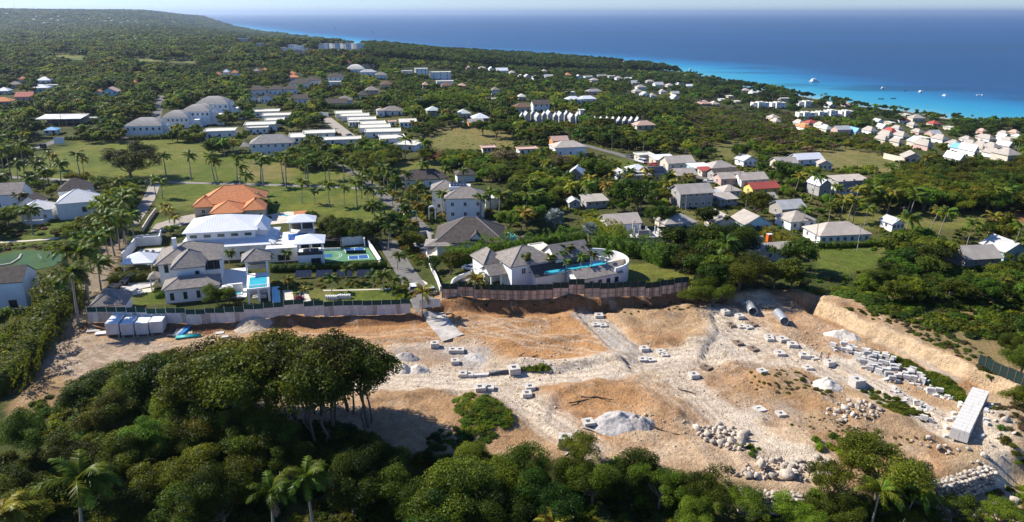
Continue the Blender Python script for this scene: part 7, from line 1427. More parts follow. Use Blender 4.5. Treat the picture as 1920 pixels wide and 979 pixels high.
# ---------------------------------------------------------------- posts, board, lookout
WP = mat('wood_pole', (.25, .20, .16), .9, .2, 2)
for x, y, h, lab in ((1528, 465, 7.5, 'grey utility pole left of the longest white house'), (1607, 470, 7.5, 'grey utility pole in front of the longest white house'), (1285, 400, 5.5, 'short lamp pole below the two-storey grey house'), (1398, 395, 6, 'utility pole right of the round bush tree'), (1370, 372, 7, 'utility pole in the weedy lots'), (1552, 400, 8, 'utility pole among the coconut palms'), (1147, 283, 8, 'utility pole by the village road bend'), (1205, 300, 8, 'utility pole behind the white van'), (118, 243, 10, 'utility pole beside the blue-roofed house'), (175, 232, 9, 'utility pole right of the workshop'), (1367, 345, 7, 'utility pole by the pink house'), (1689, 423, 6, 'utility pole by the small white house'), (1385, 352, 6, 'utility pole at the end of the village road')):
    p = P(x, y); r = empty('utility_pole', p, 0, lab, 'pole', 'utility poles'); MB().tube((0, 0, -.5), (0, 0, h), .13, .09, 8).build('pole', CONCD if 'grey' in lab else WP, r); MB().box(-.7, -.06, h - .5, .7, .06, h - .38).build('crossarm', WP, r)
r = empty('sign_board', P(112, 272), .3, 'large white board on struts at the edge of the grass field', 'sign'); MB().box(-2.2, -.05, .6, 2.2, .05, 3.8).build('board', FRAME, r); [MB().tube((x, .1, -.5), (x, .1, 3.6), .07, .07, 6).build('strut', WP, r) for x in (-1.8, 0, 1.8)]
r = empty('lookout', P(236, 268), .2, 'wooden lookout platform beside the grass field', 'platform'); MB().box(-1.6, -1.2, 2.4, 1.6, 1.2, 2.6).build('deck', WP, r); [MB().box(x, y, -.5, x + .2, y + .2, 3.5).build('leg', WP, r) for x in (-1.6, 1.4) for y in (-1.2, 1.0)]; [MB().box(-1.6, y, 3.3, 1.6, y + .08, 3.42).build('rail', WP, r) for y in (-1.2, 1.12)]
for x, y, h, lab in ((30, 24, 60, 'left thin mast on the hazy far hill'), (66, 24, 45, 'second thin mast on the hazy far hill'), (232, 30, 55, 'third thin mast on the hazy far hill'), (325, 38, 60, 'right thin mast on the hazy far hill')):
    p = P(x, y + 3); r = empty('radio_mast', p, 0, lab, 'mast', 'far masts'); MB().tube((0, 0, -2), (0, 0, h), 1.2, .5, 5).build('mast', POSTW, r)
wall_run('estate_gate', 'white gate pillars and wall at the head of the estate road', [(590, 217), (603, 217), (616, 218)], 2.2)
# ---------------------------------------------------------------- boats
BW = mat('boat_white', (.78, .78, .77), .4, .03); BD = mat('boat_dark', (.06, .07, .08), .5)
def hull(L, W, Hh, m, nm='hull', parent=None, loc=(0, 0, 0), rz=0):
    st = [(-.5, .8, .9), (-.2, 1, .95), (.15, .95, 1.0), (.38, .55, 1.1), (.5, .03, 1.2)]; V = []
    for x, w, h in st: V += [(x * L, -w * W / 2, h * Hh), (x * L, w * W / 2, h * Hh), (x * L * .94, w * W * .3, -.3), (x * L * .94, -w * W * .3, -.3)]
    F = [(0, 1, 2, 3), (16, 19, 18, 17)]
    for i in range(4): a = 4 * i; F += [(a, a + 4, a + 5, a + 1), (a + 1, a + 5, a + 6, a + 2), (a + 2, a + 6, a + 7, a + 3), (a + 3, a + 7, a + 4, a)]
    return MB().add(V, F).build(nm, m, parent, loc, rz)
def at_sea(px, py): return Vector(Pz(px, py, SEA + .02))
c = empty('catamaran', at_sea(1527, 154), R(10), 'white motor catamaran trailing a wake off the beach', 'boat'); [hull(16, 2.2, 1.6, BW, 'hull', c, (0, y, 0)) for y in (-2.6, 2.6)]; MB().box(-7, -3.4, 1.5, 5, 3.4, 2.0).build('deck', BW, c); MB().box(-5, -2.8, 2.0, 3, 2.8, 4.2).build('cabin', BW, c); MB().box(-4, -2.85, 2.7, 3.05, 2.85, 3.6).build('window_band', CGL, c); MB().box(-5, -2.6, 5.6, 1, 2.6, 5.8).build('canopy', BW, c); [MB().box(x, y, 4.2, x + .15, y + .15, 5.6).build('canopy_post', BW, c) for x in (-4.8, .6) for y in (-2.4, 2.2)]
n = 40; a0 = at_sea(1523, 154); a1 = at_sea(1470, 145); wk = drape.__doc__; V = []; F = []
for i in range(n + 1):
    q = a0.lerp(a1, i / n); w = 1.2 + 2.0 * math.sin(math.pi * min(1, i / n * 1.2)) * (1 + .4 * math.sin(i * 2.3)); V += [(q.x - a0.x, q.y - a0.y - w, .08), (q.x - a0.x, q.y - a0.y + w, .08)]
    if i: F.append((2 * i - 2, 2 * i, 2 * i + 1, 2 * i - 1))
tag(MB().add(V, F).build('wake', mat('wake_foam', (.45, .55, .60), .7, .3, .3), None, a0), None, None, None, 'structure')
for x, y, k, L, yaw, lab in ((1726, 173, 'w', 11, 40, 'white launch moored off the village beach'), (1770, 180, 'w', 8, 100, 'small white boat right of the moored launch'), (1834, 179, 'w', 6, 20, 'left of two tiny white boats far right'), (1841, 179, 'w', 5, 70, 'right of two tiny white boats far right'), (1656, 166, 'w', 7, 5, 'white dinghy left of the moored launch'), (1652, 186, 'd', 8, 0, 'dark skiff nearest the beach trees'), (1675, 185, 'd', 8, 10, 'dark skiff right of the nearest one'), (1698, 171, 'd', 5, 30, 'tiny dark boat beside the white launch'), (1295, 131, 'w', 9, 0, 'white boat off the wooded point'), (1704, 44, 'w', 20, 0, 'far white speck of a boat near the horizon')):
    r = empty('boat', at_sea(x, y), R(yaw), lab, 'boat', 'small boats'); hull(L, L * .34, .9, BW if k == 'w' else BD, 'hull', r)
    if k == 'w' and L > 6: MB().box(-L * .3, -L * .12, .8, L * .1, L * .12, 2.4).build('cabin', BW, r); MB().box(-L * .25, -L * .125, 1.5, L * .12, L * .125, 2.0).build('window_band', CGL, r)
for x, y, h, lab in ((594, 46, 22, 'leftmost sailing boat beyond the headland'), (628, 55, 20, 'second sailing boat beyond the headland'), (654, 47, 22, 'third sailing boat beyond the headland'), (699, 62, 20, 'sailing boat nearest the far hotel'), (880, 84, 20, 'bare-masted sailing boat behind the central treeline')):
    r = empty('sailing_boat', at_sea(x, y), .4, lab, 'boat', 'sailing boats'); hull(14, 4, 1.2, BW, 'hull', r); MB().tube((0, 0, 1), (0, 0, h), .22, .12, 6).build('mast', BW, r)
    if 'bare' not in lab: MB().add([(-.3, -.05, 2.5), (-6.5, .4, 2.8), (-.3, -.05, h - 1), (-.3, .05, 2.5), (-6.5, .5, 2.8), (-.3, .05, h - 1)], [(0, 1, 2), (5, 4, 3), (0, 3, 4, 1), (1, 4, 5, 2), (2, 5, 3, 0)]).build('sail', CANVAS, r)
# ================================================================ planting
def tree(key, loc, h, label, group=None, wide=1.0, name='tree', cat='tree', i=None):
    v = TREES[key]; i = random.randrange(len(v)) if i is None else i % len(v); t, c = v[i]
    r = empty(name, loc, random.uniform(0, 6.28), label, cat, group); s = h / 10.0; r.scale = (s * wide, s * wide, s)
    obj('trunk', t, r); obj('crown', c, r); return r
def bush(key, loc, r_, label, group=None, tall=1.0, name='shrub', cat='shrub'):
    o = obj(name, random.choice(BUSH[key]), None, loc, random.uniform(0, 6.28), (r_, r_, r_ * tall)); return tag(o, label, cat, group)
LANDMARK = [(60, 230, 'behind the gate road'), (180, 200, 'in the dark wood beyond the workshop'), (120, 160, 'among the left distance houses'), (300, 150, 'along the straight far road'), (450, 150, 'in the palm gardens below the tiled terrace'), (560, 175, 'around the dark-roofed villa quarter'), (680, 170, 'in the central gardens'), (820, 180, 'behind the tall yellow-topped hedge'), (950, 170, 'in the central valley'), (1080, 180, 'above the grey terrace rows'), (1200, 200, 'in the gardens above the cottage row'), (420, 235, 'between the vaulted villas and the estate'), (560, 230, 'inside the flat-roofed estate'), (720, 290, 'below the stepped row'), (640, 310, 'along the top of the lawn'), (850, 300, 'below the dry field'), (960, 290, 'between the dry field and the village road'), (1080, 260, 'behind the orange village house'), (1200, 250, 'in the belt behind the village road'), (1330, 250, 'in the scrub above the village'), (1450, 260, 'in the scrub below the shore apartments'), (1600, 290, 'on the dry field by the lone pink house'), (1700, 350, 'in the wooded slope at right'), (1850, 350, 'in the dense wood at the right edge'), (1780, 300, 'below the crowded village'), (1700, 450, 'around the small house on the dry green'), (1850, 440, 'near the tall conifer'), (1600, 520, 'below the open green lot'), (1500, 520, 'left of the open green lot'), (1380, 500, 'at the head of the building site'), (1280, 460, 'below the half-built columns'), (1180, 440, 'in the tall hedge belt'), (1050, 420, 'in the dark belt with the silver fan palm'), (940, 390, 'right of the upper white villa'), (870, 320, 'behind the long dark villa'), (780, 350, 'beside the villa lane'), (760, 440, 'beside the court road'), (640, 430, 'behind the sports court'), (220, 380, 'between the left villas and the pale lane'), (120, 430, 'in the garden above the pond'), (40, 430, 'below the left edge villas'), (100, 530, 'beside the pond'), (30, 590, 'along the overgrown hedge at left'), (180, 300, 'around the big dark lawn tree'), (1100, 370, 'beside the palm plantation'), (1330, 380, 'around the grey block house'), (1430, 320, 'among the village roofs'), (1540, 360, 'among the coconut palms'), (1250, 310, 'beside the village road'), (1640, 225, 'along the village beach'), (1850, 260, 'in the crowded village')]
def LMK(u, v): return min(LANDMARK, key=lambda q: (q[0] - u) ** 2 + 3 * (q[1] - v) ** 2)[2]
# ---- the grove on the edge of the site
GL = 'tall bare-stemmed tree with a clumped olive crown in the foreground grove'
for i, (x, y, h, w) in enumerate(((692, 800, 14.5, 1.0), (622, 805, 15, 1.05), (560, 800, 15.5, 1.05), (503, 795, 15, 1.1), (545, 772, 13.5, 1.0), (445, 778, 14, 1.1), (603, 775, 14, 1.0), (652, 772, 13.5, 1.0), (388, 765, 13.5, 1.15), (330, 748, 12.5, 1.2), (285, 735, 12, 1.2), (232, 745, 11.5, 1.25), (185, 762, 11, 1.2), (300, 782, 11.5, 1.2), (372, 805, 11.5, 1.2), (150, 785, 8.5, 1.2), (470, 820, 10.5, 1.2), (590, 835, 10, 1.0))):
    lab = {0: 'rightmost tree of the foreground grove, crown leaning over the orange earth', 11: 'wide olive tree at the left of the foreground grove', 15: 'lowest tree at the left end of the foreground grove'}.get(i, GL)
    p = P(x, y); ty = np.interp(x, [130, 190, 240, 300, 340, 400, 450, 520, 600, 650, 700, 745], [725, 695, 668, 662, 656, 636, 628, 618, 618, 626, 636, 680]) + (i % 3) * 4 + max(0, y - 790) * .5
    d = ray(x, ty); h = min(15.5, max(6.0, CAMH + d[2] * p.y / d[1] - p.z)); tree('grove', p, h, lab, None if i in (0, 11, 15) else 'foreground grove trees', w * 1.12 * (1 if h > 11 else 1.2), i=i)
for i, (x, y, h) in enumerate(((215, 775, 6.5), (270, 760, 7), (320, 775, 7.5), (375, 770, 8), (430, 765, 8.5), (480, 775, 8), (400, 810, 7), (340, 815, 6.5), (270, 810, 6.5), (470, 815, 7.5), (530, 810, 7), (250, 735, 7), (410, 735, 8.5))): tree(('near_olive', 'near_dark', 'near_mid')[i % 3], P(x, y, h * .6), h, 'lower tree filling the left of the foreground grove', 'lower grove trees', 1.25)
FG = [  # crown centre pixel, height, kind, width, label
    (60, 800, 7, 'near_mid', 1.1, 'dark tree low on the left edge below the dirt track'), (130, 850, 7, 'near_dark', 1.2, 'dark tree above the large windblown foreground palm'), (220, 850, 8, 'near_olive', 1.2, 'olive tree between the grove and the left foreground palm'), (240, 940, 8, 'near_dark', 1.1, 'dark tree right of the left foreground palm'), (340, 880, 9, 'near_olive', 1.2, 'broad olive tree in the middle of the left foreground'), (330, 960, 9, 'near_dark', 1.2, 'dark tree at the bottom edge in the left foreground'), (410, 930, 9, 'near_olive', 1.1, 'rounded olive tree left of the twin foreground palms'), (450, 870, 9, 'near_mid', 1.1, 'green tree below the middle of the grove'), (40, 920, 8, 'near_dark', 1.2, 'dark tree in the bottom left corner'), (20, 980, 8, 'near_mid', 1.2, 'green tree cut by the bottom left corner'), (540, 860, 8, 'near_dark', 1.0, 'dark tree behind the twin foreground palms'),
    (660, 900, 9.5, 'near_olive', 1.1, 'olive tree right of the twin foreground palms'), (710, 880, 8, 'near_dark', 1.1, 'dark tree in the gap below the shaded orange earth'), (760, 925, 8.5, 'near_olive', 1.1, 'olive tree left of the largest foreground tree'), (835, 925, 10, 'near_olive', 1.35, 'largest rounded olive tree at the bottom centre'), (790, 970, 8, 'near_dark', 1.2, 'dark tree under the largest foreground tree'), (915, 905, 8.5, 'near_mid', 1.1, 'green tree right of the largest foreground tree'), (880, 868, 6, 'near_mid', 1.3, 'low leafy tree below the green mound'), (1000, 880, 8, 'near_mid', 1.1, 'leafy green tree left of the tall concrete chamber'), (1020, 930, 8, 'near_dark', 1.1, 'dark tree at the bottom right of centre'), (940, 965, 8, 'near_dark', 1.1, 'dark tree at the bottom edge right of centre'), (1085, 845, 6.5, 'near_open', 1.1, 'loose tree in front of the tall concrete chamber'), (1110, 890, 8, 'near_mid', 1.1, 'green tree below the large gravel heap'), (1180, 880, 7.5, 'near_dark', 1.1, 'dark tree below and right of the large gravel heap'), (1240, 905, 7, 'near_open', 1.1, 'thin tree at the foot of the pale slope'), (1330, 920, 7, 'near_open_olive', 1.1, 'thin olive tree below the boulder edge'), (1300, 965, 6, 'near_mid', 1.1, 'low green tree at the bottom edge below the pale slope'), (1400, 950, 6, 'near_open', 1.1, 'thin tree below the left dry-stone wall'), (1490, 960, 6, 'near_mid', 1.1, 'low green tree below the terrace boulders'), (1560, 905, 7, 'near_open_olive', 1.1, 'olive tree left of the broad foreground tree'),
    (1655, 870, 9, 'near_open_olive', 1.35, 'broad loose-crowned tree in front of the dry-stone wall'), (1600, 850, 6.5, 'near_olive', 1.0, 'yellowish tree at the left of the broad foreground tree'), (1700, 900, 7, 'near_dark', 1.1, 'dark tree behind the right foreground palms'), (1570, 965, 6, 'near_dark', 1.1, 'dark tree left of the right foreground palms'), (1790, 950, 5, 'near_open_olive', 1.3, 'low sparse yellow-green tree below the dry-stone wall'), (1880, 965, 5, 'near_open', 1.2, 'low tree in the bottom right corner'), (1730, 975, 4.5, 'near_open_olive', 1.2, 'sparse tree at the bottom edge near the right corner'), (1920, 665, 6, 'near_mid', 1.2, 'green tree above the dark hoarding at the right edge'), (1900, 640, 5, 'near_mid', 1.2, 'bushy tree on the bank at the right edge'), (1925, 745, 4, 'near_mid', 1.3, 'low tree below the dark hoarding at the right edge')]
for i, (x, y, h, k, w, lab) in enumerate(FG): tree(k, P(x, y, h * .62), h, lab, None, w, i=i)
for x, y, kind, s, tone, lab, dead in ((128, 905, 'royal', 1.15, 'g', 'large windblown palm in the bottom left foreground', 0), (503, 925, 'royal', .85, 'g', 'left of the twin palms in the foreground', 2), (578, 893, 'royal', .9, 'g', 'right and taller of the twin palms in the foreground', 1), (1030, 985, 'short', .85, 'y', 'yellow-green palm at the bottom edge', 0), (1645, 925, 'coco', .95, 'g', 'left of two dark palms below the broad foreground tree', 0), (1705, 920, 'coco', .8, 'g', 'right of two dark palms below the broad foreground tree', 0), (5, 950, 'royal', .9, 'y', 'yellowish palm cut by the left edge', 0)):
    hh = PALMK[kind][2].z * s; palm(P(x, y, hh), kind, s, tone, lab, None, 2, dead=dead, wind=.9 if x < 200 else .5)
# ---- palms by the lane and villas (base pixel)
for x, y, kind, s, tone, lab, gp in ((147, 606, 'tallroyal', 1.08, 'g', 'tall royal palm nearest the containers beside the dirt lane', None), (168, 572, 'tallroyal', 1.0, 'g', 'second tall royal palm beside the dirt lane', None), (141, 570, 'tallroyal', .98, 'g', 'tall royal palm left of the dirt lane', None), (190, 545, 'royal', .9, 'g', 'royal palm beside the driveway wall', None), (108, 585, 'royal', .7, 'g', 'palm rising from the overgrown left hedge', None), (791, 592, 'short', 1.0, 'y', 'lone shaggy palm at the end of the white hoarding', None), (888, 561, 'short', .85, 'y', 'yellowish palm in front of the brown hoarding', None)):
    palm(P(x, y), kind, s, tone, lab, gp, 2, wind=.8 if x < 200 else .4, dead=2 if x > 700 else 1)
for i, (x, y) in enumerate(((195, 505), (205, 492), (182, 500), (215, 480), (225, 470), (200, 472), (185, 478), (232, 455), (218, 452), (240, 440), (226, 436), (208, 448), (246, 425), (172, 512), (190, 458), (238, 470), (252, 448))): palm(P(x, y), 'royal' if i % 3 else 'tallroyal', .78 + .03 * (i % 5), 'g', 'royal palm in the dense clump left of the white forecourt', 'forecourt palm clump', 1, wind=.7)
AV = [(45, 321, .95), (96, 318, .9), (105, 322, .75), (152, 338, 1.05), (158, 330, .8), (312, 331, .95), (359, 339, .95), (402, 339, .95), (408, 338, .9), (445, 340, .95), (450, 345, .9), (489, 343, 1.05), (494, 350, 1.1), (532, 344, .95), (537, 351, 1.0), (572, 342, .85), (578, 345, .95), (610, 337, .85), (618, 338, .9), (645, 343, .9), (655, 349, .85), (8, 330, 1.0), (22, 336, 1.0), (75, 338, .9)]
for i, (x, y, s) in enumerate(AV): palm(P(x, y), 'tallroyal' if s > .94 else 'royal', s * .92, 'y' if i in (2, 4, 8) else 'g', 'royal palm in the row along the lawn avenue', 'avenue royal palms', 1)
for x, y, s in ((293, 371, .75), (305, 373, .7), (566, 381, .72), (618, 388, .78), (591, 385, .45), (670, 388, .85), (645, 384, .6), (462, 365, .8), (678, 372, .8), (690, 385, .75), (668, 360, .75), (700, 372, .7), (684, 352, .8), (712, 392, .7)): palm(P(x, y), 'royal', s, 'g', 'palm on the lawn between the avenue and the villas', 'lawn palms', 1)
for i, (x, y, s, t) in enumerate(((722, 440, .7, 'g'), (715, 455, .75, 'g'), (728, 470, .7, 'g'), (733, 455, .6, 'g'), (705, 432, .8, 'g'), (745, 505, .4, 'g'), (770, 440, .5, 'y'), (780, 415, .55, 'y'), (760, 425, .5, 'y'), (752, 400, .5, 'y'), (770, 390, .6, 'y'), (735, 385, .55, 'y'), (800, 400, .55, 'y'), (742, 372, .7, 'g'), (728, 362, .8, 'g'), (720, 352, .8, 'g'), (735, 350, .75, 'g'), (710, 345, .75, 'g'), (760, 360, .7, 'g'), (775, 372, .5, 'y'), (830, 408, .8, 'g'), (850, 400, .7, 'g'), (875, 402, .8, 'g'), (900, 410, .8, 'g'), (935, 415, .9, 'g'), (960, 412, .85, 'g'), (985, 418, .9, 'g'), (1000, 410, .85, 'g'), (920, 400, .8, 'g'), (795, 345, .8, 'g'), (835, 350, .7, 'g'), (870, 345, .6, 'g'), (760, 300, 1.0, 'g'), (793, 305, 1.1, 'g'), (310, 400, .4, 'y'), (318, 418, .45, 'y'), (328, 430, .4, 'y'), (478, 392, .5, 'g'), (495, 400, .5, 'g'), (645, 452, .4, 'g'), (540, 545, .35, 'y'), (570, 560, .3, 'y'), (622, 548, .4, 'g'), (650, 530, .4, 'g'), (700, 540, .45, 'g'), (720, 545, .45, 'g'), (735, 552, .4, 'g'), (500, 497, .35, 'g'), (535, 497, .35, 'g'), (430, 497, .35, 'g'))):
    where = 'on the lane beside the court' if x < 760 and y > 425 else 'lining the villa lane' if x < 812 and 340 < y < 450 else 'in the palm belt above the dark-roofed villa' if y > 395 and x > 812 else 'beside the white villa walls' if x < 560 else 'in the villa garden behind the hoarding' if y > 500 else 'around the long dark-roofed villa'
    palm(P(x, y), 'royal' if s > .55 else 'short', s if s > .55 else s * 1.6, t, ('yellowish' if t == 'y' else 'green') + ' palm ' + where, where, 1)
CO = [(1487, 372), (1520, 378), (1560, 388), (1600, 394), (1625, 398), (1645, 400), (1662, 402), (1700, 402), (1732, 395), (1742, 396), (1705, 408), (1500, 432), (1575, 418), (1598, 420), (1618, 436), (1590, 412), (1758, 450), (1810, 470), (1850, 448), (1690, 465), (1748, 345), (1725, 335), (1655, 345), (1905, 490), (1740, 440), (1895, 478)]
for i, (x, y) in enumerate(CO): palm(P(x, y), 'coco', .95 + .1 * math.sin(i * 2.1), 'g' if i % 3 else 'y', 'coconut palm ' + ('among the right-hand trees' if x > 1680 else 'on the dry green behind the houses'), 'right coconut palms' if x > 1680 else 'dry green coconut palms', 1)
for i in range(46):
    x, y = 1030 + (i * 37) % 260, 345 + (i * 53) % 38; palm(P(x, y), 'young' if i % 3 else 'short', 1.0, 'y' if i % 2 else 'g', 'low shaggy palm in the plantation left of the grey block house', 'plantation palms', False)
for x, y, s, lab in ((1040, 428, 1.05, 'silver fan palm in the dark trees above the curved terrace villa'), (1106, 452, .95, 'silver fan palm at the corner of the tall hedge'), (906, 517, .8, 'silver fan palm beside the curved drive')): fan_palm(P(x, y), s, lab)
# ---- planting at the left villas
for i, (x, y) in enumerate(((205, 425), (218, 402), (178, 432), (160, 448), (196, 408), (228, 385), (238, 372), (210, 372), (194, 366), (178, 358), (222, 358), (246, 362), (18, 425), (4, 445), (30, 415), (62, 347), (92, 346), (10, 352), (150, 470), (165, 468), (140, 455), (152, 352), (200, 445), (185, 452))):
    k = ('mid_mid', 'mid_dark', 'mid_lime', 'mid_olive')[i * 7 % 4]; w = LMK(x, y); tree(k, P(x, y), 4.5 + (i * 37 % 30) / 10, '%s tree %s' % ({'mid_mid': 'green', 'mid_dark': 'dark green', 'mid_lime': 'light green', 'mid_olive': 'olive'}[k], w), {'mid_mid': 'green', 'mid_dark': 'dark green', 'mid_lime': 'light green', 'mid_olive': 'olive'}[k] + ' trees ' + w, 1.3)
for i, (x, y) in enumerate(((52, 372), (88, 366), (40, 392), (8, 380), (62, 440), (70, 352), (35, 350), (116, 350))): palm(P(x, y), 'royal' if i != 2 else 'short', .9, 'y' if i == 2 else 'g', 'yellow palm in the yard of the left villas' if i == 2 else 'palm among the left edge villas', None if i == 2 else 'left villa palms', 1, wind=.7)
# ---- single trees that stand out
tree('near_dark', P(245, 338), 14.0, 'big spreading dark tree on the lawn avenue', None, 1.65, i=0); tree('mid_tall', P(983, 536), 8.5, 'narrow light green conical tree in front of the curved terrace villa', None, .75, i=0); tree('mid_tall', P(1887, 462), 11, 'tall dark conifer near the right edge', None, .7, i=1)
for x, y, h, k, w, lab in ((470, 492, 3, 'mid_mid', 1.0, 'small tree behind the pool tower'), (408, 572, 5, 'near_mid', 1.2, 'leafy tree in front of the villa terrace, against the hoarding'), (430, 570, 4.5, 'near_olive', 1.2, 'olive tree beside the terrace, against the hoarding'), (845, 515, 6, 'mid_olive', 1.3, 'rounded tree on the lawn beside the curved drive'), (1335, 575, 6.0, 'near_mid', 1.8, 'round bushy tree at the top corner of the site'), (1195, 398, 11, 'mid_dark', 1.35, 'big round dark tree left of the grey block house'), (1120, 345, 11, 'mid_dark', 1.3, 'big round dark tree below the village road'), (1245, 425, 7, 'mid_dark', 1.2, 'round tree beside the white hip-roofed village house'), (1415, 410, 10, 'mid_mid', 1.1, 'bushy tree in the weedy lots'), (1330, 435, 8, 'mid_dark', 1.1, 'dark tree between two houses on the hoarded lane'), (1480, 345, 10, 'mid_dark', 1.2, 'round dark tree right of the long beige-roofed house'), (1380, 305, 10, 'mid_dark', 1.0, 'tall dark tree behind the village'), (700, 455, 7, 'mid_dark', 1.2, 'dark tree behind the court wall'), (668, 450, 7, 'mid_dark', 1.2, 'second dark tree behind the court wall'), (640, 448, 7, 'mid_dark', 1.2, 'third dark tree behind the court wall'), (612, 440, 6, 'mid_olive', 1.2, 'olive tree behind the pergola'), (585, 428, 6, 'mid_dark', 1.1, 'dark tree between the pool house and the pergola'), (950, 320, 10, 'mid_dry', 1.5, 'grey bare-branched spreading tree below the dry field'), (1000, 330, 9, 'mid_olive', 1.3, 'spreading tree on the grass below the orange house'), (1040, 322, 8, 'mid_dry', 1.3, 'dry spreading tree left of the round village tree'), (320, 440, 3.2, 'mid_mid', 1.6, 'clipped round tree in the forecourt of the orange villa'), (1385, 490, 11, 'near_olive', 1.4, 'big rounded olive tree above the round site bush'), (1320, 490, 10, 'mid_dark', 1.3, 'dark tree below the half-built columns'), (1270, 480, 9, 'mid_dark', 1.3, 'dark tree right of the tall hedge'), (1480, 510, 9, 'mid_dark', 1.3, 'dark tree left of the open green lot'), (1450, 540, 8, 'mid_olive', 1.4, 'spreading olive tree at the head of the site'), (1385, 545, 9, 'near_olive', 1.5, 'spreading olive tree behind the round site bush'), (1330, 520, 8, 'mid_olive', 1.4, 'olive tree at the end of the brown hoarding'), (930, 260, 9, 'mid_dark', 1.5, 'dark tree at the right end of the dry field'), (905, 255, 9, 'mid_dark', 1.3, 'dark spreading tree at the top of the dry field'), (1540, 200, 8, 'far_dark', 1.0, 'lone dark tree on the beach')):
    tree(k, P(x, y), h, lab, None, w)
CLEARPX += FIELDPX + [[(1012, 392), (1066, 392), (1066, 436), (1012, 436)], [(1082, 420), (1130, 420), (1130, 460), (1082, 460)], [(1390, 640), (1960, 640), (1960, 979), (1390, 979)], [(700, 560), (1920, 560), (1920, 979), (700, 979)], [(0, 600), (700, 600), (700, 979), (0, 979)], [(720, 455), (760, 470), (830, 570), (770, 570), (735, 505)], [(775, 408), (795, 408), (812, 438), (785, 440)], [(640, 305), (670, 322), (750, 385), (735, 390), (660, 335)], [(290, 172), (312, 172), (300, 222), (282, 222)], [(598, 216), (620, 216), (672, 258), (645, 260)], [(1090, 268), (1270, 318), (1260, 326), (1090, 280)], [(255, 350), (300, 346), (282, 395), (230, 430), (236, 405)], [(85, 600), (200, 490), (220, 455), (240, 460), (200, 560), (160, 620)], [(50, 258), (130, 250), (130, 268), (60, 290)], [(600, 455), (715, 450), (735, 500), (600, 505)], [(500, 398), (600, 395), (600, 420), (500, 425)], [(520, 500), (740, 500), (760, 580), (520, 580)], [(190, 440), (620, 440), (620, 600), (160, 600)], [(340, 350), (510, 350), (510, 440), (300, 440)], [(830, 495), (1190, 455), (1190, 540), (830, 560)], [(1150, 425), (1300, 425), (1260, 465), (1150, 465)], [(-40, 462), (135, 455), (140, 545), (-40, 560)], [(935, 432), (1005, 432), (1005, 460), (935, 460)], [(795, 420), (950, 415), (950, 470), (790, 475)], [(1640, 395), (1850, 395), (1850, 425), (1640, 425)], [(1340, 425), (1440, 425), (1440, 445), (1340, 445)], [(1395, 440), (1490, 440), (1490, 490), (1395, 490)], [(800, 340), (950, 340), (950, 376), (800, 384)]]
# ---- keep-clear raster over the picture
CR = np.zeros((260, 500), bool); _u, _v = np.meshgrid(np.arange(500) * 4 - 38, np.arange(260) * 4 - 20)
for poly in CLEARPX: CR |= inpoly(poly, _u, _v)
def isclear(px, py):
    i = np.clip(((px + 40) / 4).astype(int), 0, 499); j = np.clip(((py + 22) / 4).astype(int), 0, 259); return CR[j, i]
ZONES = [  # pixel polygon, density, kinds with weights, height range, width, palm share
    ([(1270, 215), (1420, 200), (1560, 235), (1560, 300), (1300, 285)], .9, (('olive', .5), ('dry', .2), ('mid', .3)), (3.2, 5.2), 1.5, .03),
    ([(1560, 235), (1640, 255), (1740, 290), (1920, 310), (1920, 330), (1700, 330), (1500, 300)], .65, (('olive', .6), ('mid', .3), ('dry', .1)), (3.0, 5.0), 1.5, .02),
    ([(1640, 325), (1960, 300), (1960, 395), (1640, 400)], 1.0, (('olive', .6), ('dark', .2), ('mid', .2)), (5.5, 9), 1.25, .02),
    ([(690, 84), (1290, 110), (1300, 140), (1200, 136), (900, 126), (690, 112)], 1.0, (('dark', 1.0),), (11, 16), 1.2, .02),
    ([(1040, 285), (1560, 295), (1560, 440), (1040, 440)], .6, (('mid', .5), ('dark', .3), ('lime', .2)), (2.6, 5.6), 1.25, .1),
    ([(1600, 205), (1960, 225), (1960, 305), (1600, 280)], .75, (('dark', .5), ('mid', .5)), (5, 9), 1.2, .05),
    ([(1290, 140), (1440, 160), (1620, 195), (1640, 235), (1300, 200)], .8, (('dark', .7), ('mid', .3)), (7, 11), 1.2, .08),
    ([(860, 130), (1300, 145), (1300, 185), (860, 160)], .9, (('dark', .6), ('mid', .4)), (6, 9), 1.2, .12),
    ([(640, 140), (1300, 160), (1300, 235), (700, 235)], .9, (('mid', .5), ('lime', .2), ('dark', .3)), (4.5, 8), 1.2, .22),
    ([(330, 125), (640, 125), (700, 215), (400, 215)], .8, (('mid', .5), ('dark', .4), ('lime', .1)), (5, 9), 1.2, .25),
    ([(0, 150), (330, 150), (420, 260), (0, 260)], 1.0, (('mid', .5), ('dark', .4), ('olive', .1)), (5.5, 9.5), 1.3, .06),
    ([(0, 0), (700, 0), (700, 130), (0, 160)], 1.0, (('dark', .45), ('mid', .3), ('olive', .25)), (6, 14), 1.35, 0),
    ([(700, 225), (1100, 225), (1300, 300), (1000, 340), (700, 300)], 1.0, (('mid', .4), ('dark', .3), ('olive', .3)), (4.5, 8), 1.3, .08),
    ([(1440, 440), (1960, 400), (1960, 520), (1440, 560)], .8, (('dark', .45), ('mid', .55)), (5, 8), 1.3, .05),
    ([(800, 380), (1300, 380), (1440, 470), (1440, 560), (1000, 500), (800, 470)], .95, (('dark', .7), ('mid', .3)), (5, 8.5), 1.2, .12),
    ([(-100, 100), (2100, 100), (2100, 700), (-100, 700)], 1.0, (('mid', .5), ('dark', .3), ('lime', .2)), (4, 7.5), 1.2, .12)]
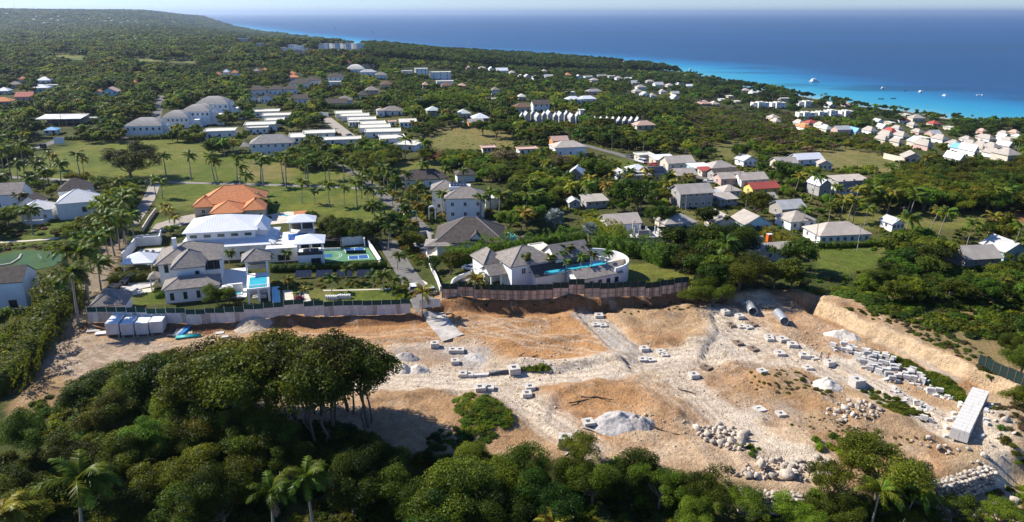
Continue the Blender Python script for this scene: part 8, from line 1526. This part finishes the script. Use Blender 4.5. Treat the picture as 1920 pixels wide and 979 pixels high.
def scatter_all():
    g = np.random.default_rng(21); cand = []
    HX = np.array([(a, b2, r) for a, b2, _, _, _, r in HOUSES])
    for y0, y1, sp, lod in ((120, 340, 4.4, 'mid'), (340, 720, 6.2, 'far'), (720, 1500, 10.0, 'far'), (1500, 3000, 12.5, 'ultra'), (3000, 8600, 27.0, 'ultra')):
        xm = y1 * .95; X, Y = np.meshgrid(np.arange(-xm, xm, sp), np.arange(y0, y1, sp)); X = X.ravel() + g.uniform(-.48, .48, X.size) * sp; Y = Y.ravel() + g.uniform(-.48, .48, Y.size) * sp
        k = np.abs(X) < Y * .92 + 20; X, Y = X[k], Y[k]; Z = H(X, Y); u, v, w = proj(X, Y, Z); k = (u > -280) & (u < 2200) & (v > 5) & (v < 720); X, Y, Z, u, v, w = (q[k] for q in (X, Y, Z, u, v, w))
        k = spoly(LAND, X, Y) > 9; X, Y, Z, u, v, w = (q[k] for q in (X, Y, Z, u, v, w)); n = len(X)
        zi = np.full(n, len(ZONES) - 1)
        for i in range(len(ZONES) - 1, -1, -1): zi[inpoly(ZONES[i][0], u, v)] = i
        dens = np.array([z[1] for z in ZONES])[zi]; lo = np.array([z[3][0] for z in ZONES])[zi]; hi = np.array([z[3][1] for z in ZONES])[zi]; wd = np.array([z[4] for z in ZONES])[zi]; ps = np.array([z[5] for z in ZONES])[zi]
        cl = fbm(X, Y, sp * 5, 3, 17); h = lo + (hi - lo) * np.clip(g.random(n) * .7 + cl * 1.2 + .25, 0, 1); wd = wd * g.uniform(.85, 1.25, n) * (1.5 if lod == 'ultra' else 1.0)
        if y0 >= 3000: wd = wd * 1.6
        keep = g.random(n) < dens * (1.0 if y0 > 1500 else np.clip(1.15 + cl * 1.5, .3, 1)); s = FPX / w
        cr = h * .38 * wd * s * .75
        for fx, fz in ((0, .62), (0, .98), (-1, .6), (1, .6), (0, .25)):
            uu, vv, _ = proj(X, Y, Z + h * fz); keep &= ~isclear(uu + fx * cr, vv)
        keep &= ~inpoly(SITE, X, Y)
        for pts, rw in ROADS.values(): keep &= pdist(pts, X, Y) > np.max(rw) / 2 + 2.0
        for a, b2, r in HX[np.abs(HX[:, 1] - (y0 + y1) / 2) < (y1 - y0)]: keep &= (X - a) ** 2 + (Y - b2) ** 2 > (r * .85 + 1.5) ** 2
        for i in np.nonzero(keep)[0]: cand.append((h[i] * s[i] * (1 if -20 < u[i] < 1940 else .01), X[i], Y[i], Z[i], h[i], wd[i], zi[i], lod, g.random(), g.random(), ps[i], u[i], v[i]))
    cand.sort(key=lambda q: -q[0]); return cand
CAND = scatter_all()
NT = NP = 0; REST = {}; TONE = dict(dark='dark green', mid='green', olive='olive', lime='light green', dry='dry brownish')
for q in CAND:
    _, X, Y, Z, h, wd, zi, lod, r1, r2, ps, u, v = q
    kinds = ZONES[zi][2]; acc = 0; kd = kinds[-1][0]
    for nm, wt in kinds:
        acc += wt
        if r1 < acc: kd = nm; break
    ispalm = r2 < ps; key = lod + '_' + kd
    if key not in TREES: key = lod + '_dark'
    w = LMK(u, v)
    if ispalm and NP < 150 and lod != 'ultra': NP += 1; palm((X, Y, Z), 'royal' if r1 < .6 else 'coco', h / 8.5, 'g' if r1 < .8 else 'y', 'palm ' + w, 'palms ' + w, False)
    elif not ispalm and NT < 172: NT += 1; tree(key, (X, Y, Z), h, '%s tree %s' % (TONE[kd], w), TONE[kd] + ' trees ' + w, wd)
    else: REST.setdefault('palm' if ispalm else key, []).append((X, Y, Z, h, wd))
def joined(t, c, nm):
    """trunk and crown as one mesh for the far wood"""
    bm = bmesh.new(); bm.from_mesh(t); nt = len(bm.faces); bm.from_mesh(c); bm.faces.ensure_lookup_table()
    for f in bm.faces[nt:]: f.material_index = 1
    me = bpy.data.meshes.new(nm); bm.to_mesh(me); bm.free(); me.materials.append(t.materials[0]); me.materials.append(c.materials[0]); return me
def palm_proto(seed):
    t, sh, top = PALMK['royal']; c = palm_crown(seed, 'g').copy(); c.transform(Matrix.Translation(top)); return joined(t, c, 'palm')
PTS, SCL, VI, PROTO = [], [], [], []
for key, L in REST.items():
    if key == 'palm': pr = [palm_proto(0), palm_proto(1)]; nom = 10.5
    else: pr = [joined(t, c, 'tree') if 'ultra' not in key else c for t, c in TREES[key]]; nom = 10.0
    b0 = len(PROTO); PROTO += pr
    for i, (X, Y, Z, h, wd) in enumerate(L): PTS.append((X, Y, Z)); s = h / nom; SCL.append((s * (wd if key != 'palm' else 1), s * (wd if key != 'palm' else 1), s)); VI.append(b0 + i % len(pr))
scatter_stuff('woodland', 'mass of trees covering the land to the far hill', np.array(PTS), np.array(SCL), RNG.uniform(0, 6.28, len(PTS)), np.array(VI), PROTO)
print('TREES', NT, NP, len(PTS))
# ---- brush masses
def brush(name, label, poly, n, r0, r1, keys, tall=.8, seed=1, world=False, z=0):
    g = np.random.default_rng(seed); w = poly if world else PP(poly); xs = [a for a, _ in w]; ys = [c for _, c in w]; X = g.uniform(min(xs), max(xs), n * 6); Y = g.uniform(min(ys), max(ys), n * 6); k = inpoly(w, X, Y); X, Y = X[k][:n], Y[k][:n]; n = len(X)
    r = r0 + (r1 - r0) * np.clip(.5 + 1.3 * fbm(X, Y, 6, 3, seed) + g.uniform(-.3, .3, n), 0, 1); pr = [m for kk in keys for m in BUSH[kk]]
    scatter_stuff(name, label, np.stack([X, Y, H(X, Y) - r * .1 + z], 1), np.stack([r, r * g.uniform(.8, 1.2, n), r * tall * g.uniform(.8, 1.2, n)], 1), g.uniform(0, 6.28, n), g.integers(0, len(pr), n), pr)
brush('thicket', 'dense green thicket right of the building site', [(1500, 545), (1600, 560), (1640, 585), (1740, 615), (1850, 640), (1960, 640), (1960, 495), (1890, 490), (1780, 510), (1640, 530)], 520, .9, 2.6, ['mid_mid', 'mid_mid', 'mid_lime', 'mid_dark'], .7, 2)
brush('dry_brush', 'dry grass and low scrub along the top of the cut bank', [(1570, 590), (1640, 600), (1760, 650), (1860, 715), (1890, 690), (1780, 625), (1640, 580)], 130, .4, 1.1, ['mid_olive', 'mid_dry', 'mid_mid'], .6, 3)
brush('weed_strip', 'strip of green weeds beside the block piles', [(1628, 664), (1650, 660), (1700, 680), (1790, 722), (1806, 745), (1800, 752), (1760, 735), (1715, 700)], 170, .5, 1.5, ['near_mid', 'near_lime'], .75, 4); brush('weed_patch', 'green weeds below the haul track', [(1618, 735), (1640, 728), (1690, 752), (1745, 778), (1740, 790), (1680, 775)], 55, .4, 1.1, ['near_mid', 'near_olive'], .7, 5)
brush('mound_vines', 'vines covering the green mound on the site', [(848, 750), (870, 744), (920, 745), (945, 765), (962, 790), (945, 800), (915, 800), (890, 815), (870, 800), (858, 775)], 120, .5, 1.2, ['near_mid', 'near_lime'], .5, 6); brush('mound_weeds', 'weeds around the foot of the green mound', [(840, 800), (890, 800), (930, 815), (900, 840), (800, 845), (790, 825)], 60, .5, 1.1, ['near_mid', 'near_dark'], .6, 7)
brush('slope_plants', 'green plants on the slope left of the grove', [(20, 800), (70, 740), (130, 735), (200, 730), (330, 770), (420, 820), (300, 850), (60, 840)], 200, .6, 1.6, ['near_mid', 'near_lime', 'near_mid'], .7, 8); brush('grove_undergrowth', 'dark undergrowth below the grove', [(130, 790), (350, 790), (540, 800), (700, 812), (720, 860), (560, 860), (200, 850)], 220, .8, 1.8, ['near_dark', 'near_mid'], .8, 9)
brush('foreground_undergrowth', 'dark undergrowth along the bottom of the picture', [(0, 850), (700, 850), (1000, 862), (1180, 876), (1300, 900), (1480, 925), (1620, 925), (1720, 910), (1720, 1010), (-100, 1010)], 520, .9, 2.0, ['near_dark', 'near_mid', 'near_dark', 'near_olive'], .9, 10); brush('corner_scrub', 'sparse yellow-green scrub in the bottom right corner', [(1720, 920), (1800, 930), (1940, 900), (1940, 1000), (1720, 1000)], 90, .4, 1.1, ['near_olive', 'near_lime', 'near_dry'], .8, 11)
brush('dry_weeds', 'dry brown weeds on the ochre patch', [(1390, 705), (1470, 692), (1560, 720), (1560, 745), (1480, 745), (1410, 730)], 70, .25, .6, ['near_dry', 'near_olive'], .7, 12); brush('slope_weeds', 'dry weeds among the boulders', [(1500, 770), (1600, 800), (1720, 810), (1760, 830), (1600, 830), (1480, 800)], 60, .2, .5, ['near_dry', 'near_olive'], .7, 13); brush('bank_weeds', 'weeds along the top of the orange earth bank', [(840, 575), (1040, 575), (1200, 585), (1320, 585), (1300, 562), (1150, 566), (850, 568)], 90, .2, .6, ['near_olive', 'near_dry'], .6, 14); brush('ridge_weeds', 'green weeds beside the tall drain chamber', [(970, 690), (1010, 682), (1030, 690), (1000, 698)], 16, .4, .9, ['near_mid'], .7, 15); brush('slope_scrub', 'scrub on the dry slope at the right edge', [(1860, 760), (1960, 740), (1960, 880), (1900, 900), (1870, 830)], 60, .4, 1.2, ['near_olive', 'near_mid', 'near_dry'], .7, 16); brush('boulder_bushes', 'small green bushes among the boulders', [(1380, 815), (1420, 840), (1440, 865), (1390, 850)], 16, .4, .8, ['near_mid'], .8, 17); brush('terrace_shrubs', 'green shrubs behind the broad foreground tree', [(1515, 830), (1560, 815), (1640, 820), (1640, 850), (1540, 850)], 30, .5, 1.1, ['near_lime', 'near_mid'], .9, 18)
brush('fence_shrubs', 'shrubs behind the brown hoarding', [(835, 556), (1000, 553), (1150, 548), (1290, 538), (1290, 522), (1180, 534), (1020, 542), (840, 546)], 130, .7, 1.4, ['mid_mid', 'mid_lime', 'mid_dark'], .9, 19); brush('banana_patch', 'rows of banana plants below the pink house', [(1560, 318), (1640, 312), (1650, 325), (1580, 332)], 120, .9, 1.5, ['far_lime', 'far_mid'], 1.2, 20); brush('garden_shrubs', 'mixed shrubs in the villa garden behind the hoarding', [(510, 528), (740, 522), (745, 540), (600, 542), (520, 545)], 70, .5, 1.0, ['mid_mid', 'mid_lime', 'mid_gold'], .8, 21); brush('road_shrubs', 'bright shrubs along the entrance road', [(735, 545), (760, 520), (775, 560), (770, 575), (730, 572)], 40, .6, 1.2, ['mid_lime', 'mid_mid'], .9, 22); brush('golden_shrubs', 'golden and green shrubs lining the villa lane', [(745, 440), (775, 445), (800, 495), (785, 500), (755, 470)], 55, .8, 1.6, ['mid_gold', 'mid_lime', 'mid_mid'], .9, 23); brush('lane_shrubs', 'golden and green shrubs beside the upper villa lane', [(735, 395), (760, 405), (785, 438), (760, 440), (730, 410)], 50, .8, 1.6, ['mid_gold', 'mid_lime', 'mid_mid'], .9, 24); brush('upper_lane_shrubs', 'mixed shrubs between the lane and the upper white villa', [(755, 385), (800, 380), (830, 400), (830, 415), (800, 418)], 60, .8, 1.7, ['mid_gold', 'mid_lime', 'mid_mid'], .9, 25); brush('pond_planting', 'mixed planting round the pond', [(-20, 462), (40, 458), (110, 455), (150, 460), (150, 500), (128, 480), (60, 464), (0, 472)], 80, .5, 1.3, ['mid_mid', 'mid_dry', 'mid_lime'], .8, 26); brush('pond_side_planting', 'golden and green shrubs between pond and dirt lane', [(40, 520), (100, 505), (140, 500), (140, 540), (90, 560), (60, 540)], 50, .4, .9, ['mid_gold', 'mid_lime', 'mid_mid'], .9, 27); brush('villa_garden', 'garden shrubs below the left edge villas', [(0, 425), (60, 425), (180, 410), (230, 400), (215, 440), (150, 450), (60, 440), (0, 450)], 60, .7, 1.5, ['mid_mid', 'mid_dark', 'mid_red', 'mid_lime'], .8, 28); brush('lane_garden', 'shrubs along the pale lane', [(200, 390), (235, 360), (270, 350), (240, 420), (215, 440)], 70, .9, 1.8, ['mid_mid', 'mid_lime', 'mid_olive'], .9, 29); brush('estate_planting', 'garden planting inside the flat-roofed estate', [(520, 232), (600, 235), (640, 262), (560, 268), (530, 250)], 60, .8, 1.6, ['far_mid', 'far_lime', 'far_gold'], .9, 30); brush('estate_border', 'flower border along the estate road', [(622, 218), (640, 224), (700, 262), (690, 268), (660, 250)], 60, .7, 1.4, ['far_mid', 'far_gold', 'far_lime'], .9, 31); brush('bougainvillea', 'dark red bougainvillea below the stepped row', [(775, 296), (800, 286), (832, 284), (828, 296), (795, 302)], 45, 1.0, 1.8, ['far_red', 'far_red', 'far_dark'], .8, 32); brush('plantation_weeds', 'weeds between the plantation palms', [(1040, 345), (1290, 340), (1290, 385), (1040, 385)], 120, .7, 1.5, ['far_olive', 'far_lime'], .7, 33); brush('lot_weeds', 'weeds on the open lots round the grey block house', [(1240, 380), (1420, 372), (1430, 405), (1250, 415)], 90, .5, 1.2, ['far_olive', 'far_mid', 'far_dry'], .6, 34); brush('field_tufts', 'scattered tufts on the dry field', [(790, 262), (850, 240), (955, 250), (955, 272), (880, 278)], 50, .4, 1.0, ['far_olive', 'far_dry'], .5, 35)
def house_shrubs():
    g = np.random.default_rng(44); pts = []; r = []
    for a, c, w, d, yaw, rad in HOUSES:
        if not 190 < c < 900 or abs(a) > c * .8: continue
        for i in range(int(7 + rad * .6)):
            sx, sy = g.uniform(-.65, .65) * abs(w), -d / 2 - g.uniform(.8, 2.6)
            if g.random() < .45: sx, sy = (-1 if a > 0 else 1) * (abs(w) / 2 + g.uniform(.8, 2.5)), g.uniform(-.6, .6) * d
            x, y = a + sx * math.cos(yaw) - sy * math.sin(yaw), c + sx * math.sin(yaw) + sy * math.cos(yaw); k = min(pdist(q, x, y) - np.max(rw) / 2 for q, rw in ROADS.values())
            if k > 1: pts.append((x, y, float(H(x, y)) - .1)); r.append(g.uniform(.6, 1.3) * (1 if c < 330 else 1.5))
    r = np.array(r); n = len(r); pr = [m for k in ('far_mid', 'far_dark', 'far_lime', 'far_olive') for m in BUSH[k]]; scatter_stuff('house_shrubs', 'small garden shrubs round the houses', np.array(pts), np.stack([r, r, r * .9], 1), g.uniform(0, 6, n), g.integers(0, len(pr), n), pr)
house_shrubs()
def midground_scrub():
    g = np.random.default_rng(66); w = PP([(700, 235), (1000, 225), (1500, 290), (1960, 300), (1960, 500), (1500, 545), (1300, 545), (1180, 460), (830, 480), (720, 420)]); xs = [a for a, _ in w]; ys = [c for _, c in w]; X = g.uniform(min(xs), max(xs), 30000); Y = g.uniform(min(ys), max(ys), 30000); Z = H(X, Y); u, v, _ = proj(X, Y, Z + .6)
    k = inpoly(w, X, Y) & ~isclear(u, v) & (fbm(X, Y, 14, 3, 15) + .3 * fbm(X, Y, 3, 2, 16) > -.05)
    for pts, rw in ROADS.values(): k &= pdist(pts, X, Y) > np.max(rw) / 2 + 1.2
    for a, c, _, _, _, r in HOUSES:
        if c < 600: k &= (X - a) ** 2 + (Y - c) ** 2 > (r * .8) ** 2
    X, Y, Z = X[k][:5000], Y[k][:5000], Z[k][:5000]; n = len(X); r = g.uniform(.5, 1.7, n) * g.uniform(.6, 1, n); pr = [m for q in ('far_mid', 'far_olive', 'far_lime', 'far_dark', 'far_dry') for m in BUSH[q]]
    scatter_stuff('scrub', 'low scrub between the houses and trees of the middle ground', np.stack([X, Y, Z - .1], 1), np.stack([r, r, r * .8], 1), g.uniform(0, 6, n), g.integers(0, len(pr), n), pr)
midground_scrub()
# ---- hedges
hedge('hedge', 'overgrown bright hedge bank along the left of the dirt lane', [tuple(P(x, y)[:2]) for x, y in ((128, 548), (110, 590), (75, 640), (40, 690), (-20, 750))], 6.5, 4.2, L_LIME, size=.45, per=46, rough=.9); hedge('hedge', 'dark clipped hedge behind the two black cars', PP([(206, 531), (292, 525)]), 2.4, 2.4, L_DARK, size=.22, per=80, rough=.15); hedge('hedge', 'dark clipped hedge along the foot of the sports court', PP([(508, 510), (620, 507), (726, 502)]), 1.6, 2.0, L_DARK, size=.22, per=80, rough=.15); hedge('hedge', 'tall shaggy hedge between the dark-roofed villa and the curved terrace villa', PP([(838, 500), (900, 488), (960, 478), (1030, 466), (1098, 462)]), 4.5, 4.4, L_MID, size=.4, per=50, rough=.6); hedge('hedge', 'tall shaggy hedge running right behind the curved terrace wall', PP([(1112, 468), (1160, 474), (1210, 482), (1255, 500)]), 6, 4.6, L_MID, size=.4, per=50, rough=.7); hedge('hedge', 'overgrown hedge sloping down beside the white and beige village house', PP([(1104, 424), (1135, 440), (1165, 460)]), 5, 3.6, L_LIME, size=.4, per=46, rough=.6)
hedge('hedge', 'long dark hedge along the top of the grass field', PP([(122, 262), (240, 263), (330, 260), (372, 266)]), 2.2, 2.2, L_DARK, size=.4, per=30, rough=.2); hedge('hedge', 'dark hedge below the grey hip-roofed estate villa', PP([(455, 296), (545, 306), (620, 312)]), 2.0, 1.8, L_DARK, size=.4, per=30, rough=.3); hedge('hedge', 'clipped golden hedge left of the square white house', PP([(1432, 440), (1470, 452), (1490, 462)]), 3, 2.2, L_GOLD, size=.4, per=36, rough=.5); hedge('hedge', 'clipped hedge along the front of the longest white house', PP([(1490, 463), (1560, 465), (1660, 460)]), 1.6, 1.6, L_MID, size=.35, per=36, rough=.25); hedge('hedge', 'tall dark hedge with golden top behind the dry field', PP([(765, 203), (830, 200), (880, 198)]), 5, 7, L_MID, size=.8, per=12, rough=.4); hedge('hedge', 'dark hedge behind the stepped row', PP([(705, 215), (785, 214)]), 2.5, 2.8, L_DARK, size=.7, per=14, rough=.3); hedge('hedge', 'dark hedge behind the estate gate', PP([(545, 203), (640, 205), (700, 203)]), 2.5, 3.2, L_DARK, size=.7, per=14, rough=.3); hedge('hedge', 'dark hedge below the solar-panelled village roofs', PP([(1165, 336), (1228, 336)]), 2, 1.8, L_DARK, size=.4, per=24, rough=.3); hedge('hedge', 'low hedge beside the villa porch and driveway', PP([(296, 560), (306, 552), (306, 545)]), 1.6, 1.1, L_MID, size=.2, per=70, rough=.2)
for x, y, r_, k, lab in ((296, 548, 1.5, 'near_mid', 'clipped round shrub beside the villa porch'), (258, 460, .9, 'mid_dark', 'left clipped ball on the forecourt wall border'), (296, 457, .8, 'mid_dark', 'right clipped ball on the forecourt wall border'), (222, 508, 1.2, 'mid_gold', 'golden shrub left of the white carport'), (250, 510, 1.2, 'mid_gold', 'golden shrub in front of the white carport'), (278, 509, 1.2, 'mid_gold', 'golden shrub right of the white carport'), (562, 562, 1.3, 'near_red', 'orange-red shrub in the garden behind the hoarding'), (690, 394, 2.2, 'mid_dark', 'round dark shrub on the lawn by the lane')): bush(k, P(x, y), r_, lab)
# ================================================================ haze
def haze():
    zt = 175.0; m = bpy.data.materials.new('air_haze'); m.use_nodes = True; N = m.node_tree.nodes; N.clear(); o = N.new('ShaderNodeOutputMaterial'); v = N.new('ShaderNodeVolumePrincipled'); v.inputs['Density'].default_value = HAZE; v.inputs['Color'].default_value = (.70, .84, 1.0, 1); v.inputs['Anisotropy'].default_value = .6; m.node_tree.links.new(v.outputs[0], o.inputs['Volume'])
    tag(MB().box(-100000, -6000, -62, 100000, 80000, zt).build('haze', m), None, None, None, 'stuff')
HAZE = 5.0e-5
haze()

# ================================================================ tell look-alikes apart by their place
def ordinals():
    ORD = 'first second third fourth fifth sixth seventh eighth ninth tenth eleventh twelfth thirteenth fourteenth fifteenth sixteenth seventeenth eighteenth nineteenth twentieth'.split(); T = 'twenty-first twenty-second twenty-third twenty-fourth twenty-fifth twenty-sixth twenty-seventh twenty-eighth twenty-ninth thirtieth'.split(); ORD += T; by = {}
    for o in COL.objects:
        if o.parent is None and o.get('group') and o.get('label'): by.setdefault((o['group'], o['label']), []).append(o)
    for (g, l), L in by.items():
        n = len(L)
        if n < 2 or n > 30 or len(l.split()) > 12: continue
        L.sort(key=lambda o: float(proj(*o.location)[0]))
        for i, o in enumerate(L): o['label'] = l + (', leftmost' if i == 0 else ', rightmost' if i == n - 1 else ', %s from the left' % ORD[i])
ordinals()
